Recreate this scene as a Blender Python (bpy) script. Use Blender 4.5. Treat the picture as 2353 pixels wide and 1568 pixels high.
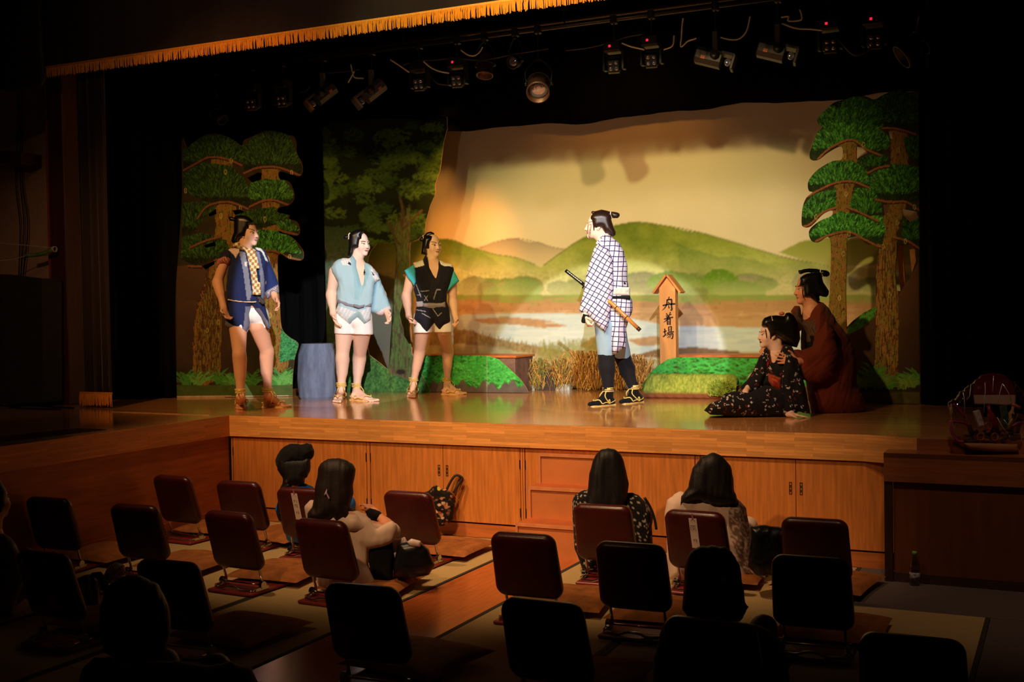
import bpy, math, random
import numpy as np
from mathutils import Vector, Matrix

for _o in list(bpy.data.objects): bpy.data.objects.remove(_o)
SC = bpy.context.scene
COL = SC.collection
random.seed(7); RNG = np.random.default_rng(7)

# ------------------------------------------------------------------ camera
W_, H_ = 2353, 1568
FPX = 2673.5
YAW, PIT, ROL = [math.radians(a) for a in (25.752, 1.518, -0.969)]
CAM = np.array([6.729, -8.163, 1.805])
ST = 0.917                                   # stage floor height; hall floor is z = 0
FW = np.array([-math.sin(YAW)*math.cos(PIT), math.cos(YAW)*math.cos(PIT), -math.sin(PIT)])
_r = np.cross(FW, [0, 0, 1.]); _r /= np.linalg.norm(_r); _u = np.cross(_r, FW)
RT = math.cos(ROL)*_r + math.sin(ROL)*_u
UP = -math.sin(ROL)*_r + math.cos(ROL)*_u
cd = bpy.data.cameras.new('camera'); cam = bpy.data.objects.new('camera', cd); COL.objects.link(cam)
cd.sensor_width = 36.0; cd.lens = FPX/W_*36.0; cd.clip_start = 0.05; cd.clip_end = 100
_m = Matrix(((RT[0], UP[0], -FW[0], CAM[0]), (RT[1], UP[1], -FW[1], CAM[1]), (RT[2], UP[2], -FW[2], CAM[2]), (0, 0, 0, 1)))
cam.matrix_world = _m
SC.camera = cam

# survey helpers: photograph pixel -> world point on a known plane
def ray(x, y): return FW + RT*((x-W_/2)/FPX) + UP*((H_/2-y)/FPX)
def atz(x, y, z): d = ray(x, y); return CAM + d*((z-CAM[2])/d[2])
def aty(x, y, Y): d = ray(x, y); return CAM + d*((Y-CAM[1])/d[1])
def atd(x, y, D): return CAM + ray(x, y)*D
def dist(p): return float((np.asarray(p)-CAM) @ FW)
def project(P):
    d = np.asarray(P, float)-CAM; z = d @ FW
    return W_/2 + FPX*(d @ RT)/z, H_/2 - FPX*(d @ UP)/z

# ------------------------------------------------------------------ world, lights, exposure
SC.view_settings.view_transform = 'Standard'
SC.view_settings.look = 'None'
SC.view_settings.gamma = 1.0
SC.view_settings.use_curve_mapping = False
SC.view_settings.exposure = 0.0
wd = bpy.data.worlds.new('world'); SC.world = wd; wd.use_nodes = True
wd.node_tree.nodes['Background'].inputs[0].default_value = (1.0, 0.62, 0.35, 1)
wd.node_tree.nodes['Background'].inputs[1].default_value = 0.0032

def spot(name, loc, target, watts, color, radius_at_target, blend=0.15, size=0.05):
    d = bpy.data.lights.new(name, 'SPOT'); o = bpy.data.objects.new(name, d); COL.objects.link(o)
    loc = Vector(loc); t = Vector(target); v = t-loc
    o.location = loc; o.rotation_euler = v.to_track_quat('-Z', 'Y').to_euler()
    d.energy = watts; d.color = color; d.shadow_soft_size = size
    d.spot_size = 2*math.atan(radius_at_target/v.length); d.spot_blend = blend
    return o
#LIGHTS#
WHITE = (1.0, 0.95, 0.97)
# two white follow spots from the back of the hall
spot('follow_spot_one', (7.1, -8.0, 5.4), (2.95, 1.75, 1.75), 3600, WHITE, 1.12, 0.10, 0.03)
spot('follow_spot_two', (7.0, -8.0, 5.4), (0.10, 1.48, 1.74), 5400, WHITE, 1.0, 0.12, 0.03)
# coloured wash lamps on the front bar in the hall ceiling
spot('front_wash_orange', (0.6, -5.4, 5.5), (-0.3, 2.2, 1.6), 950, (1.0, 0.50, 0.15), 2.9, 0.7, 0.12)
spot('front_wash_amber', (3.6, -5.6, 5.3), (3.0, 3.4, 1.8), 1100, (1.0, 0.68, 0.28), 3.1, 0.6, 0.10)
spot('front_wash_yellow', (2.0, -6.0, 5.4), (2.3, 3.8, 2.4), 1100, (0.92, 0.90, 0.34), 2.5, 0.7, 0.10)
spot('front_wash_rose', (4.6, -3.8, 5.5), (2.7, 3.8, 2.0), 420, (1.0, 0.86, 0.70), 2.4, 0.4, 0.22)
# steep lamps over the first rows and the stage front
spot('apron_lamp_left', (1.0, -3.2, 5.9), (1.7, -0.45, 0.5), 900, (1.0, 0.62, 0.32), 2.5, 1.0, 0.12)
spot('apron_lamp_right', (3.2, -3.2, 5.9), (3.6, -0.4, 0.55), 950, (1.0, 0.62, 0.32), 2.3, 1.0, 0.12)
spot('side_block_fill', (6.3, -3.4, 5.7), (6.4, -0.4, 0.75), 190, (1.0, 0.66, 0.42), 2.2, 1.0, 0.12)  # added fill that brightens the side block and the gift basket
spot('front_spill_warm', (2.6, -7.0, 5.1), (3.0, 0.1, 0.75), 850, (1.0, 0.60, 0.28), 3.0, 0.85, 0.10)
# added fill lights for the valance, the rig and the side wall
spot('valance_fill', (2.2, -4.2, 5.6), (1.6, 0.2, 4.4), 170, (1.0, 0.60, 0.25), 4.2, 0.9, 0.1)  # added to light the gold fringe
spot('rig_fill_low', (2.5, -3.5, 2.6), (2.2, 1.6, 4.3), 58, (1.0, 0.74, 0.55), 3.6, 0.9, 0.1)  # added to lift the rig fixtures from below
spot('side_wall_fill', (0.2, -4.8, 4.2), (-2.5, 0.4, 1.8), 75, (1.0, 0.55, 0.30), 1.9, 0.9, 0.1)  # invented source that brings out the plaster wall and pillar
# border lamps behind the valance
spot('border_lamp_red', (1.7, 1.6, 4.5), (0.25, 3.8, 2.2), 560, (1.0, 0.34, 0.05), 1.0, 1.0, 0.1)
spot('border_lamp_orange', (2.6, 2.0, 4.6), (2.45, 3.8, 3.6), 34, (1.0, 0.38, 0.06), 1.5, 1.0, 0.1)
spot('border_lamp_back', (0.5, 3.35, 4.5), (-0.75, 3.8, 1.5), 110, (1.0, 0.40, 0.08), 1.3, 1.0, 0.1)
#ENDLIGHTS#

# ------------------------------------------------------------------ materials
def lin(c):
    return tuple((v/12.92 if v <= 0.04045 else ((v+0.055)/1.055)**2.4) for v in [x/255.0 for x in c])
_mats = {}
def _nt(name):
    m = bpy.data.materials.new(name); m.use_nodes = True
    nt = m.node_tree; b = nt.nodes['Principled BSDF']
    return m, nt, b
def M(name, rgb, rough=0.6, metal=0.0, var=0.12, scale=14.0, bump=0.0, stretch=(1, 1, 1), spec=0.5, coat=0.0, sheen=0.0, bscale=None):
    if name in _mats: return _mats[name]
    m, nt, b = _nt(name); N = nt.nodes; L = nt.links
    c = lin(rgb)
    tc = N.new('ShaderNodeTexCoord'); mp = N.new('ShaderNodeMapping'); mp.inputs['Scale'].default_value = stretch
    L.new(tc.outputs['Object'], mp.inputs['Vector'])
    nz = N.new('ShaderNodeTexNoise'); nz.inputs['Scale'].default_value = scale; nz.inputs['Detail'].default_value = 5
    L.new(mp.outputs[0], nz.inputs['Vector'])
    cr = N.new('ShaderNodeValToRGB')
    lo = tuple(max(0, v*(1-var*1.6)) for v in c); hi = tuple(min(1, v*(1+var*1.6)) for v in c)
    cr.color_ramp.elements[0].position = 0.3; cr.color_ramp.elements[0].color = (*lo, 1)
    cr.color_ramp.elements[1].position = 0.7; cr.color_ramp.elements[1].color = (*hi, 1)
    L.new(nz.outputs['Fac'], cr.inputs[0]); L.new(cr.outputs[0], b.inputs['Base Color'])
    b.inputs['Roughness'].default_value = rough; b.inputs['Metallic'].default_value = metal
    b.inputs['Specular IOR Level'].default_value = spec
    if coat: b.inputs['Coat Weight'].default_value = coat; b.inputs['Coat Roughness'].default_value = 0.15
    if sheen: b.inputs['Sheen Weight'].default_value = sheen
    if bump:
        bp = N.new('ShaderNodeBump'); bp.inputs['Strength'].default_value = bump; bp.inputs['Distance'].default_value = 0.01
        if bscale:
            n2 = N.new('ShaderNodeTexNoise'); n2.inputs['Scale'].default_value = bscale; n2.inputs['Detail'].default_value = 3
            L.new(mp.outputs[0], n2.inputs['Vector']); L.new(n2.outputs['Fac'], bp.inputs['Height'])
        else: L.new(nz.outputs['Fac'], bp.inputs['Height'])
        L.new(bp.outputs[0], b.inputs['Normal'])
    _mats[name] = m
    return m
def MV(name, rough=0.7, spec=0.3, bump=0.0, bscale=200.0, var=0.06, sss=0.0, sheen=0.0):
    """painted colours stored on the vertices, with a little procedural grain"""
    if name in _mats: return _mats[name]
    m, nt, b = _nt(name); N = nt.nodes; L = nt.links
    at = N.new('ShaderNodeAttribute'); at.attribute_name = 'Col'
    tc = N.new('ShaderNodeTexCoord')
    nz = N.new('ShaderNodeTexNoise'); nz.inputs['Scale'].default_value = bscale; nz.inputs['Detail'].default_value = 3
    L.new(tc.outputs['Object'], nz.inputs['Vector'])
    mr = N.new('ShaderNodeMapRange'); mr.inputs[3].default_value = 1-var*2; mr.inputs[4].default_value = 1+var*2
    L.new(nz.outputs['Fac'], mr.inputs[0])
    mx = N.new('ShaderNodeMix'); mx.data_type = 'RGBA'; mx.blend_type = 'MULTIPLY'; mx.inputs[0].default_value = 1
    L.new(at.outputs['Color'], mx.inputs[6]); L.new(mr.outputs[0], mx.inputs[7]); L.new(mx.outputs[2], b.inputs['Base Color'])
    b.inputs['Roughness'].default_value = rough; b.inputs['Specular IOR Level'].default_value = spec
    if sss:
        b.inputs['Subsurface Weight'].default_value = sss; b.inputs['Subsurface Radius'].default_value = (0.01, 0.004, 0.002); b.inputs['Subsurface Scale'].default_value = 0.6
    if sheen: b.inputs['Sheen Weight'].default_value = sheen
    if bump:
        bp = N.new('ShaderNodeBump'); bp.inputs['Strength'].default_value = bump; bp.inputs['Distance'].default_value = 0.004
        L.new(nz.outputs['Fac'], bp.inputs['Height']); L.new(bp.outputs[0], b.inputs['Normal'])
    _mats[name] = m
    return m
def M_strips(name, rgb, w, h, axis='XZ', rough=0.35, var=0.25, coat=0.0, grain=(1, 1, 1), gap=0.0):
    """laminated wood strips: brick pattern on object coordinates"""
    if name in _mats: return _mats[name]
    m, nt, b = _nt(name); N = nt.nodes; L = nt.links
    tc = N.new('ShaderNodeTexCoord'); sp = N.new('ShaderNodeSeparateXYZ'); cb = N.new('ShaderNodeCombineXYZ')
    L.new(tc.outputs['Object'], sp.inputs[0])
    idx = {'X': 0, 'Y': 1, 'Z': 2}
    L.new(sp.outputs[idx[axis[0]]], cb.inputs[0]); L.new(sp.outputs[idx[axis[1]]], cb.inputs[1])
    br = N.new('ShaderNodeTexBrick'); br.inputs['Scale'].default_value = 1.0
    br.inputs['Brick Width'].default_value = w; br.inputs['Row Height'].default_value = h
    br.inputs['Mortar Size'].default_value = gap if gap else 0.0004; br.inputs['Mortar Smooth'].default_value = 0.2; br.offset = 0.37; br.squash = 1.0
    c = lin(rgb)
    br.inputs['Color1'].default_value = (*[max(0, v*(1-var)) for v in c], 1); br.inputs['Color2'].default_value = (*[min(1, v*(1+var)) for v in c], 1)
    br.inputs['Mortar'].default_value = (*[v*0.45 for v in c], 1)
    L.new(cb.outputs[0], br.inputs['Vector'])
    mp = N.new('ShaderNodeMapping'); mp.inputs['Scale'].default_value = grain; L.new(tc.outputs['Object'], mp.inputs[0])
    nz = N.new('ShaderNodeTexNoise'); nz.inputs['Scale'].default_value = 6; nz.inputs['Detail'].default_value = 6; L.new(mp.outputs[0], nz.inputs['Vector'])
    mr = N.new('ShaderNodeMapRange'); mr.inputs[3].default_value = 0.72; mr.inputs[4].default_value = 1.25; L.new(nz.outputs['Fac'], mr.inputs[0])
    mx = N.new('ShaderNodeMix'); mx.data_type = 'RGBA'; mx.blend_type = 'MULTIPLY'; mx.inputs[0].default_value = 1
    L.new(br.outputs['Color'], mx.inputs[6]); L.new(mr.outputs[0], mx.inputs[7]); L.new(mx.outputs[2], b.inputs['Base Color'])
    r2 = N.new('ShaderNodeMapRange'); r2.inputs[3].default_value = rough*0.75; r2.inputs[4].default_value = rough*1.3
    L.new(nz.outputs['Fac'], r2.inputs[0]); L.new(r2.outputs[0], b.inputs['Roughness'])
    if coat: b.inputs['Coat Weight'].default_value = coat; b.inputs['Coat Roughness'].default_value = 0.08
    _mats[name] = m
    return m
def M_glass(name, rgb=(255, 255, 255), rough=0.05, thin=0.12):
    """clear film: mostly transparent with glossy highlights"""
    if name in _mats: return _mats[name]
    m = bpy.data.materials.new(name); m.use_nodes = True; nt = m.node_tree; N = nt.nodes; L = nt.links
    N.remove(N['Principled BSDF']); out = N['Material Output']
    t = N.new('ShaderNodeBsdfTransparent'); t.inputs[0].default_value = (*lin(rgb), 1)
    g = N.new('ShaderNodeBsdfGlossy'); g.inputs['Roughness'].default_value = rough
    fr = N.new('ShaderNodeLayerWeight'); fr.inputs[0].default_value = 0.25
    nz = N.new('ShaderNodeTexNoise'); nz.inputs['Scale'].default_value = 25
    ma = N.new('ShaderNodeMath'); ma.operation = 'MULTIPLY_ADD'; ma.inputs[1].default_value = 0.5; ma.inputs[2].default_value = thin
    L.new(fr.outputs['Facing'], ma.inputs[0])
    mx = N.new('ShaderNodeMixShader'); L.new(ma.outputs[0], mx.inputs[0]); L.new(t.outputs[0], mx.inputs[1]); L.new(g.outputs[0], mx.inputs[2])
    L.new(mx.outputs[0], out.inputs[0]); _mats[name] = m
    return m
def M_emit(name, rgb, s):
    if name in _mats: return _mats[name]
    m, nt, b = _nt(name)
    b.inputs['Base Color'].default_value = (*lin(rgb), 1); b.inputs['Emission Color'].default_value = (*lin(rgb), 1); b.inputs['Emission Strength'].default_value = s
    _mats[name] = m
    return m

# ------------------------------------------------------------------ mesh building
def V(*a): return np.array(a, float)
def nrm(v): v = np.asarray(v, float); return v/(np.linalg.norm(v)+1e-12)
class MB:
    def __init__(self): self.v = []; self.f = []
    def add(self, vs, fs):
        o = len(self.v); self.v.extend([tuple(float(c) for c in p) for p in vs]); self.f.extend([tuple(i+o for i in f) for f in fs]); return self
    def box(self, x0, x1, y0, y1, z0, z1, bev=0.0):
        if bev <= 0:
            vs = [(x, y, z) for z in (z0, z1) for y in (y0, y1) for x in (x0, x1)]
            return self.add(vs, [(0, 2, 3, 1), (4, 5, 7, 6), (0, 1, 5, 4), (2, 6, 7, 3), (0, 4, 6, 2), (1, 3, 7, 5)])
        return self.obox(((x0+x1)/2, (y0+y1)/2, (z0+z1)/2), ((x1-x0)/2, (y1-y0)/2, (z1-z0)/2), bev=bev)
    def obox(self, c, h, R=None, bev=0.0):
        c = np.asarray(c, float); R = np.eye(3) if R is None else np.asarray(R, float)   # rows = axes
        if bev <= 0:
            vs = [c + R[0]*sx*h[0] + R[1]*sy*h[1] + R[2]*sz*h[2] for sz in (-1, 1) for sy in (-1, 1) for sx in (-1, 1)]
            return self.add(vs, [(0, 2, 3, 1), (4, 5, 7, 6), (0, 1, 5, 4), (2, 6, 7, 3), (0, 4, 6, 2), (1, 3, 7, 5)])
        b = min(bev, min(h)*0.98); vs = []; key = {}
        for sx in (-1, 1):
            for sy in (-1, 1):
                for sz in (-1, 1):
                    for a in range(3):
                        s = [sx, sy, sz]; p = [s[i]*(h[i]-b) for i in range(3)]; p[a] = s[a]*h[a]
                        key[(sx, sy, sz, a)] = len(vs); vs.append(c + R[0]*p[0] + R[1]*p[1] + R[2]*p[2])
        fs = []
        for a in range(3):
            o = [i for i in range(3) if i != a]
            for s in (-1, 1):
                q = []
                for (p, r) in ((-1, -1), (1, -1), (1, 1), (-1, 1)):
                    k = [0, 0, 0]; k[a] = s; k[o[0]] = p; k[o[1]] = r; q.append(key[(*k, a)])
                if (s > 0) == (a == 1): q = q[::-1]
                fs.append(tuple(q))
        for a in range(3):                                   # edges along axis a
            o = [i for i in range(3) if i != a]
            for p in (-1, 1):
                for r in (-1, 1):
                    k1 = [0, 0, 0]; k2 = [0, 0, 0]; k1[a] = -1; k2[a] = 1
                    for k in (k1, k2): k[o[0]] = p; k[o[1]] = r
                    fs.append((key[(*k1, o[0])], key[(*k2, o[0])], key[(*k2, o[1])], key[(*k1, o[1])]))
        for sx in (-1, 1):
            for sy in (-1, 1):
                for sz in (-1, 1): fs.append(tuple(key[(sx, sy, sz, a)] for a in range(3)))
        return self.add(vs, fs)
    def prism(self, pts, ext):
        """closed polygon (3D points) extruded by a vector"""
        n = len(pts); e = np.asarray(ext, float); P = [np.asarray(p, float) for p in pts]
        vs = P + [p+e for p in P]
        return self.add(vs, [tuple(range(n))[::-1], tuple(range(n, 2*n))] + [(i, (i+1) % n, n+(i+1) % n, n+i) for i in range(n)])
    def tube(self, pts, r, n=8, cap=True, closed=False):
        P = [np.asarray(p, float) for p in pts]; m = len(P)
        rs = r if hasattr(r, '__len__') else [r]*m
        up = None; rings = []
        for i in range(m):
            if closed: t = P[(i+1) % m]-P[i-1]
            else: t = P[min(i+1, m-1)]-P[max(i-1, 0)]
            t = nrm(t)
            if up is None:
                a = V(0, 0, 1) if abs(t[2]) < 0.9 else V(1, 0, 0); up = nrm(np.cross(np.cross(t, a), t))
            else: up = nrm(up - t*(up @ t))
            s = np.cross(t, up)
            rings.append([P[i] + (up*math.cos(2*math.pi*k/n) + s*math.sin(2*math.pi*k/n))*rs[i] for k in range(n)])
        return self.loft(rings, cap=cap and not closed, closed=closed)
    def loft(self, rings, cap=True, closed=False):
        n = len(rings[0]); m = len(rings); vs = [p for r in rings for p in r]; fs = []
        for i in range(m if closed else m-1):
            j = (i+1) % m
            for k in range(n): fs.append((i*n+k, i*n+(k+1) % n, j*n+(k+1) % n, j*n+k))
        if cap: fs.append(tuple(range(n))[::-1]); fs.append(tuple((m-1)*n+k for k in range(n)))
        return self.add(vs, fs)
    def lathe(self, prof, n=16, c=(0, 0, 0), R=None):
        c = np.asarray(c, float); R = np.eye(3) if R is None else np.asarray(R, float)
        return self.loft([[c + R[0]*r*math.cos(2*math.pi*k/n) + R[1]*r*math.sin(2*math.pi*k/n) + R[2]*z for k in range(n)] for r, z in prof])
    def ell(self, c, r, n=14, m=9, R=None):
        rr = r if hasattr(r, '__len__') else (r, r, r); c = np.asarray(c, float); R = np.eye(3) if R is None else np.asarray(R, float)
        rings = []
        for j in range(1, m):
            t = math.pi*j/m
            rings.append([c + R[0]*rr[0]*math.sin(t)*math.cos(2*math.pi*k/n) + R[1]*rr[1]*math.sin(t)*math.sin(2*math.pi*k/n) - R[2]*rr[2]*math.cos(t) for k in range(n)])
        o = len(self.v); self.loft(rings, cap=False)
        self.v.append(tuple(c-R[2]*rr[2])); self.v.append(tuple(c+R[2]*rr[2])); a = len(self.v)-2
        for k in range(n):
            self.f.append((a, o+(k+1) % n, o+k)); q = o+(m-2)*n; self.f.append((a+1, q+k, q+(k+1) % n))
        return self
    def build(self, name, mat, parent=None, smooth=False, world=False, flip=False):
        me = bpy.data.meshes.new(name)
        vs = self.v
        if world and parent is not None: l = parent.location; vs = [(p[0]-l[0], p[1]-l[1], p[2]-l[2]) for p in vs]
        me.from_pydata(vs, [], self.f); me.update()
        return finish(name, me, mat, parent, smooth)
def finish(name, me, mat, parent=None, smooth=False):
    if mat is not None: me.materials.append(mat)
    if smooth: me.polygons.foreach_set('use_smooth', [True]*len(me.polygons))
    o = bpy.data.objects.new(name, me); COL.objects.link(o)
    if parent is not None: o.parent = parent
    return o
def np_mesh(name, verts, faces, mat, parent=None, cols=None, smooth=True, world=True, attrs=None):
    """big mesh from numpy arrays; faces (n,4) or (n,3)"""
    verts = np.asarray(verts, np.float32)
    if world and parent is not None: verts = verts - np.array(parent.location, np.float32)
    me = bpy.data.meshes.new(name); k = faces.shape[1]
    me.vertices.add(len(verts)); me.vertices.foreach_set('co', verts.ravel())
    me.loops.add(faces.size); me.loops.foreach_set('vertex_index', faces.ravel().astype(np.int32))
    me.polygons.add(len(faces)); me.polygons.foreach_set('loop_start', np.arange(0, faces.size, k, dtype=np.int32))
    me.polygons.foreach_set('loop_total', np.full(len(faces), k, np.int32))
    if smooth: me.polygons.foreach_set('use_smooth', np.ones(len(faces), bool))
    me.update(calc_edges=True)
    if cols is not None:
        a = me.color_attributes.new('Col', 'FLOAT_COLOR', 'POINT')
        c4 = np.ones((len(verts), 4), np.float32); c4[:, :3] = cols; a.data.foreach_set('color', c4.ravel())
    if attrs:
        for nm, arr in attrs.items():
            a = me.attributes.new(nm, 'FLOAT_VECTOR', 'POINT'); a.data.foreach_set('vector', np.asarray(arr, np.float32).ravel())
    return finish(name, me, mat, parent, False)
def thing(name, label, cat, loc=(0, 0, 0), rz=0.0, group=None):
    o = bpy.data.objects.new(name, None); COL.objects.link(o); o.empty_display_size = 0.1
    o.location = [float(c) for c in loc]; o.rotation_euler = (0, 0, rz); tag(o, label, cat, group); return o
def tag(o, label, cat, group=None, kind=None):
    o['label'] = label; o['category'] = cat
    if group: o['group'] = group
    if kind: o['kind'] = kind
    return o
def struct(o, label=None):
    o['kind'] = 'structure'
    if label: o['label'] = label
    return o
def dup(root, loc, rz=0.0, label=None):
    r = root.copy(); COL.objects.link(r); r.location = loc; r.rotation_euler = (0, 0, rz)
    if label: r['label'] = label
    for ch in root.children:
        c = ch.copy(); COL.objects.link(c); c.parent = r
        for g in ch.children:
            d = g.copy(); COL.objects.link(d); d.parent = c
    return r
def bez(pts, n=8):
    """smooth curve through points (Catmull-Rom)"""
    P = [np.asarray(p, float) for p in pts]; P = [2*P[0]-P[1]] + P + [2*P[-1]-P[-2]]; out = []
    for i in range(1, len(P)-2):
        for k in range(n):
            t = k/n
            out.append(0.5*((2*P[i]) + (-P[i-1]+P[i+1])*t + (2*P[i-1]-5*P[i]+4*P[i+1]-P[i+2])*t*t + (-P[i-1]+3*P[i]-3*P[i+1]+P[i+2])*t**3))
    out.append(P[-2]); return out
# ------------------------------------------------------------------ common materials
m_stage = M_strips('stage_floor_wood', (214, 148, 90), 1.6, 0.055, 'XY', rough=0.16, var=0.16, coat=0.35, grain=(0.6, 12, 1))
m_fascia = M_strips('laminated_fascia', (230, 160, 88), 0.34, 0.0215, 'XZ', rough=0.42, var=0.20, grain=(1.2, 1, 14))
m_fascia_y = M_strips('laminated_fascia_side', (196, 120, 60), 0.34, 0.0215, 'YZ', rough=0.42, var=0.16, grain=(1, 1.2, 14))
m_door = M('door_veneer', (206, 126, 58), 0.42, var=0.13, scale=5, stretch=(9, 9, 0.7))
m_kick = M('kick_board', (188, 106, 50), 0.5, var=0.14, scale=5, stretch=(0.7, 6, 6))
m_wing = M('wing_veneer', (168, 92, 44), 0.42, var=0.14, scale=5, stretch=(6, 0.7, 6))
m_step = M('step_board', (200, 122, 68), 0.5, var=0.08, scale=4)
m_steptrim = M('step_trim', (206, 134, 88), 0.45, var=0.08)
m_steptread = M('step_tread', (180, 92, 46), 0.5, var=0.08, scale=6)
m_dark = M('dark_gap', (16, 10, 7), 0.9, var=0.05)
m_brass = M('aged_brass', (150, 120, 70), 0.35, metal=0.9)
m_black = M('black_drape', (9, 9, 10), 0.95, var=0.2, scale=5, stretch=(6, 6, 0.4), spec=0.1)
m_tatami = M('tatami_straw', (176, 148, 98), 0.75, var=0.10, scale=9, stretch=(1, 30, 1), bump=0.15, bscale=90)
m_heri = M('tatami_border', (48, 44, 34), 0.8, var=0.2, scale=60)
m_aisle = M('aisle_varnish', (178, 94, 46), 0.22, var=0.1, scale=5, stretch=(8, 0.8, 1), coat=0.3)
m_carpet = M('grey_carpet', (92, 78, 74), 0.95, var=0.2, scale=120, bump=0.2)
m_plaster = M('plaster', (190, 150, 120), 0.9, var=0.05, scale=8)
m_redwood = M('red_wood', (84, 38, 22), 0.5, var=0.15, scale=5, stretch=(6, 6, 0.6))
m_maroon = M('maroon_velvet', (28, 2, 8), 0.9, var=0.2, scale=3, stretch=(6, 6, 0.3), sheen=0.2)
m_gold = M('gold_fringe', (226, 140, 30), 0.6, var=0.2, scale=30, stretch=(10, 10, 1))

# ------------------------------------------------------------------ hall floor
floor = MB().box(-6, 9, -10, 0.3, -0.12, -0.022).build('floor', M('subfloor', (60, 40, 26), 0.8))
struct(floor, 'hall floor under the mats')
def mat_piece(x0, x1, y0, y1):
    o = MB().box(x0+0.002, x1-0.002, y0+0.002, y1-0.002, -0.022, 0.0).build('tatami_mat', m_tatami, floor)
    for xa, xb in ((x0, x0+0.03), (x1-0.03, x1)):
        MB().box(xa+0.002, xb-0.002, y0+0.002, y1-0.002, -0.01, 0.0025).build('mat_border', m_heri, o)
for (xa, xb, off) in ((0.02, 1.02, 0.0), (1.02, 2.0, 0.9), (2.0, 2.965, 0.0), (3.545, 4.5, 0.5), (4.5, 5.42, 1.2), (5.42, 6.3, 0.2)):
    top = 0.0 if xa < 5.4 else -1.04
    y = top; first = True
    while y > -8.5:
        L_ = (1.9-off) if first and off else 1.9
        mat_piece(xa, xb, y-L_, y); y -= L_; first = False
y = 0.0
while y > -8.5:
    MB().box(2.97, 3.54, y-1.798, y, -0.022, 0.0).build('aisle_board', m_aisle, floor); y -= 1.8
MB().box(5.42, 9, -1.04, 0.3, -0.022, 0.0).build('carpet_tile', m_carpet, floor)
MB().box(6.3, 9, -10, -1.045, -0.022, 0.0).build('carpet_tile', m_carpet, floor)

# ------------------------------------------------------------------ stage
stage = MB()
out = [(-6, 5.2), (-6, -6.5), (0.0, -6.5), (0.0, 0.0), (5.44, 0.0), (5.78, -0.12), (9, -0.12), (9, 5.2)]
stage.prism([V(x, y, ST-0.03) for x, y in out], (0, 0, 0.03))
o = stage.build('stage_platform', m_stage); struct(o, 'glossy wooden stage floor with a wing reaching forward at the left')
# fascia boards
fz0 = 0.735
MB().prism([V(0.0, -0.012, fz0), V(5.44, -0.012, fz0), V(5.44, 0.03, fz0), V(0.0, 0.03, fz0)], (0, 0, ST-0.001-fz0)).build('trim_1', m_fascia)
MB().prism([V(5.44, -0.012, fz0), V(5.80, -0.135, fz0), V(5.80, -0.09, fz0), V(5.44, 0.03, fz0)], (0, 0, ST-0.001-fz0)).build('trim_2', m_fascia)
MB().box(5.80, 9, -0.135, -0.09, fz0, ST-0.001).build('trim_6', M_strips('block_fascia', (150, 84, 42), 0.5, 0.03, 'XZ', rough=0.45, var=0.15, grain=(1, 1, 10)))
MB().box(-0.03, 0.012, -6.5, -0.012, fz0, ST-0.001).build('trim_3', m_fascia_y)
for n in ('trim_1', 'trim_2', 'trim_3', 'trim_6'): struct(bpy.data.objects[n])
bpy.data.objects['trim_6']['label'] = 'dark fascia board behind the side block'
bpy.data.objects['trim_1']['label'] = 'laminated wooden fascia board along the stage front'
bpy.data.objects['trim_2']['label'] = 'short angled fascia board at the right end of the stage'
bpy.data.objects['trim_3']['label'] = 'laminated fascia board along the left stage wing'
struct(MB().box(-0.12, 0.0-0.012, -6.5, 0.0, 0.0, fz0).build('wall_left', m_wing), 'veneer panelling below the left stage wing')
struct(MB().box(-0.012, 0.002, -6.5, 0.0, 0.0, 0.10).build('baseboard_left', m_wing), 'skirting below the left stage wing')
struct(MB().box(0.0, 5.9, 0.06, 0.2, 0.0, ST-0.03).build('wall_front', m_dark), 'dark carcass behind the stage cupboards')
struct(MB().box(0.0, 5.62, 0.012, 0.06, 0.0, 0.105).build('baseboard_front', m_kick), 'kick board below the stage cupboards')
# cupboards in the stage front
cab_x = [(0.024, 0.729, 1.420), (1.458, 2.149, 2.838), (2.880, 3.570, 4.247), (4.287, 4.975, 5.66)]
cab_lab = ['pair of veneer cupboard doors in the stage front next to the left stage wing',
           'pair of veneer cupboard doors in the stage front behind the flowered handbag',
           'pair of veneer cupboard doors in the stage front partly hidden by the wooden steps',
           'pair of veneer cupboard doors at the right end of the stage front']
dz0, dz1 = 0.118, 0.728
for (xa, xm, xb), lab in zip(cab_x, cab_lab):
    t = thing('stage_cupboard', lab, 'cupboard', (xa, 0.03, 0), group='cupboards in the stage front')
    w = xb-xa; mid = xm-xa
    for xs in (-0.019, w+0.004): MB().box(xs, xs+0.015, -0.018, 0.02, 0.105, 0.735).build('stile', m_door, t)
    for k, (p, q) in enumerate(((0.002, mid-0.002), (mid+0.002, w-0.002))):
        d = MB().box(p, q, -0.018, 0.004, dz0, dz1, bev=0.002).build('door', m_door, t)
        hx = (q-0.035) if k == 0 else (p+0.035)
        h = MB()
        for s in (-1, 1):
            h.box(hx+s*0.008-0.002, hx+s*0.008+0.002, -0.022, -0.018, 0.48, 0.565)
        for z in (0.48, 0.562): h.box(hx-0.010, hx+0.010, -0.022, -0.018, z, z+0.004)
        for z in (0.505, 0.535): h.box(hx-0.006, hx+0.006, -0.0195, -0.018, z-0.01, z+0.01)
        h.build('handle', m_brass, d)
        ex = p if k == 0 else q
        for z in (0.22, 0.60):
            MB().tube([(ex, -0.021, z-0.035), (ex, -0.021, z+0.035)], 0.0045, 6).build('hinge', m_dark, d)
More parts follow.
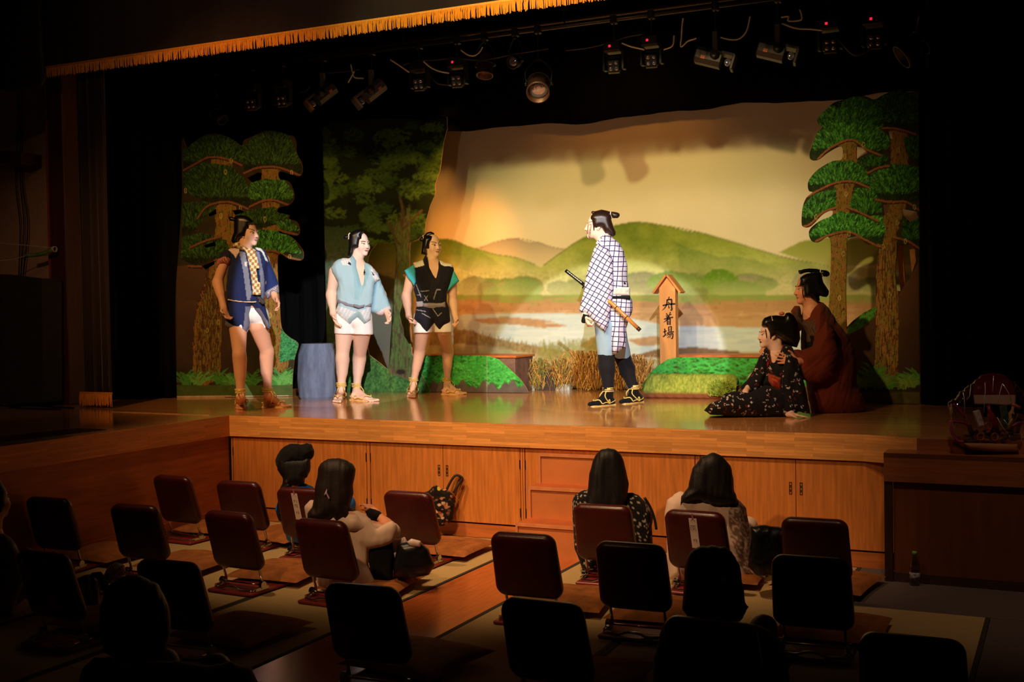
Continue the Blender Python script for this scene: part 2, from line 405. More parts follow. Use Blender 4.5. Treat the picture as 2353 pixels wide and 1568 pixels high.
# wooden steps in the aisle
t = thing('stage_steps', 'three orange wooden steps leading from the aisle up to the stage', 'steps', (3.02, 0.0, 0.0))
wS = 0.505
sf = [(-0.47, 0.0, 0.235), (-0.235, 0.235, 0.47), (-0.045, 0.47, 0.70)]
for i, (yf, za, zb) in enumerate(sf):
    yb = sf[i+1][0] if i < 2 else 0.01
    MB().box(0.012, wS-0.012, yf+0.012, min(yb+0.02, 0.0), za, zb-0.012).build('riser', m_step, t)
    MB().box(0.0, wS, yf+0.004, min(yb+0.02, 0.008), zb-0.012, zb).build('tread', m_steptread, t)
    MB().box(0.0, wS, yf, yf+0.012, zb-0.022, zb+0.002).build('nosing', m_steptrim, t)
    for xs in (0.0, wS-0.018): MB().box(xs, xs+0.018, yf, yf+0.014, za, zb-0.022).build('corner_trim', m_steptrim, t)
    MB().box(-0.002, 0.012, yf+0.012, 0.0, za, zb-0.012).build('side_panel', m_step, t)
    MB().box(wS-0.012, wS+0.002, yf+0.012, 0.0, za, zb-0.012).build('side_panel', m_step, t)
# lower block at the right
t = thing('side_block', 'dark low wooden platform block at the right end of the stage', 'platform', (5.62, -0.35, 0))
MB().box(0, 3.2, 0, 0.20, 0.81, 0.84).build('top', M_strips('block_top', (150, 84, 44), 1.2, 0.05, 'XY', rough=0.3, var=0.15, grain=(.6, 10, 1)), t)
MB().box(0, 3.2, 0, 0.03, 0.655, 0.81).build('fascia', M_strips('block_fascia', (150, 84, 42), 0.5, 0.03, 'XZ', rough=0.45, var=0.15, grain=(1, 1, 10)), t)
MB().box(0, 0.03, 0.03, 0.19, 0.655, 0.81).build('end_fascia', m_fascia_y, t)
MB().box(0.055, 3.2, 0.03, 0.06, 0.06, 0.655).build('panel', M('block_panel', (110, 58, 28), 0.5, var=0.1, scale=4, stretch=(5, 5, .6)), t)
MB().box(0.0, 0.05, 0.012, 0.05, 0.0, 0.655).build('post', M('block_post', (52, 28, 16), 0.5), t)
MB().box(0.05, 3.2, 0.022, 0.06, 0.0, 0.06).build('skirting', M('block_skirt', (60, 32, 26), 0.6), t)

# ------------------------------------------------------------------ proscenium, walls, drapes
struct(MB().box(-6, -2.66, 0.58, 0.75, ST, 6.2).build('wall_proscenium', m_plaster), 'plaster wall beside the stage opening at the far left')
pl = MB().box(-2.66, -2.44, 0.50, 0.72, ST, 6.2, bev=0.01)
struct(pl.build('trim_4', m_redwood), 'dark red-brown wooden pillar left of the curtain')
struct(MB().box(-2.675, -2.655, 0.49, 0.60, ST, 6.2).build('trim_5', M('pillar_edge', (168, 84, 40), 0.5)), 'lighter wooden edging of the left pillar')
def drape(x0, x1, y, z0, z1, amp, wl, n, ph=0.0, y1=None, thick=0.012, hem=None):
    """folded cloth hanging between two x positions (optionally slanting to y1)"""
    y1 = y if y1 is None else y1; xs = np.linspace(0, 1, n); zs = np.linspace(0, 1, 9)
    vs = []; fs = []
    for side in (0, 1):
        for zi in zs:
            for s in xs:
                X = x0+(x1-x0)*s; L_ = abs(x1-x0)+abs(y1-y)
                a = amp*math.sin(2*math.pi*s*L_/wl+ph)+0.4*amp*math.sin(2*math.pi*s*L_/wl*2.3+1.3+ph+1.5*zi)
                zb = z0 + (hem(X) if hem else 0.0)
                vs.append((X, y+(y1-y)*s+a+side*thick, zb+(z1-zb)*zi))
    m = 9*n
    for side in (0, 1):
        for j in range(8):
            for i in range(n-1):
                q = [side*m+j*n+i, side*m+j*n+i+1, side*m+(j+1)*n+i+1, side*m+(j+1)*n+i]
                fs.append(tuple(q if side == 0 else q[::-1]))
    for i in range(n-1):
        fs.append((i, m+i, m+i+1, i+1)); a = 8*n
        fs.append((a+i, a+i+1, m+a+i+1, m+a+i))
    for j in range(8):
        fs.append((j*n, (j+1)*n, m+(j+1)*n, m+j*n)); a = n-1
        fs.append((j*n+a, m+j*n+a, m+(j+1)*n+a, (j+1)*n+a))
    return MB().add(vs, fs)
def fringe(x0, x1, y, zt, ln, step, mat, parent, loc):
    m = MB(); x = x0
    while x < x1:
        l_ = ln*random.uniform(0.86, 1.05); dx = random.uniform(-0.012, 0.012); dy = random.uniform(-0.004, 0.004); r = step*0.62
        b = V(x, y, zt); e = V(x+dx, y+dy, zt-l_); mid = (b+e)/2+V(dx*0.4, -0.003, 0)
        m.tube([b, mid, e], [r, r*1.15, r*0.7], 4); x += step*random.uniform(0.8, 1.2)
    m.box(x0, x1, y-0.006, y+0.006, zt-0.006, zt+0.012)
    m.v = [(p[0]-loc[0], p[1]-loc[1], p[2]-loc[2]) for p in m.v]
    o = m.build('fringe', mat, parent); o['kind'] = 'stuff'; return o
t = thing('main_curtain', 'dark maroon velvet curtain gathered at the left with gold tassel fringe', 'curtain', (-1.86, 0.2, ST))
d = drape(-2.06, -1.68, 0.32, ST+0.13, 4.9, 0.022, 0.10, 40); d.build('cloth', m_maroon, t, True, world=True)
fringe(-2.08, -1.66, 0.29, ST+0.145, 0.125, 0.009, m_gold, t, t.location)
t = thing('valance', 'dark maroon valance above the stage with a long gold tassel fringe', 'valance', (2.0, 0.2, 4.3))
d = drape(-2.44, 7.5, 0.22, 4.25, 6.2, 0.012, 0.5, 160); d.build('cloth', m_maroon, t, True, world=True)
fringe(-2.44, 7.4, 0.195, 4.255, 0.10, 0.0078, m_gold, t, t.location)
def blackdrape(nm, lab, x0, x1, y, z0, z1, y1=None, amp=0.03, hem=None, n=60, ph=0):
    o = drape(x0, x1, y, z0, z1, amp, 0.22, n, ph, y1, hem=hem).build(nm, m_black, None, True); tag(o, lab, 'curtain'); return o
blackdrape('black_leg_curtain', 'black side curtain between the maroon curtain and the left pine board', -2.75, -1.98, 0.95, ST+0.004, 6.0, 1.62)
blackdrape('black_leg_curtain', 'black curtain hanging between the left pine board and the leafy tree board', -2.7, -1.12, 3.15, ST+0.004, 6.0, 3.15)
blackdrape('black_leg_curtain', 'black side curtain at the right of the right pine board', 5.53, 6.3, 2.50, ST+0.004, 6.0, 2.2)
blackdrape('black_leg_curtain', 'black curtain at the far right behind the wrapped gift basket', 6.1, 8.6, 1.5, ST+0.004, 6.0, 0.8)
blackdrape('black_back_curtain', 'wide black curtain across the rear of the stage', -4.2, 8.6, 4.15, ST+0.004, 6.0, amp=0.02, n=120)
blackdrape('black_border_curtain', 'black border cloth with a wavy hem hanging above the painted landscape', -2.4, 7.0, 3.62, 3.85, 6.0, amp=0.01, n=140,
           hem=lambda X: 0.018*math.sin(X*2.3)+0.012*math.sin(X*5.1+1)+0.008*math.sin(X*9))
struct(MB().box(-6, 9, 0.2, 5.2, 6.2, 6.3).build('ceiling', m_dark), 'dark ceiling over the stage')
struct(MB().box(-6, 9, 5.1, 5.2, ST, 6.2).build('wall_back', m_dark), 'dark rear wall of the stage')
o = MB().box(6.60, 6.75, 0.55, 0.62, 3.2, 4.35, bev=0.005).build('wooden_board', M('right_board', (120, 62, 36), 0.6)); tag(o, 'narrow brown wooden board high at the right edge', 'board')
# ------------------------------------------------------------------ painted boards and cloths
# a canvas is a regular grid on a vertical plane; paint colours are kept on its vertices
def inside(poly, X, Y):
    P = np.asarray(poly, float); r = np.zeros(X.shape, bool); n = len(P); j = n-1
    for i in range(n):
        xi, yi = P[i]; xj, yj = P[j]
        c = ((yi > Y) != (yj > Y)) & (X < (xj-xi)*(Y-yi)/((yj-yi) if yj != yi else 1e-9)+xi)
        r ^= c; j = i
    return r
def vnoise(X, Y, sc, seed=0, octv=3):
    """cheap value noise 0..1"""
    out = np.zeros(X.shape); amp = 1.0; tot = 0.0; rg = np.random.default_rng(seed)
    for o in range(octv):
        T = rg.random((256, 256)); x = X/sc; y = Y/sc
        xi = np.floor(x).astype(int); yi = np.floor(y).astype(int); fx = x-xi; fy = y-yi
        fx = fx*fx*(3-2*fx); fy = fy*fy*(3-2*fy)
        g = lambda a, b: T[a % 256, b % 256]
        out += amp*((g(xi, yi)*(1-fx)+g(xi+1, yi)*fx)*(1-fy)+(g(xi, yi+1)*(1-fx)+g(xi+1, yi+1)*fx)*fy)
        tot += amp; amp *= 0.5; sc /= 2.1
    return out/tot
class Canvas:
    def __init__(self, p0, p1, z0, z1, h):
        """vertical plane through ground points p0, p1"""
        self.p0 = V(p0[0], p0[1]); d = V(p1[0], p1[1])-self.p0; self.len = float(np.linalg.norm(d)); self.d = d/self.len
        self.nx = int(self.len/h)+1; self.nz = int((z1-z0)/h)+1; self.h = h; self.z0 = z0
        s = np.arange(self.nx)*h; z = z0+np.arange(self.nz)*h
        S, Z = np.meshgrid(s, z); self.S, self.Z = S, Z
        self.W = np.stack([self.p0[0]+S*self.d[0], self.p0[1]+S*self.d[1], Z], -1)
        q = self.W-CAM; zz = q @ FW
        self.X = W_/2+FPX*(q @ RT)/zz; self.Y = H_/2-FPX*(q @ UP)/zz       # tracing coordinates
        self.C = np.zeros(S.shape+(3,)); self.mask = np.ones(S.shape, bool)
        self.n2 = V(-self.d[1], self.d[0])                                  # plane normal (xy)
    def cell(self, px, py):
        px = np.asarray(px, float); py = np.asarray(py, float)
        D = FW[None]+RT[None]*((px-W_/2)/FPX)[:, None]+UP[None]*((H_/2-py)/FPX)[:, None]
        n3 = V(self.n2[0], self.n2[1], 0); t = ((V(*self.p0, 0)-CAM) @ n3)/(D @ n3); P = CAM+D*t[:, None]
        s = (P[:, :2]-self.p0) @ self.d
        return np.round(s/self.h).astype(int), np.round((P[:, 2]-self.z0)/self.h).astype(int)
    def fill(self, m, col, var=0.0, sc=12, seed=1, alpha=1.0):
        c = np.array(lin(col)); n = 1.0
        if var: n = (1+var*2*(vnoise(self.X[m], self.Y[m], sc, seed)-0.5))[:, None]
        a = alpha if np.isscalar(alpha) else np.asarray(alpha)[:, None]
        self.C[m] = self.C[m]*(1-a)+np.clip(c*n, 0, 1)*a
    def poly(self, pts): return inside(pts, self.X, self.Y)
    def grad(self, m, cols, ys):
        y = self.Y[m]; L_ = np.array([lin(c) for c in cols])
        self.C[m] = np.stack([np.interp(y, ys, L_[:, k]) for k in range(3)], -1)
    def strokes(self, x, y, ang, ln, col, wid=1, bend=0.0, var=0.25, clip=None, alpha=0.8):
        """many brush strokes at once (arrays of start points, angle in radians, 0 = right, pi/2 = up)"""
        x = np.asarray(x, float); n = len(x)
        if n == 0: return
        ln = np.broadcast_to(ln, (n,)); ang = np.broadcast_to(ang, (n,)); k = int(max(3, ln.max()*1.4))
        t = np.linspace(0, 1, k)[None]; a = ang[:, None]+bend*t
        dx = np.cumsum(np.cos(a), 1)*ln[:, None]/k; dy = -np.cumsum(np.sin(a), 1)*ln[:, None]/k
        px = (x[:, None]+dx).ravel(); py = (np.asarray(y, float)[:, None]+dy).ravel()
        c = np.array(lin(col))*(1+var*2*(RNG.random(n)-0.5))[:, None]; c = np.repeat(c, k, 0)
        for oy in range(wid):
            i, j = self.cell(px+oy*0.9, py+oy*0.5); ok = (i >= 0) & (i < self.nx) & (j >= 0) & (j < self.nz)
            if clip is not None: ok[ok] &= clip[j[ok], i[ok]]
            self.C[j[ok], i[ok]] = self.C[j[ok], i[ok]]*(1-alpha)+np.clip(c[ok], 0, 1)*alpha
    def line(self, pts, col, wid=2.0, var=0.15):
        """painted line along a polyline, width in tracing units"""
        m = np.zeros(self.X.shape, bool); P = np.asarray(bez([(*p, 0) for p in pts], 6))[:, :2]
        for a, b in zip(P[:-1], P[1:]):
            x0, x1 = min(a[0], b[0])-wid, max(a[0], b[0])+wid; y0, y1 = min(a[1], b[1])-wid, max(a[1], b[1])+wid
            bb = (self.X > x0) & (self.X < x1) & (self.Y > y0) & (self.Y < y1)
            if not bb.any(): continue
            q = np.stack([self.X[bb], self.Y[bb]], -1)-a; d = b-a; tt = np.clip((q @ d)/(d @ d+1e-9), 0, 1)
            m[bb] |= np.linalg.norm(q-tt[:, None]*d, axis=1) < wid/2
        self.fill(m, col, var, 5); return m
    def scatter(self, m, n):
        k = np.flatnonzero(m.ravel())
        if len(k) == 0: return np.array([]), np.array([])
        k = RNG.choice(k, n); return self.X.ravel()[k]+RNG.uniform(-1, 1, n), self.Y.ravel()[k]+RNG.uniform(-1, 1, n)
    def build(self, name, mat, parent=None, thick=0.018, wave=None, edge=(150, 110, 70), outlines=(), blur=1):
        for _ in range(blur):
            Cp = np.pad(self.C, ((1, 1), (1, 1), (0, 0)), 'edge'); self.C = (Cp[1:-1, 1:-1]*4+(Cp[:-2, 1:-1]+Cp[2:, 1:-1]+Cp[1:-1, :-2]+Cp[1:-1, 2:])*2+Cp[:-2, :-2]+Cp[:-2, 2:]+Cp[2:, :-2]+Cp[2:, 2:])/16
        m = self.mask; nx, nz = self.nx, self.nz
        cm = m[:-1, :-1] & m[1:, :-1] & m[:-1, 1:] & m[1:, 1:]
        id_ = np.arange(nx*nz).reshape(nz, nx)
        F_ = np.stack([id_[:-1, :-1][cm], id_[:-1, 1:][cm], id_[1:, 1:][cm], id_[1:, :-1][cm]], -1)
        Wd = self.W.copy()
        if wave is not None: Wd[..., 1] += wave(Wd[..., 0], Wd[..., 2])
        cp = np.pad(cm, 1); e = []
        iy, ix = np.nonzero(cm)
        for dy, dx, a, b in ((-1, 0, (0, 0), (0, 1)), (1, 0, (1, 1), (1, 0)), (0, -1, (1, 0), (0, 0)), (0, 1, (0, 1), (1, 1))):
            s = ~cp[iy+1+dy, ix+1+dx]; y_, x_ = iy[s], ix[s]
            e.append(np.stack([id_[y_+a[0], x_+a[1]], id_[y_+b[0], x_+b[1]]], -1))
        e = np.concatenate(e); N_ = nx*nz
        if outlines:                                               # pull the stepped rim onto the true outline
            rim = np.unique(e); rx, ry = self.X.ravel()[rim], self.Y.ravel()[rim]; bd_ = np.full(len(rim), 1e9); bx_, by_ = rx.copy(), ry.copy()
            for pl in outlines:
                P = np.asarray(pl, float)
                for A, B in zip(P, np.roll(P, -1, 0)):
                    d = B-A; t_ = np.clip(((rx-A[0])*d[0]+(ry-A[1])*d[1])/(d @ d+1e-9), 0, 1); qx = A[0]+t_*d[0]; qy = A[1]+t_*d[1]; dd = np.hypot(rx-qx, ry-qy); k = dd < bd_; bd_[k] = dd[k]; bx_[k] = qx[k]; by_[k] = qy[k]
            ok = bd_ < 1.6*self.h*FPX/11.0; n3 = V(self.n2[0], self.n2[1], 0)
            D_ = FW[None]+RT[None]*((bx_[ok]-W_/2)/FPX)[:, None]+UP[None]*((H_/2-by_[ok])/FPX)[:, None]; tq = ((V(*self.p0, 0)-CAM) @ n3)/(D_ @ n3)
            Wd.reshape(-1, 3)[rim[ok]] = CAM+D_*tq[:, None]
        back = np.array([self.n2[0], self.n2[1], 0]); back = back*np.sign(back @ FW)*thick
        Fw = np.stack([e[:, 1], e[:, 0], e[:, 0]+N_, e[:, 1]+N_], -1)
        Vt = np.concatenate([Wd.reshape(-1, 3), Wd.reshape(-1, 3)+back]); Ct = np.concatenate([self.C.reshape(-1, 3), np.tile(np.array(lin(edge)), (N_, 1))])
        Fa = np.concatenate([F_, Fw]); used, inv = np.unique(Fa, return_inverse=True)
        return np_mesh(name, Vt[used], inv.reshape(Fa.shape), mat, parent, Ct[used], smooth=False)
m_paint = MV('scene_paint', 0.8, 0.15, 0.0, 160, 0.05)
m_cloth_paint = MV('painted_cloth', 0.9, 0.08, 0.1, 260, 0.05)
m_rawwood = M('raw_pine_wood', (206, 140, 78), 0.6, var=0.12, scale=5, stretch=(8, 8, 0.8))

# ---- landscape backdrop
cv = Canvas((-1.75, 3.8), (5.95, 3.8), ST+0.005, 3.95, 0.0106)
ALL = np.ones(cv.X.shape, bool)
SKY = (238, 226, 196)
cv.fill(ALL, SKY, 0.05, 120, 3)
cv.fill(cv.Y < 440, (214, 196, 160), 0.06, 60, 5, alpha=np.clip((440-cv.Y[cv.Y < 440])/160, 0, 0.8))
# far hills
far = [(1090, 570), (1120, 563), (1155, 552), (1185, 547), (1215, 556), (1240, 556), (1262, 566), (1290, 572), (1320, 570), (1320, 640), (1080, 640)]
m = cv.poly(far); cv.grad(m, [(172, 158, 140), (214, 198, 164), (236, 226, 190)], [548, 585, 630])
cv.line([(1105, 570), (1140, 556), (1185, 548), (1230, 556), (1262, 566), (1300, 574)], (150, 138, 120), 1.5)
# left green hill
lh = [(700, 600), (760, 575), (850, 560), (930, 555), (1010, 549), (1040, 552), (1075, 566), (1105, 575), (1140, 585), (1185, 592), (1230, 608), (1262, 625), (1262, 700), (700, 700)]
m = cv.poly(lh); cv.grad(m, [(112, 144, 58), (156, 180, 92), (210, 214, 146), (224, 220, 164)], [552, 585, 625, 670]); cv.fill(m, (96, 132, 44), 0.3, 30, 8, alpha=0.35*np.clip(vnoise(cv.X[m], cv.Y[m], 40, 9)*2-0.7, 0, 1))
cv.line([(1010, 549), (1040, 552), (1075, 566), (1105, 575), (1140, 585), (1185, 592), (1230, 608)], (92, 118, 44), 1.6)
# big hill
bh = [(1215, 640), (1250, 610), (1290, 580), (1330, 552), (1350, 540), (1390, 525), (1425, 516), (1460, 511), (1500, 513), (1535, 520), (1575, 530), (1610, 535), (1650, 545), (1690, 558), (1730, 570), (1790, 588), (1850, 600), (1905, 612), (2120, 620), (2120, 720), (1215, 720)]
m = cv.poly(bh); cv.grad(m, [(132, 146, 52), (160, 174, 76), (192, 204, 118), (226, 224, 170)], [512, 560, 610, 660])
cv.fill(m, (88, 120, 36), 0.2, 30, 11, alpha=0.55*np.clip(vnoise(cv.X[m]*0.7+cv.Y[m]*0.8, cv.Y[m]*1.6-cv.X[m]*0.3, 55, 12)*2.4-1.0, 0, 1))
cv.line([(1250, 610), (1290, 580), (1330, 552), (1390, 525), (1460, 511), (1535, 520), (1610, 535), (1690, 558), (1790, 588), (1905, 612)], (92, 104, 36), 1.8)
ridge = [(1560, 560), (1600, 575), (1650, 590), (1700, 590), (1740, 600), (1800, 620), (1900, 640), (2120, 640), (2120, 700), (1560, 700)]
m = cv.poly(ridge); cv.grad(m, [(116, 146, 62), (168, 184, 106), (210, 206, 150)], [560, 620, 665])
rh = [(1790, 580), (1840, 555), (1900, 545), (1980, 548), (2120, 560), (2120, 610), (1905, 612), (1850, 600)]
m = cv.poly(rh); cv.grad(m, [(150, 160, 70), (180, 188, 104)], [545, 605])
# brushwork and mist on the hills
for pts, cc in (([(1330, 552), (1425, 516), (1500, 513), (1560, 560), (1640, 620), (1560, 640), (1480, 590), (1400, 560)], (98, 124, 40)), ([(1560, 530), (1650, 545), (1740, 600), (1800, 640), (1700, 640), (1640, 590)], (108, 136, 50)), ([(1010, 549), (1075, 566), (1140, 600), (1180, 640), (1060, 620), (980, 590)], (92, 124, 44))):
    m = cv.poly([tuple(p[:2]) for p in bez([(*p, 0) for p in pts+[pts[0]]], 6)]); dst = np.clip(vnoise(cv.X[m], cv.Y[m], 26, 5)*1.8-0.45, 0, 1); cv.fill(m, cc, 0.1, 14, 3, alpha=0.55*dst)
for poly, n, cs in ((bh, 3600, [(104, 128, 44), (168, 178, 78), (84, 112, 36)]), (lh, 2200, [(96, 128, 48), (168, 184, 92), (120, 150, 60)]), (ridge, 1500, [(100, 136, 58), (176, 190, 108)])):
    m = cv.poly(poly) & (cv.Y < 655)
    for cc in cs:
        x, y = cv.scatter(m, n//len(cs)); cv.strokes(x, y, RNG.uniform(-0.9, 0.9, len(x)), RNG.uniform(3, 9, len(x)), cc, 1, var=0.1, clip=m, alpha=0.14)
m = (cv.Y > 585) & (cv.Y < 690); k_ = np.clip((cv.Y[m]-585)/70, 0, 1)*np.clip(vnoise(cv.X[m]/2.5, cv.Y[m], 40, 77)*1.6-0.35, 0, 1)*0.75; cv.fill(m, (226, 222, 168), 0.0, 1, 1, alpha=k_)
# tree belt with misty crowns
def crowns(y0, x0, x1, n, ry, cols, seed):
    rg = np.random.default_rng(seed)
    for k in range(n):
        cx = rg.uniform(x0, x1); rx = rg.uniform(26, 60); r2 = ry*rg.uniform(0.5, 1.1); cy = y0+rg.uniform(-4, 8)
        m = ((cv.X-cx)/rx)**2+((cv.Y-cy)/r2)**2 < 1+0.25*(vnoise(cv.X, cv.Y, 9, seed+k)-0.5)
        m &= cv.Y < y0+18; c0 = cols[k % len(cols)]
        cv.grad(m, [c0, tuple(min(255, int(v*1.25)) for v in c0)], [cy-r2, cy+14])
crowns(662, 760, 1330, 18, 26, [(140, 150, 96), (122, 150, 84), (150, 158, 112)], 21)
crowns(655, 1440, 2110, 26, 30, [(146, 148, 116), (128, 148, 92), (156, 158, 122)], 31)
for (cx, cy, rx, ry, c) in ((1200, 664, 46, 24, (126, 164, 96)), (1172, 672, 60, 18, (134, 172, 104)), (1580, 660, 70, 26, (112, 148, 60)), (1545, 650, 60, 26, (122, 150, 80)), (1655, 652, 44, 34, (98, 140, 40)), (1700, 668, 60, 22, (120, 154, 76))):
    m = ((cv.X-cx)/rx)**2+((cv.Y-cy)/ry)**2 < 1+0.3*(vnoise(cv.X, cv.Y, 8, int(cx))-0.5); cv.grad(m, [c, tuple(min(255, int(v*1.3)) for v in c)], [cy-ry, cy+ry])
m = (cv.Y > 625) & (cv.Y < 682)
for cc in ((112, 130, 78), (150, 160, 108), (172, 176, 126)):
    x, y = cv.scatter(m, 1200); cv.strokes(x, y, RNG.uniform(0, 6.28, 1200), RNG.uniform(1.5, 4, 1200), cc, 1, var=0.1, alpha=0.35)
k_ = np.clip((cv.Y[m]-640)/40, 0, 1)*0.5; cv.fill(m, (206, 206, 156), 0.0, 1, 1, alpha=k_)
# meadow, fields
cv.fill(cv.Y > 678, (150, 168, 92), 0.15, 30, 41)
m = (cv.Y > 694+4*np.sin(cv.X/60)); cv.fill(m, (190, 150, 108), 0.12, 26, 42)
m = (cv.Y > 712+5*np.sin(cv.X/90+1)); cv.fill(m, (206, 168, 124), 0.12, 24, 43)
x, y = cv.scatter((cv.Y > 690) & (cv.Y < 720), 160); cv.strokes(x, y, math.pi/2, 5, (150, 128, 84), 1)
x, y = cv.scatter((cv.Y > 684) & (cv.Y < 735), 500); cv.strokes(x, y, 0.0, RNG.uniform(12, 50, 500), (190, 148, 106), 1, var=0.12)
# water
wt = [(690, 745), (900, 735), (1060, 724), (1330, 720), (1420, 726), (1530, 748), (1700, 752), (2120, 748), (2120, 812), (1640, 808), (1560, 822), (1420, 826), (1240, 812), (1130, 786), (1060, 770), (690, 780)]
m = cv.poly(wt); cv.grad(m, [(190, 214, 220), (214, 228, 228), (200, 218, 222)], [722, 770, 820]); cv.fill(m, (226, 232, 226), 0.1, 30, 51, alpha=0.6*vnoise(cv.X[m]/6, cv.Y[m], 8, 52))
x, y = cv.scatter(m, 420); cv.strokes(x, y, 0.0, RNG.uniform(20, 80, 420), (194, 212, 218), 1, var=0.08, clip=m)
for pts in ([(1085, 735), (1160, 728), (1230, 733), (1280, 740), (1200, 747), (1110, 744)], [(1195, 748), (1240, 742), (1290, 745), (1305, 750), (1250, 754)], [(1440, 782), (1500, 772), (1560, 780), (1545, 792), (1470, 796)], [(1330, 795), (1370, 770), (1420, 780), (1440, 800), (1380, 812)]):
    m = cv.poly(pts); cv.fill(m, (188, 152, 116), 0.2, 10, 61)
# near reed bank
bk = [(690, 782), (900, 770), (1040, 756), (1085, 762), (1130, 776), (1190, 788), (1260, 800), (1330, 812), (1420, 824), (1440, 832), (1300, 826), (1200, 812), (1120, 800), (1060, 800), (690, 830)]
m = cv.poly(bk); cv.fill(m, (168, 146, 106), 0.25, 14, 71)
x, y = cv.scatter(m, 900); cv.strokes(x, y, math.pi/2+RNG.uniform(-.3, .3, 900), RNG.uniform(4, 11, 900), (132, 118, 78), 1)
nr = cv.poly([(690, 815), (1060, 790), (1180, 806), (1300, 828), (1420, 830), (1560, 822), (1650, 812), (2120, 812), (2120, 910), (690, 910)])
cv.fill(nr, (184, 178, 140), 0.16, 22, 81); x, y = cv.scatter(nr, 700); cv.strokes(x, y, 0.0, RNG.uniform(12, 44, 700), (168, 162, 126), 1, var=0.12)
x, y = cv.scatter(cv.poly([(1240, 800), (1420, 790), (1430, 830), (1240, 830)]), 420); cv.strokes(x, y, math.pi/2+RNG.uniform(-.25, .25, 420), RNG.uniform(8, 22, 420), (150, 150, 84), 1)
m = cv.poly([(1440, 822), (1520, 800), (1600, 798), (1700, 808), (1700, 818), (1560, 822)]); cv.fill(m, (140, 112, 84), 0.2, 10, 88)
# the part behind the leafy tree: rocky slope
m = cv.poly([(690, 560), (800, 600), (900, 640), (950, 660), (950, 910), (690, 910)]); cv.grad(m, [(128, 140, 96), (146, 150, 128), (120, 124, 116)], [560, 700, 850]); cv.fill(m, (90, 100, 84), 0.4, 30, 91, alpha=0.4)
bd = cv.build('landscape_backdrop', m_cloth_paint, None, 0.01, wave=lambda X, Z: 0.012*np.sin(X*3.1+Z*0.6)+0.006*np.sin(X*9+Z*1.2+2)*np.clip(Z-ST, 0, 1), edge=(150, 130, 90))
tag(bd, 'painted cloth of green hills, river and pale sky hung across the stage', 'backdrop')

# ---- pine boards
def pine(cv, outline, holes, tiers, trunks, branches, dark=1.0):
    m = inside(outline, cv.X, cv.Y)
    for h in holes: m &= ~inside(h, cv.X, cv.Y)
    cv.mask = m
    cv.fill(np.ones(cv.X.shape, bool), (58, 52, 34), 0.35, 26, 5)
    return m
def paint_trunk(cv, pts, wid, col=(112, 74, 42)):
    mm = cv.line(pts, (44, 30, 20), wid*1.0+3); cv.line(pts, col, wid, 0.3)
    k = int(len(pts)*wid*12)
    x, y = cv.scatter(mm, k); cv.strokes(x, y, math.pi/2+RNG.uniform(-.2, .2, k), RNG.uniform(6, 22, k), (70, 44, 26), 1)
    k2 = k//2; x, y = cv.scatter(mm, k2); cv.strokes(x, y, math.pi/2+RNG.uniform(-.2, .2, k2), RNG.uniform(5, 18, k2), (160, 112, 58), 1)
    k3 = k//5; x, y = cv.scatter(mm, k3); cv.strokes(x, y, math.pi/2+RNG.uniform(-.2, .2, k3), RNG.uniform(4, 14, k3), (120, 118, 40), 1)
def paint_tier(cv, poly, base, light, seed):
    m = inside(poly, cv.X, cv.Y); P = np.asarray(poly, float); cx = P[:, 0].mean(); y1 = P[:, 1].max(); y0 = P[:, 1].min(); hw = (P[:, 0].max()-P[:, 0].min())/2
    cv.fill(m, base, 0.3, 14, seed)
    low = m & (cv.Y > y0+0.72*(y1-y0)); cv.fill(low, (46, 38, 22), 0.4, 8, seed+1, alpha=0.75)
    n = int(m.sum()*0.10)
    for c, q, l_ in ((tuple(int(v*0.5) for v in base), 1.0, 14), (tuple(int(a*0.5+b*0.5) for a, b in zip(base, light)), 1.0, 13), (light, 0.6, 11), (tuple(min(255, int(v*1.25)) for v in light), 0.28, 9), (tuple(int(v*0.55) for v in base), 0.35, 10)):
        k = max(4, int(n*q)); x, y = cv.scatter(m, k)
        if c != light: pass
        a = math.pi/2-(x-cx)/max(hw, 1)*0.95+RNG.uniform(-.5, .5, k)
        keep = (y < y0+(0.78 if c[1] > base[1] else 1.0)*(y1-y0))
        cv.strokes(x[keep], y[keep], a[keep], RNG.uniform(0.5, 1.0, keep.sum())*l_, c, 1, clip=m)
def grass_tufts(cv, pts, col, n=26, ln=44, seed=0):
    for (x0, y0) in pts:
        a = math.pi/2+RNG.uniform(-0.9, 0.9, n); L_ = RNG.uniform(0.5, 1.0, n)*ln
        for s in (-1, 1):
            q = (a-math.pi/2)*s > 0
            cv.strokes(x0+RNG.uniform(-10, 10, q.sum()), np.full(q.sum(), y0)+RNG.uniform(-3, 3, q.sum()), a[q], L_[q], col, 2, bend=s*0.9)
def knot_rings(cv, pts):
    for (x, y) in pts:
        t = np.linspace(0, 2*math.pi, 13)
        cv.line([(x+2.6*math.cos(a), y+5.6*math.sin(a)) for a in t], (190, 178, 96), 1.4, 0.4)
U = lambda u, v: (1800+u/2.064, 190+v/2.064)
cR = Canvas((4.45, 2.60), (5.53, 2.56), ST+0.004, 3.80, 0.0060)
oR = [U(*p) for p in [(648, 40), (590, 45), (550, 30), (510, 42), (470, 60), (430, 80), (390, 65), (340, 65), (290, 80), (240, 95), (200, 130), (165, 165), (165, 195), (185, 210), (160, 240), (140, 290), (125, 335), (130, 365), (165, 365), (215, 328), (275, 302), (278, 362), (235, 372), (190, 395), (150, 425), (118, 470), (120, 512), (138, 520), (110, 545), (92, 590), (86, 660), (95, 685), (130, 680), (185, 625), (230, 606), (228, 632), (175, 655), (130, 690), (121, 720), (135, 752), (165, 757), (220, 738), (224, 900), (216, 1060), (212, 1250), (300, 1530), (648, 1530)]]
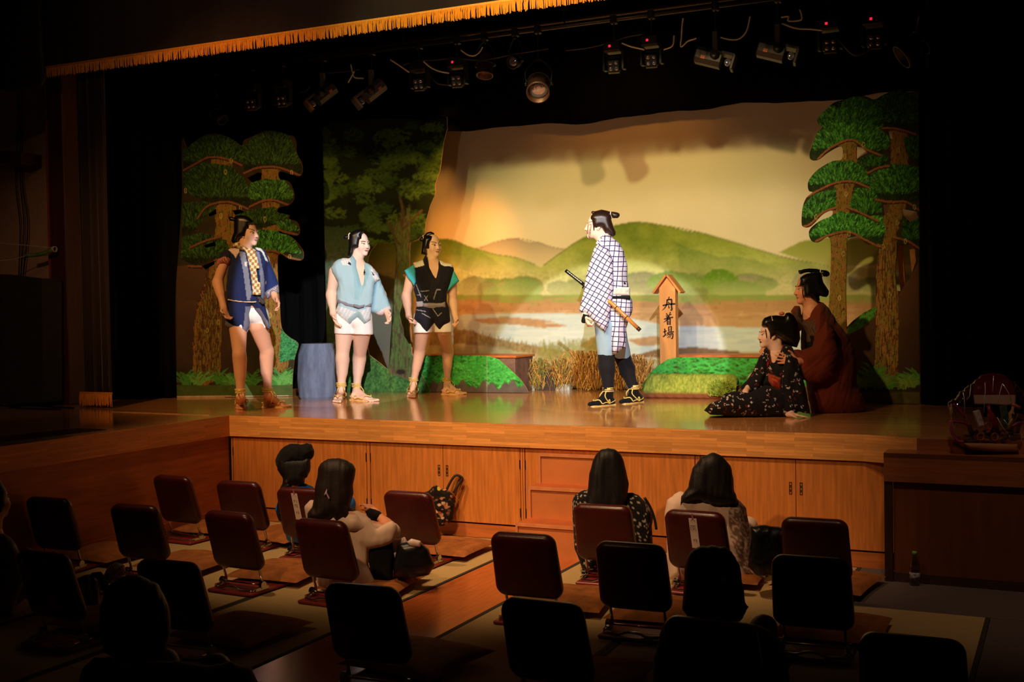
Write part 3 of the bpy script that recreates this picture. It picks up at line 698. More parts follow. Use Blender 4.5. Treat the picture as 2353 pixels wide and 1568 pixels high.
hR = [[U(*p) for p in q] for q in ([(302, 738), (345, 728), (395, 765), (440, 778), (450, 800), (438, 930), (440, 1062), (380, 1092), (330, 1130), (300, 1160), (296, 1000), (300, 850)],
      [(545, 772), (600, 766), (632, 792), (628, 850), (600, 930), (552, 990), (536, 985), (530, 880)], [(472, 578), (502, 580), (497, 615), (478, 632)], [(562, 598), (632, 612), (640, 642), (600, 662), (568, 630)],
      [(347, 302), (372, 308), (402, 334), (362, 352), (347, 364)], [(497, 228), (517, 234), (517, 272), (504, 262)])]
oR = [tuple(p[:2]) for p in bez([(*p, 0) for p in oR], 4)]; pine(cR, oR, hR, None, None, None)
# hillock and rocks at the foot
m = cR.poly([U(*p) for p in [(295, 1180), (350, 1130), (440, 1060), (445, 1100), (380, 1160), (310, 1200)]]); cR.fill(m, (60, 120, 44), 0.3, 8, 3); x, y = cR.scatter(m, 200); cR.strokes(x, y, math.pi/2+RNG.uniform(-.6, .6, 200), 6, (90, 160, 60), 1)
for k, pts in enumerate(([(300, 1200), (380, 1160), (445, 1100), (450, 1400), (300, 1420)], [(545, 1010), (600, 930), (640, 850), (648, 1420), (545, 1400)], [(560, 1180), (640, 1150), (648, 1300), (590, 1320)])):
    m = cR.poly([U(*p) for p in pts]); cR.grad(m, [(126, 86, 54), (92, 62, 40), (70, 50, 34)], [640+30*k, 760, 860]); cR.fill(m, (60, 44, 30), 0.5, 18, 7+k, alpha=0.4)
paint_trunk(cR, [U(*p) for p in [(552, 228), (548, 380), (545, 560), (520, 640), (492, 760), (486, 900), (490, 1050), (486, 1200), (490, 1380)]], 36)
cR.line([U(*p) for p in [(440, 800), (442, 1000), (450, 1200), (440, 1370)]], (60, 40, 24), 5)
m = cR.poly([U(*p) for p in [(445, 800), (535, 790), (545, 1000), (545, 1390), (435, 1390), (440, 1000)]]); cR.fill(m, (124, 82, 44), 0.35, 10, 12); x, y = cR.scatter(m, 700); cR.strokes(x, y, math.pi/2+RNG.uniform(-.15, .15, 700), RNG.uniform(6, 26, 700), (74, 46, 26), 1); x, y = cR.scatter(m, 500); cR.strokes(x, y, math.pi/2, RNG.uniform(6, 20, 500), (166, 120, 60), 1); x, y = cR.scatter(m, 160); cR.strokes(x, y, math.pi/2, RNG.uniform(6, 16, 160), (126, 130, 50), 1)
paint_trunk(cR, [U(*p) for p in [(308, 290), (300, 420), (282, 560), (266, 660), (262, 760), (260, 900), (258, 1060), (256, 1200)]], 38)
tR = [([(640, 45), (550, 28), (430, 80), (420, 150), (470, 215), (560, 225), (645, 240)], 0), ([(645, 250), (570, 260), (580, 330), (648, 400)], 0), ([(350, 370), (430, 330), (500, 350), (480, 400), (400, 420)], 0),
      ([(165, 165), (240, 90), (340, 62), (430, 90), (480, 200), (420, 260), (300, 250), (200, 240), (165, 200)], 0), ([(125, 335), (160, 240), (230, 190), (340, 175), (450, 210), (505, 260), (505, 300), (460, 345), (390, 320), (330, 270), (250, 295), (165, 362), (130, 365)], 1),
      ([(415, 420), (480, 390), (560, 385), (640, 400), (652, 480), (652, 560), (600, 570), (520, 560), (450, 550), (410, 490)], 1), ([(118, 470), (150, 425), (235, 372), (330, 370), (395, 410), (412, 480), (400, 500), (330, 470), (250, 470), (150, 520), (120, 512)], 1),
      ([(86, 660), (92, 590), (140, 530), (250, 500), (250, 590), (185, 620), (130, 680), (95, 685)], 1), ([(340, 500), (420, 500), (465, 570), (470, 640), (440, 660), (360, 610), (310, 590)], 1),
      ([(121, 720), (175, 655), (270, 610), (380, 630), (470, 630), (485, 700), (470, 770), (400, 750), (320, 710), (240, 715), (165, 757), (135, 752)], 2), ([(570, 650), (650, 640), (655, 780), (600, 755), (560, 730)], 0)]
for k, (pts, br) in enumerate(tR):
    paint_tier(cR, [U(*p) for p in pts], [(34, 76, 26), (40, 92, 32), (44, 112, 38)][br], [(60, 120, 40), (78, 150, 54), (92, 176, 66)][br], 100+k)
for pts in ([(470, 215), (530, 218), (580, 230), (625, 245)], [(165, 362), (210, 320), (270, 285), (330, 272), (390, 315), (460, 345)], [(400, 430), (450, 405), (500, 395)], [(108, 545), (170, 510), (250, 475), (330, 470), (405, 498)], [(90, 685), (130, 670), (185, 618), (250, 592)], [(300, 590), (360, 615), (450, 658)], [(155, 752), (230, 720), (310, 708), (380, 742), (440, 772), (485, 785)], [(440, 555), (510, 568), (580, 566), (650, 610)], [(525, 735), (590, 752), (655, 795)]):
    cR.line([U(*p) for p in pts], (150, 98, 56), 5.0, 0.3); cR.line([U(p[0], p[1]+7) for p in pts], (60, 40, 24), 2.4)
grass_tufts(cR, [U(*p) for p in [(360, 1440), (400, 1440), (450, 1450), (500, 1450), (610, 1440), (640, 1430), (420, 1400)]], (84, 150, 54), 30, 46)
grass_tufts(cR, [U(*p) for p in [(380, 1450), (470, 1440), (560, 1450), (600, 1440)]], (120, 150, 60), 20, 38)
m = cR.Y > U(0, 1468)[1]; cR.fill(m, (92, 84, 40), 0.25, 14, 15)
knot_rings(cR, [U(*p) for p in [(380, 293), (292, 348), (298, 528), (155, 637), (312, 718), (284, 812), (266, 1022), (546, 320), (622, 590), (540, 665), (578, 752), (474, 778), (503, 1008)]])
tR_ = thing('pine_board', 'tall painted pine tree cutout board standing behind the brown robed man at the right', 'scenery board', (5.0, 2.58, ST))
cR.build('board', m_paint, tR_, 0.02, outlines=[oR]+hR, blur=0, edge=(190, 130, 70))
for (x0, x1, yb) in ((5.32, 5.34, 3.25), (5.42, 5.48, 3.2)):
    MB().prism([V(x0, 2.60, ST+1.55), V(x0+0.045, 2.60, ST+1.55), V(x1+0.045, yb, ST), V(x1, yb, ST)], (0, 0.03, 0.02)).build('brace', m_rawwood, tR_, world=True)
MB().box(4.95, 5.5, 2.585, 2.63, ST+0.001, ST+0.05).build('foot_rail', m_rawwood, tR_, world=True)

L_ = lambda u, v: (390+u/2.34, 270+v/2.34)
cL = Canvas((-2.02, 1.58), (-0.60, 2.12), ST+0.004, 3.80, 0.0066)
oL = [L_(*p) for p in [(38, 1510), (30, 1000), (48, 700), (65, 400), (62, 110), (90, 160), (120, 140), (170, 105), (230, 85), (290, 95), (340, 120), (385, 150), (400, 120), (450, 100), (500, 75), (545, 70), (600, 80), (640, 95), (665, 100), (680, 140), (678, 175), (690, 210), (705, 235), (714, 270), (705, 310), (670, 312), (590, 290), (590, 330), (640, 345), (665, 400), (665, 440), (640, 470), (600, 480), (580, 490), (580, 510), (640, 525), (640, 545), (680, 560), (698, 600), (685, 635), (620, 625), (590, 610), (590, 622), (650, 640), (710, 705), (718, 750), (700, 770), (640, 760), (582, 740), (582, 900), (590, 1000), (600, 1130), (640, 1180), (680, 1205), (690, 1230), (670, 1300), (660, 1400), (658, 1510)]]
hL = [[L_(*p) for p in q] for q in ([(415, 325), (470, 295), (495, 300), (490, 335), (440, 350)], [(205, 520), (250, 490), (250, 520), (210, 535)], [(335, 500), (380, 495), (400, 510), (350, 525)], [(180, 690), (240, 668), (250, 690), (190, 702)], [(170, 800), (240, 770), (240, 790), (190, 820)])]
oL = [tuple(p[:2]) for p in bez([(*p, 0) for p in oL], 4)]; pine(cL, oL, hL, None, None, None)
for k, pts in enumerate(([(35, 800), (150, 790), (240, 850), (260, 1100), (200, 1300), (40, 1350)], [(260, 1050), (360, 1150), (420, 1300), (420, 1420), (250, 1420)], [(40, 1000), (140, 980), (200, 1060), (140, 1200), (40, 1180)])):
    m = cL.poly([L_(*p) for p in pts]); cL.grad(m, [(112, 84, 62), (84, 62, 50), (62, 50, 40)], [620+30*k, 740, 860]); cL.fill(m, (64, 50, 40), 0.5, 22, 27+k, alpha=0.5)
def grey_brown_trunk(cv, pts, wid): paint_trunk(cv, pts, wid, (104, 78, 52))  # trunks of the left board in a greyer brown
grey_brown_trunk(cL, [L_(*p) for p in [(275, 220), (285, 330), (300, 480), (300, 620), (290, 720), (270, 850), (220, 1000), (190, 1150), (180, 1400)]], 44)
m = cL.poly([L_(*p) for p in [(195, 900), (290, 880), (280, 1100), (270, 1400), (130, 1420), (150, 1200)]]); cL.fill(m, (112, 84, 48), 0.35, 10, 32); x, y = cL.scatter(m, 600); cL.strokes(x, y, math.pi/2+RNG.uniform(-.1, .3, 600), RNG.uniform(6, 26, 600), (66, 44, 28), 1); x, y = cL.scatter(m, 240); cL.strokes(x, y, math.pi/2, RNG.uniform(6, 20, 240), (140, 126, 60), 1)
grey_brown_trunk(cL, [L_(*p) for p in [(545, 270), (540, 420), (545, 560), (550, 700), (555, 850), (560, 1000), (575, 1150), (590, 1330)]], 38)
tL = [([(70, 170), (170, 100), (290, 92), (400, 150), (415, 230), (370, 255), (300, 225), (200, 215), (75, 285)], 0), ([(390, 170), (450, 100), (545, 68), (640, 92), (690, 210), (714, 275), (700, 312), (600, 270), (500, 265), (400, 300)], 0), ([(70, 300), (180, 240), (330, 260), (400, 330), (440, 420), (430, 480), (380, 490), (300, 455), (200, 460), (80, 400)], 0),
      ([(430, 350), (520, 330), (620, 340), (665, 400), (660, 445), (620, 480), (540, 445), (450, 470), (420, 420)], 1), ([(70, 460), (180, 450), (260, 470), (190, 540), (110, 640), (65, 640)], 0), ([(350, 520), (450, 495), (560, 480), (640, 530), (600, 570), (480, 600), (360, 570)], 0), ([(560, 560), (640, 545), (698, 600), (685, 635), (600, 608)], 1), ([(330, 640), (450, 600), (580, 610), (660, 645), (718, 740), (700, 770), (600, 735), (480, 715), (400, 700)], 2), ([(65, 640), (180, 620), (300, 660), (330, 720), (250, 770), (130, 800), (60, 760)], 0)]
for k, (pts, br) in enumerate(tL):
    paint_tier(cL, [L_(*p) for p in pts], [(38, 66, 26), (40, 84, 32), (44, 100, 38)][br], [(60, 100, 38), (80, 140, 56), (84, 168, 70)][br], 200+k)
for pts in ([(75, 285), (140, 250), (210, 215), (300, 222), (385, 258)], [(400, 300), (470, 272), (550, 265), (620, 280), (700, 312)], [(150, 545), (200, 480), (280, 455), (340, 460), (420, 492)], [(430, 480), (500, 450), (560, 445), (640, 472)], [(110, 700), (190, 665), (280, 640)], [(480, 715), (560, 720), (640, 752), (700, 768)], [(590, 608), (640, 620), (690, 632)], [(100, 800), (180, 800), (250, 765)]):
    cL.line([L_(*p) for p in pts], (130, 86, 58), 5.0, 0.3); cL.line([L_(p[0], p[1]+8) for p in pts], (54, 38, 26), 2.4)
m = cL.poly([L_(*p) for p in [(600, 1130), (690, 1225), (670, 1300), (590, 1320)]]); cL.fill(m, (40, 110, 62), 0.4, 6, 41); x, y = cL.scatter(m, 260); cL.strokes(x, y, RNG.uniform(0, 3, 260), 4, (70, 160, 96), 2)
grass_tufts(cL, [L_(*p) for p in [(90, 1440), (270, 1430), (300, 1440), (440, 1440), (560, 1440), (590, 1430), (620, 1440)]], (70, 140, 60), 30, 48)
grass_tufts(cL, [L_(*p) for p in [(150, 1440), (340, 1440), (600, 1440), (640, 1430)]], (100, 170, 84), 22, 40)
m = cL.Y > L_(0, 1440)[1]; cL.fill(m, (74, 96, 48), 0.25, 14, 45)
m = cL.Y > L_(0, 1497)[1]; cL.fill(m, (196, 176, 140), 0.3, 6, 46)
knot_rings(cL, [L_(*p) for p in [(300, 293), (330, 232), (460, 318), (85, 393), (275, 530), (512, 548), (380, 488), (655, 297), (645, 750), (540, 1065), (260, 1102), (202, 1145)]])
tL_ = thing('pine_board', 'tall painted pine tree cutout board behind the actor in the navy jacket', 'scenery board', (-1.3, 1.85, ST))
cL.build('board', m_paint, tL_, 0.02, outlines=[oL]+hL, blur=0, edge=(200, 130, 70))
MB().prism([V(-1.5, 1.82, ST+1.6), V(-1.45, 1.84, ST+1.6), V(-1.65, 2.6, ST), V(-1.7, 2.58, ST)], (0, 0.03, 0.02)).build('brace', m_rawwood, tL_, world=True)

# ---- leafy tree board
T = lambda u, v: (700+u/2.306, 250+v/2.306)
cT = Canvas((-0.85, 2.74), (0.62, 2.98), ST+0.004, 4.0, 0.0072)
oT = [T(*p) for p in [(82, 100), (150, 75), (260, 60), (400, 48), (520, 50), (640, 58), (785, 38), (780, 95), (752, 112), (735, 180), (720, 300), (715, 330), (690, 400), (692, 450), (665, 510), (640, 600), (635, 660), (600, 690), (562, 705), (556, 730), (553, 900), (552, 1150), (566, 1300), (608, 1390), (672, 1506), (82, 1506)]]
hT = [[T(*p) for p in [(335, 790), (350, 752), (380, 715), (440, 708), (480, 725), (487, 765), (478, 900), (470, 1000), (460, 1150), (452, 1330), (440, 1385), (400, 1350), (340, 1305), (320, 1200), (320, 900)]]]
pine(cT, oT, hT, None, None, None)
cT.fill(ALL if ALL.shape == cT.X.shape else np.ones(cT.X.shape, bool), (40, 52, 26), 0.4, 40, 5)
mF = cT.Y < T(0, 760)[1]-30*vnoise(cT.X, cT.Y, 60, 3)
cT.fill(mF, (26, 38, 16), 0.5, 34, 6)
rg = np.random.default_rng(5)
for k in range(95):                                             # leaf clusters
    cx, cy = T(rg.uniform(80, 760), rg.uniform(90, 760)); m = ((cT.X-cx)/rg.uniform(16, 34))**2+((cT.Y-cy)/rg.uniform(10, 20))**2 < 1; m &= mF
    x, y = cT.scatter(m, 70)
    if len(x): cT.strokes(x, y, RNG.uniform(-0.9, -0.1, 70)*np.where(RNG.random(70) < .5, 1, -1), RNG.uniform(4, 9, 70), [(66, 98, 34), (84, 118, 42), (50, 80, 30)][k % 3], 2, clip=mF)
m = cT.poly([T(*p) for p in [(82, 620), (300, 640), (340, 800), (330, 1300), (82, 1300)]]); cT.grad(m, [(52, 72, 44), (92, 104, 88), (84, 96, 92), (50, 66, 48)], [520, 600, 680, 780])
x, y = cT.scatter(m, 900); cT.strokes(x, y, RNG.uniform(0, 3, 900), RNG.uniform(3, 9, 900), (54, 92, 56), 2)
m = cT.poly([T(*p) for p in [(82, 1260), (200, 1290), (330, 1310), (460, 1400), (560, 1340), (672, 1506), (82, 1506)]]); cT.fill(m, (62, 110, 54), 0.35, 16, 9); x, y = cT.scatter(m, 1500); cT.strokes(x, y, RNG.uniform(0.2, 2.8, 1500), RNG.uniform(5, 12, 1500), (92, 150, 74), 1); x, y = cT.scatter(m, 600); cT.strokes(x, y, RNG.uniform(0.2, 2.8, 600), RNG.uniform(5, 10, 600), (44, 76, 38), 1)
tk = [T(*p) for p in [(520, 560), (515, 700), (516, 850), (512, 1000), (506, 1150), (508, 1300), (505, 1440)]]
mt = cT.poly([T(*p) for p in [(470, 620), (560, 560), (560, 700), (553, 900), (552, 1150), (566, 1310), (600, 1400), (560, 1440), (500, 1420), (440, 1400), (462, 1330), (470, 1150), (480, 900), (488, 760)]])
cT.fill(mt, (112, 100, 70), 0.3, 10, 14); x, y = cT.scatter(mt, 700); cT.strokes(x, y, math.pi/2+RNG.uniform(-.12, .12, 700), RNG.uniform(8, 34, 700), (72, 66, 44), 1); x, y = cT.scatter(mt, 420); cT.strokes(x, y, math.pi/2, RNG.uniform(8, 30, 420), (96, 128, 66), 1)
for pts in ([(505, 720), (480, 690), (462, 640), (440, 600)], [(520, 640), (560, 600), (620, 540)], [(515, 620), (520, 540), (505, 470)]): cT.line([T(*p) for p in pts], (84, 76, 50), 6, 0.3)
m = ((cT.X-T(510, 0)[0])/11)**2+((cT.Y-T(0, 1395)[1])/6)**2 < 1; cT.fill(m, (52, 44, 34), 0.2, 5, 3)
tT = thing('leafy_tree_board', 'tall painted leafy tree board with an arched opening left of its trunk', 'scenery board', (-0.1, 2.86, ST))
cT.build('board', m_paint, tT, 0.02, outlines=[oT]+hT, edge=(220, 190, 140))
MB().prism([V(0.06, 2.89, ST+1.3), V(0.11, 2.89, ST+1.3), V(0.11, 3.08, ST), V(0.06, 3.08, ST)], (0, 0.02, 0.02)).build('brace', m_rawwood, tT, world=True)

# ---- grassy banks
def grass_paint(cv, m, base, cols, n, ln, ang=(0.2, 1.2)):
    cv.fill(m, base, 0.3, 14, 3)
    for c in cols:
        x, y = cv.scatter(m, n); cv.strokes(x, y, RNG.uniform(ang[0], ang[1], n), RNG.uniform(0.5, 1, n)*ln, c, 2, bend=-0.7, clip=m)
cA = Canvas((0.24, 2.94), (1.55, 3.07), ST+0.003, 1.34, 0.0062)
oA = [(962, 818), (1060, 817), (1120, 818), (1145, 826), (1170, 848), (1195, 872), (1208, 890), (1215, 906), (962, 906)]; cA.mask = cA.poly(oA)
cA.fill(np.ones(cA.X.shape, bool), (96, 88, 84), 0.25, 12, 4)
gm = cA.Y < 884+7*np.sin(cA.X/9.0)+5*np.sin(cA.X/3.7)-np.clip(cA.X-1130, 0, 90)*0.02
grass_paint(cA, gm, (34, 92, 36), [(20, 60, 24), (60, 150, 66), (92, 206, 96), (60, 170, 70)], 420, 26, (-0.5, 0.9))
cA.line([(1119, 818), (1119, 905)], (150, 160, 120), 1.4)
tA = thing('grass_bank', 'painted grass bank in front of a low platform behind the actor in the black jacket', 'scenery board', (0.85, 3.0, ST))
cA.build('front_board', m_paint, tA, 0.02, outlines=[oA], edge=(190, 150, 100))
MB().box(0.10, 1.33, 3.10, 3.55, ST+0.002, ST+0.375).build('platform_body', M('platform_side', (120, 92, 82), 0.7, var=0.2), tA, world=True)
MB().box(0.08, 1.35, 3.08, 3.57, ST+0.375, ST+0.40, bev=0.004).build('platform_top', M('platform_top', (196, 110, 52), 0.5, var=0.15, scale=6), tA, world=True)
o = MB().box(1.37, 1.62, 3.5, 3.72, ST, ST+0.215, bev=0.004).build('dark_box', M('dark_box', (58, 54, 62), 0.7, var=0.2)); tag(o, 'low dark grey box right of the left grass bank', 'box')

cB = Canvas((2.82, 2.92), (4.6, 2.84), ST+0.003, 1.36, 0.0066)
oB = [(1474, 918), (1476, 885), (1490, 862), (1510, 842), (1535, 826), (1560, 821), (1640, 822), (1760, 824), (1880, 826), (1880, 925)]; cB.mask = cB.poly(oB)
cB.fill(np.ones(cB.X.shape, bool), (120, 84, 52), 0.25, 12, 4)
gm = cB.Y < 893+5*np.sin(cB.X/8.0)
grass_paint(cB, gm, (44, 100, 34), [(90, 60, 34), (24, 74, 26), (70, 160, 60), (74, 190, 84)], 520, 26, (-0.4, 0.9))
cB.line([(1557, 822), (1557, 866)], (90, 70, 50), 1.4)
tB = thing('grass_bank', 'painted grass bank below the wooden signpost left of the seated girl', 'scenery board', (3.5, 2.9, ST))
cB.build('front_board', m_paint, tB, 0.02, outlines=[oB], edge=(200, 150, 90))
MB().box(3.12, 4.55, 3.08, 3.45, ST+0.002, ST+0.385).build('platform_body', M('platform_side', (120, 92, 82)), tB, world=True)
MB().box(3.10, 4.57, 3.06, 3.47, ST+0.385, ST+0.41, bev=0.004).build('platform_top', M('platform_top', (196, 110, 52)), tB, world=True)
# low log-like grass piece in front
t = thing('grass_log', 'low rounded painted grass log with a leafy tuft in front of the right grass bank', 'scenery', (3.35, 2.74, ST))
p0, p1 = atz(1478, 916, ST), atz(1690, 919, ST); ax = nrm(p1-p0); Ln = float(np.linalg.norm(p1-p0)); nb = V(-ax[1], ax[0], 0)
prof = [(0.0, 0.0), (0.02, 0.02), (0.012, 0.07), (-0.012, 0.13), (-0.05, 0.19), (-0.10, 0.225), (-0.16, 0.235), (-0.16, 0.0)]
Vs = []; Cs = []; nu = 190; pr_ = np.array(bez([(a, b, 0) for a, b in prof[:-1]], 9))[:, :2]
for i in range(nu):
    s = i/(nu-1); e = min(1, (s*Ln/0.05))**0.5*min(1, ((1-s)*Ln/0.05))**0.5
    for (a, b) in pr_:
        Vs.append(p0+ax*s*Ln+nb*(-a*1.0+0.02)+V(0, 0, 1)*b*(0.75+0.25*e)+nb*0.004*math.sin(s*60+b*40))
Vs = np.array(Vs); npz = len(pr_); F_ = np.array([(i*npz+j, (i+1)*npz+j, (i+1)*npz+j+1, i*npz+j+1) for i in range(nu-1) for j in range(npz-1)])
zz = Vs[:, 2]-ST; uu = np.repeat(np.arange(nu), npz)/nu*40
nn = vnoise(uu*2.2+zz*30, zz*60-uu*0.6, 1.4, 4); hh = np.array([lin(c) for c in [(128, 78, 48), (86, 120, 40), (150, 170, 60), (196, 200, 86)]])
w = np.clip((zz-0.045)/0.03, 0, 1)[:, None]; g = hh[1]*(1-nn[:, None])+hh[3]*nn[:, None]; Cs = hh[0]*(1-w)+g*w
np_mesh('body', Vs, F_, m_paint, t, Cs)
MB().prism([p0+nb*0.06+ax*0.04, p0+ax*(Ln-0.04)+nb*0.06, p0+ax*(Ln-0.04)+nb*0.17, p0+nb*0.17+ax*0.04], (0, 0, 0.15)).build('core', M('log_core', (110, 80, 50), 0.8), t, world=True)
tb = MB(); q = p0+ax*(Ln*0.86)+V(0, 0, 0.06)-nb*0.02
for k in range(420):
    a = random.uniform(-1.5, 1.5); l_ = random.uniform(0.05, 0.11); b0 = q+ax*random.gauss(0, 0.04)-nb*random.uniform(-0.01, 0.02)+V(0, 0, random.uniform(-0.03, 0.08))
    e = b0+ax*math.sin(a)*l_*0.8-nb*random.uniform(0, 0.03)+V(0, 0, math.cos(a)*l_*0.8); sd = nrm(np.cross(e-b0, nb))*0.004
    tb.add([b0-sd, b0+sd, (b0+e)/2+sd*1.2-nb*0.006, e, (b0+e)/2-sd*1.2-nb*0.006], [(0, 1, 2, 3, 4)])
o = tb.build('leaf_tuft', M('tuft_green', (150, 172, 60), 0.7, var=0.3, scale=30), t, world=True); o['kind'] = 'stuff'

# ---- signpost with brush lettering
s0 = aty(1537, 836, 2.98); cx = s0[0]; yF = 2.955
t = thing('signpost', 'square wooden signpost with a small gabled roof and black brush characters', 'signpost', (cx, 3.0, ST))
hw = 0.083; zt = aty(1537, 662, yF)[2]-ST; zp = aty(1537, 634, yF)[2]-ST
m_sign = M('sign_wood', (230, 160, 88), 0.55, var=0.07, scale=4, stretch=(6, 6, 0.8))
m_roof = M('sign_roof_wood', (214, 138, 70), 0.55, var=0.1, scale=5)
MB().prism([V(-hw, -0.045, 0), V(hw, -0.045, 0), V(hw, -0.045, zt), V(0, -0.045, zp-0.02), V(-hw, -0.045, zt)], (0, 0.09, 0)).build('post', m_sign, t)
for s in (-1, 1):
    a = V(0, -0.075, zp); b = V(s*0.135, -0.075, zt-0.055)
    d_ = nrm(b-a); n_ = V(-d_[2], 0, d_[0])*(-s)
    n_ = n_ if n_[2] > 0 else -n_
    MB().prism([a, b, b+n_*0.02, a+n_*0.02], (0, 0.15, 0)).build('roof_board', m_roof, t)
m_ink = M('black_ink', (26, 14, 12), 0.6, var=0.05)
# strokes traced as centre lines with widths, in units of the zoomed lettering (818 x 1568 over 120 x 230 px)
K = lambda u, v: aty(1480+u/6.817, 610+v/6.817, yF)
chars = {'character_boat': [
            [(392, 500, 12), (380, 540, 8)], [(362, 540, 13), (352, 620, 12), (318, 675, 9), (278, 712, 3)], [(362, 545, 12), (410, 535, 14), (432, 545, 15), (430, 640, 15), (436, 680, 16), (430, 705, 12), (410, 695, 4)],
            [(378, 575, 9), (396, 598, 13)], [(300, 630, 14), (380, 612, 15), (478, 605, 17)], [(384, 635, 9), (392, 668, 13)]],
         'character_arrive': [
            [(352, 758, 12), (366, 778, 9)], [(412, 738, 12), (398, 770, 7)], [(345, 795, 9), (385, 786, 10), (425, 768, 10)], [(350, 815, 9), (400, 805, 10)], [(318, 843, 11), (385, 828, 12), (448, 815, 13)], [(385, 785, 9), (366, 840, 10), (340, 872, 9), (305, 895, 3)],
            [(362, 855, 10), (366, 925, 11)], [(362, 855, 9), (405, 842, 11), (412, 850, 11), (410, 930, 12)], [(370, 880, 7), (405, 872, 7)], [(370, 900, 7), (405, 893, 7)], [(368, 922, 8), (408, 915, 8)]],
         'character_place': [
            [(308, 1045, 11), (352, 1028, 9)], [(325, 1000, 13), (330, 1095, 11)], [(305, 1115, 14), (330, 1098, 11), (355, 1075, 4)],
            [(382, 970, 9), (386, 1035, 10)], [(382, 972, 8), (422, 962, 11), (430, 970, 11), (428, 1035, 10)], [(388, 1002, 7), (424, 996, 7)], [(388, 1032, 7), (426, 1026, 7)], [(362, 1062, 10), (410, 1050, 11), (462, 1042, 12)],
            [(385, 1062, 9), (365, 1095, 7), (350, 1108, 3)], [(380, 1085, 8), (440, 1068, 11), (452, 1078, 12), (448, 1130, 13), (436, 1150, 10), (418, 1135, 3)], [(405, 1085, 8), (385, 1118, 7), (358, 1138, 3)], [(428, 1080, 8), (410, 1118, 7), (385, 1142, 3)]]}
for nm, st in chars.items():
    b = MB()
    for s in st:
        C_ = bez([V(*(K(u, v)-V(cx, 3.0, ST))) for u, v, w in s], 5); ws = np.interp(np.linspace(0, 1, len(C_)), np.linspace(0, 1, len(s)), [w for _, _, w in s])/6.817/222*0.80
        up_ = []; dn = []
        for i, c in enumerate(C_):
            tt = nrm(C_[min(i+1, len(C_)-1)]-C_[max(i-1, 0)]); sd = V(-tt[2], 0, tt[0]); up_.append(V(c[0], -0.0465, c[2])+sd*ws[i]); dn.append(V(c[0], -0.0465, c[2])-sd*ws[i])
        b.add(up_+dn, [(i, i+1, len(C_)+i+1, len(C_)+i) for i in range(len(C_)-1)])
        for i in (0, len(C_)-1):
            c = V(C_[i][0], -0.0466, C_[i][2]); b.add([c+V(math.cos(a), 0, math.sin(a))*ws[i]*0.98 for a in np.linspace(0, 2*math.pi, 9)[:-1]], [tuple(range(8))])
    b.build(nm, m_ink, t)

# ---- barrel-like stump
bc = atz(724, 919, ST); bc = bc+nrm(V(FW[0], FW[1], 0))*0.2
t = thing('barrel_prop', 'blue-grey painted barrel prop standing between two actors at the left', 'barrel', tuple(bc))
rings = []; cols = []
Hb = 0.575; nb_ = 96; nz_ = 110
for j in range(nz_):
    s = j/(nz_-1); r = np.interp(s, [0, .04, .2, .55, .8, .95, 1.0], [.185, .197, .207, .205, .198, .172, .162])
    for k in range(nb_):
        a = 2*math.pi*k/nb_; rr = r*(1+0.012*math.sin(a*5+s*3)+0.012*math.sin(a*11-s*7)+0.008*math.sin(s*17+a*2))
        rings.append((rr*math.cos(a), rr*math.sin(a), s*Hb))
Vb = np.array(rings); aa = np.arctan2(Vb[:, 1], Vb[:, 0])*20; n1 = vnoise(aa+40, Vb[:, 2]*9+5, 3.0, 5); n2 = vnoise(aa*2+90, Vb[:, 2]*60, 3.0, 6)
cA_, cB_, cC_ = (np.array(lin(c)) for c in ((92, 104, 130), (140, 152, 176), (60, 66, 84)))
Cb = cA_*(1-n1[:, None])+cB_*n1[:, None]; Cb = Cb*(0.82+0.36*n2[:, None])
Fb = np.array([(j*nb_+k, j*nb_+(k+1) % nb_, (j+1)*nb_+(k+1) % nb_, (j+1)*nb_+k) for j in range(nz_-1) for k in range(nb_)])
np_mesh('body', Vb, Fb, m_paint, t, Cb, world=False)
MB().lathe([(0.0, Hb-0.006), (0.158, Hb-0.004), (0.162, Hb)], 32).build('lid', M('barrel_lid', (110, 118, 136), 0.7, var=0.2), t)

# ---- dried plants along the river bank
def dry_plant(nm, lab, px0, px1, base_px, h, n, cols, seed, droop=0.6, pot=None):
    rg = random.Random(seed); c0 = aty((px0+px1)/2, base_px, 3.5); c0[2] = ST; t = thing(nm, lab, 'plant', tuple(c0), group='dried plants on the stage')
    wx = (px1-px0)/206/2
    for ci, c in enumerate(cols):
        b = MB()
        for k in range(n//len(cols)):
            x = rg.gauss(0, 0.42)*wx; y = rg.uniform(-0.06, 0.08); z0 = rg.uniform(0, h*0.65); a = rg.uniform(0, 2*math.pi); l_ = rg.uniform(0.4, 1.0)*h*0.75
            out = l_*rg.uniform(0.2, 0.7); p = V(x, y, z0); q = p+V(math.cos(a)*out*0.6, math.sin(a)*out*0.4, l_*0.6); e = q+V(math.cos(a)*out*0.6, math.sin(a)*out*0.4, -l_*droop*rg.uniform(0.0, 0.9))
            q[2] = min(q[2], h); e[2] = min(max(0.01, e[2]), h)
            sd = nrm(np.cross(e-p, V(0.2, 1, 0.1)))*rg.uniform(0.003, 0.007)
            b.add([p-sd*0.5, p+sd*0.5, q+sd, e, q-sd], [(0, 1, 2, 4), (4, 2, 3)])
        o = b.build('foliage', c, t); o['kind'] = 'stuff'
    if pot: MB().box(-wx*0.75, wx*0.75, 0.02, 0.08, 0.0, 0.07).build('base_board', pot, t)
m_straw = M('dry_straw', (196, 150, 76), 0.8, var=0.3, scale=40); m_straw2 = M('dry_brown', (150, 100, 48), 0.8, var=0.3, scale=40); m_olive = M('dry_olive', (128, 134, 70), 0.8, var=0.3, scale=40)
m_base = M('pale_board', (176, 188, 196), 0.7, var=0.2)
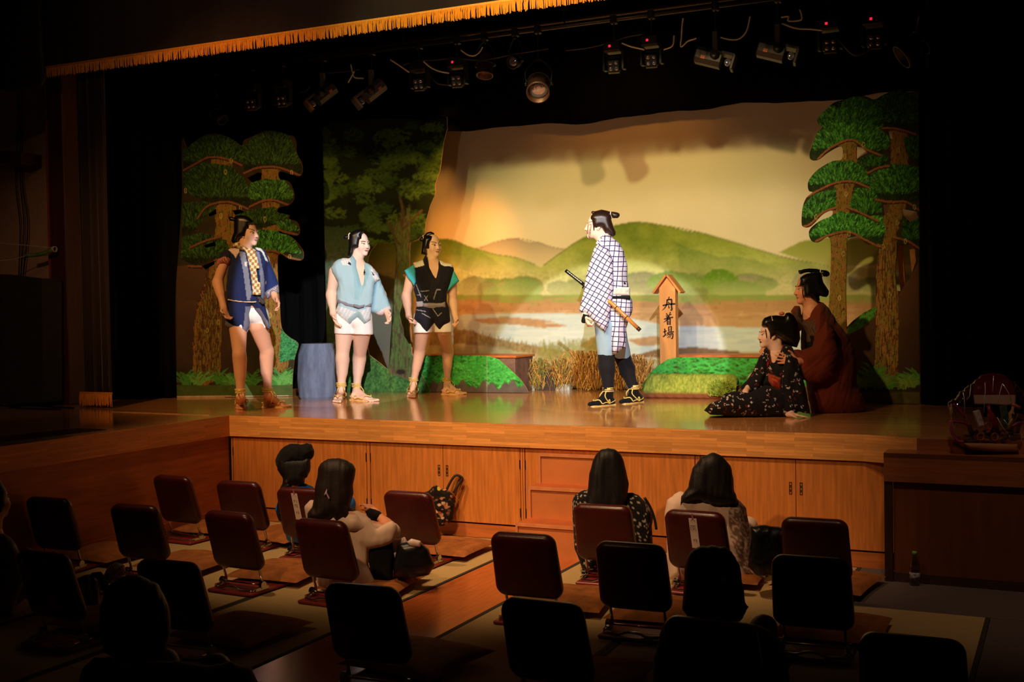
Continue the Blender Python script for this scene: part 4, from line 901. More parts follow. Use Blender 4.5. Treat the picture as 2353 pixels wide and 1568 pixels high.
dry_plant('dried_shrub', 'pale olive dried shrub at the left end of the row of dried plants', 1213, 1262, 889, 0.36, 260, [m_olive, m_straw], 1, 0.5, m_base)
dry_plant('dried_shrub', 'leafy olive and straw coloured dried shrub on the pale base second from the left', 1262, 1315, 892, 0.38, 280, [m_olive, m_straw, m_straw2], 2, 0.5, m_base)
dry_plant('dried_shrub', 'large straw-brown dried shrub left of the swordsman', 1305, 1390, 893, 0.44, 620, [m_straw, m_straw2], 3, 0.8)
dry_plant('dried_shrub', 'straw-brown dried shrub between the legs of the swordsman', 1395, 1440, 893, 0.40, 300, [m_straw, m_straw2], 4, 0.9)
dry_plant('dried_shrub', 'straw-brown dried shrub right of the swordsman', 1440, 1500, 888, 0.40, 320, [m_straw2, m_straw], 5, 0.5)
# ------------------------------------------------------------------ modelling by distance fields (bodies, clothes, hair)
RTH = nrm(V(RT[0], RT[1], 0)); TOH = nrm(V(-FW[0], -FW[1], 0)); ZU = V(0, 0, 1)
BAS = np.stack([RT, UP, FW]).astype(np.float32)
def facing(deg): a = math.radians(deg); return TOH*math.cos(a)+RTH*math.sin(a)
def frame(f, up=ZU):
    f = nrm(f); r = nrm(np.cross(f, up)); return r, f, np.cross(r, f)          # right, forward, up
def poly_sd(poly, x, y):
    """signed distance to a polygon (negative inside)"""
    P = np.asarray(poly, np.float32); d = np.full(x.shape, 1e9, np.float32); s = np.ones(x.shape, np.float32); n = len(P); j = n-1
    for i in range(n):
        ex, ey = P[j]-P[i]; wx = x-P[i, 0]; wy = y-P[i, 1]
        t = np.clip((wx*ex+wy*ey)/(ex*ex+ey*ey+1e-9), 0, 1); bx = wx-ex*t; by = wy-ey*t
        np.minimum(d, bx*bx+by*by, out=d)
        c1 = y >= P[i, 1]; c2 = y < P[j, 1]; c3 = ex*wy > ey*wx
        flip = (c1 & c2 & c3) | (~c1 & ~c2 & ~c3); s[flip] *= -1; j = i
    return s*np.sqrt(d)
class Field:
    def __init__(self, h): self.h = h; self.p = []
    # primitives are stored as (function(world points)->distance, lo, hi in world, k, subtract)
    def rc(self, a, b, ra, rb, k=0.02, col=0):
        a = np.asarray(a, np.float32); b = np.asarray(b, np.float32); ab = b-a; L2 = float(ab @ ab)+1e-9
        def f(P):
            t = np.clip(((P-a) @ ab)/L2, 0, 1); return np.linalg.norm(P-a-t[..., None]*ab, axis=-1)-(ra+(rb-ra)*t)
        r = max(ra, rb); pts = np.stack([a, b]); self.p.append((f, pts, r, k, False, col)); return self
    def el(self, c, r, R=None, k=0.02, col=0, sub=False):
        c = np.asarray(c, np.float32); r = np.asarray(r, np.float32); R = np.eye(3) if R is None else np.stack(R); R = R.astype(np.float32)
        def f(P):
            q = (P-c) @ R.T; k0 = np.linalg.norm(q/r, axis=-1); k1 = np.linalg.norm(q/(r*r), axis=-1); return k0*(k0-1)/(k1+1e-9)
        self.p.append((f, c[None], float(r.max()), k, sub, col)); return self
    def bx(self, c, hf, R, rad, k=0.01, col=0, sub=False):
        c = np.asarray(c, np.float32); hf = np.asarray(hf, np.float32); R = np.stack(R).astype(np.float32)
        def f(P):
            q = np.abs((P-c) @ R.T)-(hf-rad); return np.linalg.norm(np.maximum(q, 0), axis=-1)+np.minimum(q.max(-1), 0)-rad
        self.p.append((f, c[None], float(np.linalg.norm(hf)), k, sub, col)); return self
    def slab(self, poly, D, t, rr, k=0.01, col=0, sub=False, tilt=(0, 0)):
        """traced outline given depth D, half thickness t, edge rounding rr; tilt = depth change per px from the outline centre"""
        P = np.asarray(poly, float); s = FPX/D; cx, cy = P.mean(0)
        def f(Q):
            q = Q-CAM.astype(np.float32); z = q @ BAS[2]; x = W_/2+FPX*(q @ BAS[0])/z; y = H_/2-FPX*(q @ BAS[1])/z
            d2 = poly_sd(P, x.astype(np.float32), y.astype(np.float32))/s+rr; dz = np.abs(z-(D+(x-cx)*tilt[0]+(y-cy)*tilt[1]))-t+rr
            return np.sqrt(np.maximum(d2, 0)**2+np.maximum(dz, 0)**2)+np.minimum(np.maximum(d2, dz), 0)-rr
        mx = max(abs(P[:, 0]-cx).max()*abs(tilt[0])+abs(P[:, 1]-cy).max()*abs(tilt[1]), 0)
        pts = np.array([atd(x, y, D+dd) for x in (P[:, 0].min(), P[:, 0].max()) for y in (P[:, 1].min(), P[:, 1].max()) for dd in (-t-mx, t+mx)])
        self.p.append((f, pts, 0.0, k, sub, col)); return self
    def fn(self, f, pts, k=0.0, sub=True, col=0): self.p.append((f, np.asarray(pts), 0.0, k, sub, col)); return self
    def mesh(self, floor=None, relax=1):
        h = self.h; allp = np.concatenate([(q[1]-CAM) @ BAS.T.astype(float)+s*q[2] for q in self.p if not q[4] for s in (-1, 1)])
        lo = allp.min(0)-3*h; hi = allp.max(0)+3*h; n = np.ceil((hi-lo)/h).astype(int)+1
        Fd = np.full(n, 1.0, np.float32); ax = [lo[i]+np.arange(n[i])*h for i in range(3)]
        B = BAS; C0 = CAM.astype(np.float32)
        for (f, pts, r, k, sub, col) in self.p:
            c = (pts-CAM) @ BAS.T.astype(float); m = r+k+2.5*h
            i0 = np.clip(np.floor((c.min(0)-m-lo)/h).astype(int), 0, n-1); i1 = np.clip(np.ceil((c.max(0)+m-lo)/h).astype(int)+1, 1, n)
            if (i1 <= i0).any(): continue
            sl = tuple(slice(i0[i], i1[i]) for i in range(3))
            g = np.stack(np.meshgrid(*[ax[i][sl[i]].astype(np.float32) for i in range(3)], indexing='ij'), -1)
            d = f(g @ B+C0).astype(np.float32); a = Fd[sl]
            if sub: Fd[sl] = np.maximum(a, -d)
            elif k > 0:
                hh = np.maximum(k-np.abs(a-d), 0)/k; Fd[sl] = np.minimum(a, d)-hh*hh*k*0.25
            else: Fd[sl] = np.minimum(a, d)
        if floor is not None:
            zc = C0[2]+ax[0][:, None, None]*B[0, 2]+ax[1][None, :, None]*B[1, 2]+ax[2][None, None, :]*B[2, 2]
            Fd = np.maximum(Fd, (floor-zc).astype(np.float32))
        v, q = nets(Fd); v = lo+v*h; Wv = (v @ BAS.astype(float))+CAM
        for _ in range(relax): Wv = smooth_mesh(Wv, q)
        return Wv, q
    def colours(self, Wv, table):
        best = np.full(len(Wv), 1e9); ci = np.zeros(len(Wv), int); P = Wv.astype(np.float32)
        for (f, pts, r, k, sub, col) in self.p:
            if sub: continue
            d = f(P); b = d < best; best[b] = d[b]; ci[b] = col
        return np.array([lin(c) for c in table])[ci]
def nets(F):
    """naive surface nets"""
    s = F < 0; n = F.shape
    c = [F[i:n[0]-1+i, j:n[1]-1+j, k:n[2]-1+k] for i in (0, 1) for j in (0, 1) for k in (0, 1)]
    sb = [x < 0 for x in c]; cnt = sum(x.astype(np.int8) for x in sb); act = (cnt > 0) & (cnt < 8)
    idx = np.flatnonzero(act.ravel()); cv_ = np.stack([x.ravel()[idx] for x in c], -1)
    off = np.array([(i, j, k) for i in (0, 1) for j in (0, 1) for k in (0, 1)], float); acc = np.zeros((len(idx), 3)); w = np.zeros(len(idx))
    for a in range(8):
        for b in range(a+1, 8):
            if np.abs(off[a]-off[b]).sum() != 1: continue
            fa, fb = cv_[:, a], cv_[:, b]; x = (fa < 0) != (fb < 0); t = np.where(x, fa/(fa-fb+1e-12), 0)
            acc += np.where(x[:, None], off[a]+(off[b]-off[a])*t[:, None], 0); w += x
    pos = np.stack(np.unravel_index(idx, act.shape), -1)+acc/w[:, None]
    vid = np.full(act.size, -1, np.int64); vid[idx] = np.arange(len(idx)); vid = vid.reshape(act.shape); Q = []
    for ax in range(3):
        u, v_ = [(1, 2), (2, 0), (0, 1)][ax]
        a = [slice(None)]*3; b = [slice(None)]*3; a[ax] = slice(0, n[ax]-1); b[ax] = slice(1, n[ax])
        a[u] = b[u] = slice(1, n[u]-1); a[v_] = b[v_] = slice(1, n[v_]-1)
        sa, sbb = s[tuple(a)], s[tuple(b)]; cr = sa != sbb; p = np.stack(np.nonzero(cr), -1); dirn = sa[cr]
        p[:, u] += 1; p[:, v_] += 1
        def g(du, dv):
            q = p.copy(); q[:, u] += du; q[:, v_] += dv; return vid[q[:, 0], q[:, 1], q[:, 2]]
        q4 = np.stack([g(-1, -1), g(0, -1), g(0, 0), g(-1, 0)], -1); q4[~dirn] = q4[~dirn][:, ::-1]; Q.append(q4)
    return pos, np.concatenate(Q)
def smooth_mesh(v, q, lam=0.5):
    acc = np.zeros_like(v); w = np.zeros(len(v))
    for a, b in ((0, 1), (1, 2), (2, 3), (3, 0)):
        for s, t in ((a, b), (b, a)):
            for c in range(3): acc[:, c] += np.bincount(q[:, s], v[q[:, t], c], len(v))
            w += np.bincount(q[:, s], minlength=len(v))
    return v+(acc/np.maximum(w, 1)[:, None]-v)*lam
def normals(v, q):
    n = np.cross(v[q[:, 2]]-v[q[:, 0]], v[q[:, 3]]-v[q[:, 1]]); o = np.zeros_like(v)
    for k in range(4):
        for c in range(3): o[:, c] += np.bincount(q[:, k], n[:, c], len(v))
    return o/(np.linalg.norm(o, axis=1)[:, None]+1e-12)
def pxy(v): x, y = project(v); return x, y
def folds(v, q, amp=0.005, sx=14.0, sy=60.0, seed=0, ang=0.0):
    """cloth folds: displacement along the normal, running mostly along 'ang' from the vertical"""
    x, y = pxy(v); c, s = math.cos(ang), math.sin(ang); a = x*c+y*s; b = -x*s+y*c
    n = vnoise(a/sx*4+500, b/sy*4+500, 4.0, seed, 2)-0.5; n2 = vnoise(a/5*4+900, b/20*4+100, 4.0, seed+1, 1)-0.5
    return v+normals(v, q)*(n*2*amp+n2*amp*0.5)[:, None]
def paint(cols, v, poly, c, var=0.0, soft=None):
    x, y = pxy(v); m = inside(poly, x, y); cols[m] = np.array(lin(c)); return m
def stripes(cols, m, v, ang, period, duty, c):
    x, y = pxy(v[m]); a = (x*math.cos(ang)+y*math.sin(ang))/period; k = (a-np.floor(a)) < duty; i = np.flatnonzero(m)[k]; cols[i] = np.array(lin(c))

def hand(Fd, w, d, n, tdir, curl=0.4, scale=1.0, col=0, spread=0.0, thumb_in=0.4):
    """wrist, hand direction, palm normal, thumb side"""
    d = nrm(d); n = nrm(n-d*(n @ d)); t = nrm(np.cross(d, n)); t = t if t @ tdir > 0 else -t; S = scale
    Fd.bx(w+d*0.048*S, (0.046*S, 0.039*S, 0.0145*S), (d, t, n), 0.013*S, 0.012, col)
    Fd.rc(w-d*0.01*S, w+d*0.03*S, 0.026*S, 0.022*S, 0.02, col)
    for i, (o, l_) in enumerate(((0.029, 0.072), (0.010, 0.080), (-0.010, 0.075), (-0.028, 0.060))):
        p = w+d*(0.088-0.006*abs(i-1))*S+t*o*S; th = curl*0.55+0.05*i; dd = nrm(d+t*(o*spread*12))
        for j, f in enumerate((0.45, 0.31, 0.24)):
            e = p+(dd*math.cos(th)+n*math.sin(th))*l_*f*S*1.05; Fd.rc(p, e, (0.0095-0.0008*j)*S, (0.0088-0.0008*j)*S, 0.004, col); p = e; th += curl
    p = w+d*0.022*S+t*0.032*S; e = p+nrm(d*0.75+t*0.75+n*thumb_in*0.5)*0.042*S; Fd.rc(p, e, 0.014*S, 0.0105*S, 0.012, col)
    g = e+nrm(d*0.95+t*(0.15-thumb_in*0.5)+n*thumb_in)*0.034*S; Fd.rc(e, g, 0.0105*S, 0.0085*S, 0.004, col)
def foot(Fd, an, heel, toe, col=0, k=0.02, toes=True, S=1.0):
    """ankle joint, heel and toe points on the floor"""
    heel = V(heel[0], heel[1], ST); toe = V(toe[0], toe[1], ST); d = nrm(toe-heel); L_ = float(np.linalg.norm(toe-heel)); s = V(-d[1], d[0], 0)
    Fd.rc(an, heel+d*0.05+V(0, 0, 0.05), 0.036*S, 0.036*S, k, col); Fd.rc(heel+d*0.03+V(0, 0, 0.028), heel+d*0.10+V(0, 0, 0.03), 0.034*S, 0.032*S, k, col)
    Fd.rc(an+d*0.01, heel+d*L_*0.62+V(0, 0, 0.03), 0.036*S, 0.026*S, k, col)
    for o in (-1, 1): Fd.rc(heel+d*0.06+s*0.012*o+V(0, 0, 0.024), heel+d*L_*0.72+s*0.022*o+V(0, 0, 0.02), 0.028*S, 0.024*S, k, col)
    if toes:
        for i, (o, l_) in enumerate(((0.034, 1.0), (0.014, 0.98), (-0.003, 0.95), (-0.019, 0.91), (-0.034, 0.86))):
            r = 0.0145 if i == 0 else 0.0105
            Fd.rc(heel+d*L_*0.72+s*o*0.9+V(0, 0, 0.016), heel+d*(L_*l_-r)+s*o*1.1+V(0, 0, r*0.95), r, r*0.95, 0.006, col)
    else: Fd.rc(heel+d*L_*0.7+V(0, 0, 0.022), heel+d*(L_-0.022)+V(0, 0, 0.02), 0.034*S, 0.022*S, k, col)
def leg(Fd, hip, knee, an, rt=0.085, rk=0.056, rcf=0.058, ra=0.036, back=None, col=0):
    Fd.rc(hip, knee, rt, rk, 0.03, col); Fd.rc(knee, an, rk*0.92, ra, 0.03, col)
    b = back if back is not None else V(0, 0, 0); Fd.rc(knee+(an-knee)*0.16+b*0.014, knee+(an-knee)*0.50+b*0.016, rcf*0.92, rcf*0.72, 0.04, col)
    Fd.el(knee+V(0, 0, 0.01)-b*0.012, (rk*0.72, rk*0.72, rk*0.9), None, 0.03, col)
def arm(Fd, sh, el_, wr, r0=0.05, r1=0.041, r2=0.027, col=0):
    Fd.rc(sh, el_, r0, r1, 0.03, col); Fd.rc(el_, wr, r1*0.98, r2, 0.03, col); Fd.rc(el_+(wr-el_)*0.12, el_+(wr-el_)*0.42, r1*1.02, r1*0.86, 0.03, col)

def head_mesh(c, f, up=ZU, S=1.0, neck=None, skin=(230, 190, 170), lip=(170, 70, 70), brow=(40, 28, 26), eye=True, ears=True, brow_tilt=0.25, open_eye=1.0, h=0.0034, lash=(30, 20, 20)):
    """one head with face; c = centre at eye level. returns verts, quads, colours"""
    r, f, u = frame(f, up); Fd = Field(h*max(S, 0.9)); R = (r, f, u); P = lambda x, y, z: c+(r*x+f*y+u*z)*S
    E = lambda p, rad, k=0.02, sub=False: Fd.el(P(*p), np.array(rad)*S, R, k*S, 0, sub)
    E((0, -0.016, 0.034), (0.073, 0.094, 0.086)); E((0, 0.018, -0.030), (0.061, 0.070, 0.078), 0.03); E((0, 0.030, -0.066), (0.050, 0.050, 0.042), 0.03)
    E((0, 0.070, -0.098), (0.021, 0.018, 0.017), 0.03)
    for s in (-1, 1):
        E((s*0.036, 0.058, -0.032), (0.026, 0.024, 0.024), 0.03); E((s*0.031, 0.0735, 0.024), (0.022, 0.012, 0.007), 0.014)
        E((s*0.030, 0.0865, 0.0), (0.0165, 0.010, 0.0095), 0.008, True); E((s*0.030, 0.0725, 0.0), (0.0155, 0.0125, 0.0115), 0.004)
        if ears:
            E((s*0.075, -0.004, -0.008), (0.009, 0.021, 0.031), 0.006); E((s*0.073, 0.002, -0.034), (0.008, 0.012, 0.012), 0.006)
        E((s*0.0105, 0.092, -0.036), (0.0085, 0.0085, 0.0068), 0.006)
    Fd.rc(P(0, 0.080, 0.016), P(0, 0.1015, -0.030), 0.0085*S, 0.0115*S, 0.014*S); E((0, 0.1035, -0.033), (0.0105, 0.0095, 0.008), 0.008)
    E((0, 0.0835, -0.0605), (0.021, 0.0085, 0.0052), 0.006); E((0, 0.0825, -0.0705), (0.019, 0.0085, 0.0058), 0.006)
    if neck is not None:
        Fd.rc(P(0, -0.016, -0.06), P(0, -0.02, -0.06)+(neck-P(0, -0.02, -0.06))*0.5, 0.054*S, 0.053*S, 0.03*S); Fd.rc(P(0, -0.02, -0.06), neck, 0.053*S, 0.060*S, 0.03*S)
    v, q = Fd.mesh(relax=1); l_ = (v-c)/S; X = l_ @ r; Y = l_ @ f; Z = l_ @ u; ax = np.abs(X)
    col = np.tile(np.array(lin(skin)), (len(v), 1))
    def put(m, cc, a=1.0): col[m] = col[m]*(1-a)+np.array(lin(cc))*a
    fr = Y > 0.03
    put(fr & (((ax-0.036)/0.026)**2+((Z+0.030)/0.024)**2 < 1), tuple(int(a*0.9+b*0.1) for a, b in zip(skin, (220, 110, 100))), 0.5)
    put(fr & ((X/0.0215)**2+((Z+0.0655)/0.0095)**2 < 1) & (Y > 0.07), lip); put(fr & (ax < 0.0205) & (np.abs(Z+0.0655+0.002*np.cos(X*120)) < 0.0016) & (Y > 0.07), tuple(int(v_*0.35) for v_ in lip))
    if eye:
        ez = Z-(ax-0.030)*0.22
        es = fr & (((ax-0.031)/0.0155)**2+(ez/(0.0062*open_eye))**2 < 1); put(es, (236, 228, 222)); put(es & (np.abs(ax-0.031) < 0.0058), (26, 16, 14))
        put(fr & (np.abs(ax-0.032) < 0.0185) & (np.abs(ez-0.0058*open_eye*np.sqrt(np.clip(1-((ax-0.031)/0.019)**2, 0, 1))-0.0012) < 0.0024), lash)
        put(fr & (np.abs(ax-0.032) < 0.015) & (np.abs(ez+0.0060*open_eye*np.sqrt(np.clip(1-((ax-0.031)/0.017)**2, 0, 1))) < 0.0012), lash, 0.6)
        bz = 0.0235+(ax-0.012)*brow_tilt-((ax-0.03)**2)*6
        put(fr & (ax > 0.010) & (ax < 0.054) & (np.abs(Z-bz) < 0.0036*(1.15-0.5*np.clip((ax-0.03)/0.024, 0, 1))), brow)
        put(fr & (ax < 0.0125) & (ax > 0.006) & (np.abs(Z+0.0405) < 0.0022) & (Y > 0.085), tuple(int(v_*0.55) for v_ in skin))
    return v, q, col
def join(*parts):
    vs = []; qs = []; cs = []; o = 0
    for v, q, c in parts: vs.append(v); qs.append(q+o); cs.append(c); o += len(v)
    return np.concatenate(vs), np.concatenate(qs), np.concatenate(cs)
m_skin = MV('skin', 0.55, 0.35, 0.0, 300, 0.03, sss=0.12)
m_fabric = MV('woven_fabric', 0.85, 0.2, 0.12, 420, 0.05, sheen=0.05)
m_wig = MV('lacquered_hair', 0.32, 0.5, 0.12, 380, 0.1)
m_straw_rope = M('straw_rope', (240, 206, 122), 0.8, var=0.15, scale=120)
def slab_obj(nm, polys, par, mat, cols=None, h=0.0072, fold=None, relax=1, floor=None, paintf=None):
    """garment from traced outlines: polys = [(poly, D, t, rr[, colour index[, k[, tilt]]])]"""
    F_ = Field(h)
    for p in polys: F_.slab(p[0], p[1], p[2], p[3], p[5] if len(p) > 5 else 0.01, p[4] if len(p) > 4 else 0, False, p[6] if len(p) > 6 else (0, 0))
    v, q = F_.mesh(floor=floor, relax=relax); c = F_.colours(v, cols)
    if fold: v2 = folds(v, q, *fold)
    else: v2 = v
    if paintf: paintf(c, v, q)
    return np_mesh(nm, v2, q, mat, par, c)
def sandal(nm, par, an, heel, toe, mat, seedv=0, loops=True):
    heel = V(heel[0], heel[1], ST); toe = V(toe[0], toe[1], ST); d = nrm(toe-heel); L_ = float(np.linalg.norm(toe-heel)); s = V(-d[1], d[0], 0); b = MB()
    o = MB(); pts = [heel+d*L_*a+s*w for a, w in ((-0.03, 0.0), (0.0, 0.03), (0.3, 0.036), (0.62, 0.044), (0.86, 0.034), (0.92, 0.0), (0.86, -0.034), (0.62, -0.044), (0.3, -0.036), (0.0, -0.03))]
    o.prism(pts, (0, 0, 0.010)); so = o.build(nm, mat, par, world=True)
    ad = nrm(V(an[0]-heel[0], an[1]-heel[1], 0.0)*0.0+V(0, 0, 1)); rad = 0.047
    for dz in (0.035, 0.05, 0.02): b.tube([V(an[0], an[1], an[2]+dz)+(RTH*math.cos(a)+TOH*math.sin(a))*(rad+0.003*math.sin(3*a+dz*90)) for a in np.linspace(0, 2*math.pi, 15)[:-1]], 0.0058, 6, closed=True)
    top = V(an[0], an[1], an[2]+0.02)
    for sg in (-1, 1):
        m1 = heel+d*L_*0.32+s*0.050*sg+V(0, 0, 0.02); m2 = heel+d*L_*0.60+s*0.052*sg+V(0, 0, 0.022); fr = heel+d*L_*0.80+V(0, 0, 0.050)
        b.tube(bez([top+d*0.045+s*0.02*sg, top+d*0.072+s*0.036*sg-V(0, 0, 0.045), m1], 5), 0.0055, 6)
        b.tube(bez([fr, heel+d*L_*0.68+s*0.036*sg+V(0, 0, 0.058), m2], 5), 0.0055, 6); b.tube(bez([m1, (m1+m2)/2+s*0.006*sg+V(0, 0, 0.012), m2], 4), 0.0046, 6)
        b.tube(bez([m1, heel+d*0.02+s*0.036*sg+V(0, 0, 0.04), heel-d*0.012+V(0, 0, 0.045)], 5), 0.0046, 6)
        b.tube([m1+(RTH*math.cos(a)*0.6+d*math.cos(a)*0.4+V(0, 0, 1)*math.sin(a))*0.020+V(0, 0, 0.018) for a in np.linspace(0, 2*math.pi, 11)[:-1]], 0.004, 5, closed=True)
    b.ell(top+TOH*0.045+V(0, 0, 0.022), (0.016, 0.012, 0.010), 8, 6); b.build('straps', mat, so, True, world=False) if False else None
    st = MB(); st.v = b.v; st.f = b.f; st.build('rope_strap', mat, par, True, world=True)
# ------------------------------------------------------------------ actors
def hem(Fd, p0, p1):
    """cut everything below the slanting line p0-p1 (seen from the front)"""
    d = nrm(p1-p0); n = nrm(ZU-d*(ZU @ d)); Fd.fn(lambda P: ((P-p0.astype(np.float32)) @ n.astype(np.float32)), np.array([p0+V(x, y, z) for x in (-.5, .5) for y in (-.5, .5) for z in (-.5, .3)]))
def tr(x0, y0, s): return lambda pts: [(x0+u/s, y0+v/s) for u, v in pts]
def body_mesh(fd, heads, par, skin, floor=ST, relax=1, extra=None):
    v, q = fd.mesh(floor=floor, relax=relax); c = np.tile(np.array(lin(skin)), (len(v), 1))
    if extra: extra(c, v, q)
    V_, Q_, C_ = join((v, q, c), *heads); return np_mesh('body', V_, Q_, m_skin, par, C_)

# ---- actor in the navy jacket
t = tr(440, 470, 3.136); X = lambda u, v, dd=0.0: atd(*t([(u, v)])[0], D1+dd)
fR = atz(553, 941, ST); D1 = 10.80; DR = 10.62; DL = 10.98
pa = thing('person', 'actor in a navy jacket with checked scarf and white shorts at the far left', 'person', tuple(atz(594, 940, ST)), group='actors on the stage')
sk1 = (226, 172, 140); f1 = facing(40)
fd = Field(0.0074)
nk = X(385, 305)
fd.slab(t([(275, 345), (350, 310), (450, 320), (520, 345), (515, 480), (505, 690), (500, 770), (330, 770), (280, 700), (285, 500)]), D1, 0.095, 0.09, 0.02)
fd.rc(nk+V(0, 0, 0.06), nk-V(0, 0, 0.05), 0.055, 0.065, 0.03)
arm(fd, X(245, 385, -0.06), X(188, 560, -0.04), X(232, 740, -0.12), 0.052, 0.043, 0.030)
hand(fd, X(232, 745, -0.12), X(262, 835, -0.17)-X(232, 745, -0.12), RTH*0.8+TOH*0.5, TOH+RTH*0.5, 0.42)
arm(fd, X(525, 400, 0.04), X(565, 560, 0.0), X(604, 672, -0.06), 0.05, 0.042, 0.027)
hand(fd, X(604, 672, -0.06), X(652, 775, -0.12)-X(604, 672, -0.06), -RTH*0.6+TOH*0.3-ZU*0.2, TOH, 0.62)
leg(fd, X(335, 880, -0.03), X(345, 1085, DR-D1-0.05), X(354, 1365, DR-D1), 0.084, 0.058, 0.062, 0.037, -TOH)
foot(fd, X(354, 1385, DR-D1), atz(*t([(366, 1432)])[0], ST), atz(*t([(350, 1483)])[0], ST))
leg(fd, X(482, 880, 0.02), X(545, 1065, DL-D1-0.06), X(548, 1345, DL-D1), 0.090, 0.060, 0.064, 0.038, nrm(-RTH+(-TOH)*0.5))
foot(fd, X(545, 1375, DL-D1), atz(*t([(516, 1462)])[0], ST), atz(*t([(716, 1462)])[0], ST))
hc = atd(571.0, 537, D1); hd = head_mesh(hc, facing(62), ZU, 0.98, nk, (232, 196, 182), (196, 132, 122), brow_tilt=0.45, open_eye=0.8)
body_mesh(fd, [hd], pa, sk1)
def pf(c, v, q):
    x, y = pxy(v); n = normals(v, q)
    paint(c, v, t([(345, 340), (385, 340), (410, 470), (432, 640), (420, 690), (400, 690), (375, 500)]), (120, 128, 148)); paint(c, v, t([(455, 335), (490, 345), (520, 520), (528, 690), (505, 690), (495, 520)]), (112, 122, 148))
    for pl in ([(390, 735), (432, 735), (418, 880), (375, 962), (345, 935), (375, 880)], [(240, 868), (375, 962), (378, 925), (345, 900), (245, 838)], [(460, 745), (490, 750), (560, 860), (568, 905), (545, 885)]): paint(c, v, t(pl), (108, 112, 132))
    m = paint(c, v, t([(255, 318), (348, 303), (345, 340), (318, 385), (285, 345)]), (232, 214, 212)); stripes(c, m, v, 0.5, 3.0, 0.25, (170, 130, 130))
    paint(c, v, t([(458, 310), (500, 318), (520, 345), (548, 415), (535, 410), (505, 340), (470, 328)]), (206, 222, 226))
    m = inside(t([(380, 410), (402, 415), (400, 450), (385, 445)]), x, y); c[m] = lin((210, 212, 216))
    jm = c[:, 2] > 0.1
slab_obj('jacket', [(t([(250, 325), (300, 305), (345, 296), (400, 330), (455, 310), (500, 316), (530, 335), (548, 420), (532, 560), (527, 690), (558, 850), (568, 905), (545, 885), (480, 790), (445, 740), (432, 735), (415, 880), (375, 962), (300, 925), (240, 868), (255, 690), (248, 600), (262, 470), (272, 420)]), D1, 0.130, 0.07, 0, 0.01)], pa, m_fabric, [(28, 40, 84)], fold=(0.011, 15, 60, 3, 0.15), paintf=pf)
def pf(c, v, q):
    m = paint(c, v, t([(165, 480), (285, 445), (290, 395), (240, 375), (185, 395)]), (190, 120, 104)); stripes(c, m, v, 0.1, 2.4, 0.4, (96, 60, 56))
slab_obj('sleeve', [(t([(262, 322), (215, 345), (185, 400), (175, 472), (205, 436), (275, 440), (300, 390), (300, 340)]), D1-0.05, 0.085, 0.075)], pa, m_fabric, [(30, 30, 52)], fold=(0.004, 10, 40, 5), paintf=pf)
def pf(c, v, q):
    m = paint(c, v, t([(520, 640), (620, 578), (640, 640), (545, 690)]), (190, 186, 196)); stripes(c, m, v, 0.5, 2.3, 0.4, (70, 70, 90))
slab_obj('sleeve', [(t([(500, 320), (540, 345), (592, 470), (625, 580), (632, 637), (545, 687), (524, 640), (528, 560), (520, 430)]), D1-0.0, 0.085, 0.075)], pa, m_fabric, [(32, 52, 110)], fold=(0.009, 12, 40, 6), paintf=pf)
def pf(c, v, q):
    m = paint(c, v, t([(262, 682), (340, 694), (440, 700), (520, 692), (520, 699), (440, 708), (340, 702), (262, 690)]), (206, 184, 150))
    paint(c, v, t([(470, 670), (490, 665), (535, 700), (525, 722), (500, 712)]), (66, 62, 62))
slab_obj('belt', [(t([(253, 676), (340, 686), (420, 690), (526, 684), (530, 712), (440, 722), (330, 714), (255, 700)]), D1, 0.150, 0.06, 0), (t([(465, 665), (500, 668), (528, 690), (535, 715), (510, 722), (490, 705)]), D1-0.15, 0.02, 0.018, 0)], pa, m_fabric, [(20, 20, 28)], h=0.005, paintf=pf)
F_ = Field(0.0075); hp1, hp2 = X(362, 850, -0.03), X(484, 850, 0.02)
F_.rc(hp1+ZU*0.06, hp1+(X(345, 1085, -0.2)-hp1)*0.16, 0.068, 0.070, 0.03); F_.rc(hp2+ZU*0.06, hp2+(X(545, 1065, 0.1)-hp2)*0.34, 0.086, 0.096, 0.03); F_.el(X(455, 800, -0.06), (0.04, 0.045, 0.06), None, 0.05); F_.rc(hp1+ZU*0.08, hp2+ZU*0.08, 0.085, 0.085, 0.03)
hem(F_, X(410, 928), X(548, 886)); v, q = F_.mesh(); np_mesh('shorts', folds(v, q, 0.003, 12, 30, 2), q, m_fabric, pa, np.tile(np.array(lin((236, 240, 240))), (len(v), 1)))
def pf(c, v, q):
    x, y = pxy(v); a = ((x-440)*0.97+(y-470)*0.12)/6.0; b = ((y-470)*0.97-(x-440)*0.12)/6.6; k = (np.floor(a)+np.floor(b)) % 2 == 0; c[k] = lin((160, 122, 66)); k2 = ((np.floor(a*1.0)+np.floor(b)*3) % 5 == 0) & ~k; c[k2] = lin((196, 214, 206))
slab_obj('scarf', [(t([(340, 268), (300, 285), (300, 300), (345, 325), (410, 350), (460, 345), (470, 330), (440, 318), (400, 312), (370, 295)]), D1-0.05, 0.115, 0.05, 0), (t([(392, 335), (455, 330), (478, 390), (492, 465), (468, 462), (480, 560), (500, 560), (502, 655), (440, 652), (425, 500), (408, 400)]), D1-0.155, 0.018, 0.015, 0)], pa, m_fabric, [(228, 216, 178)], h=0.0055, fold=(0.004, 8, 50, 8), paintf=pf)
def pf(c, v, q): pass
h_ = tr(480, 480, 7.84)
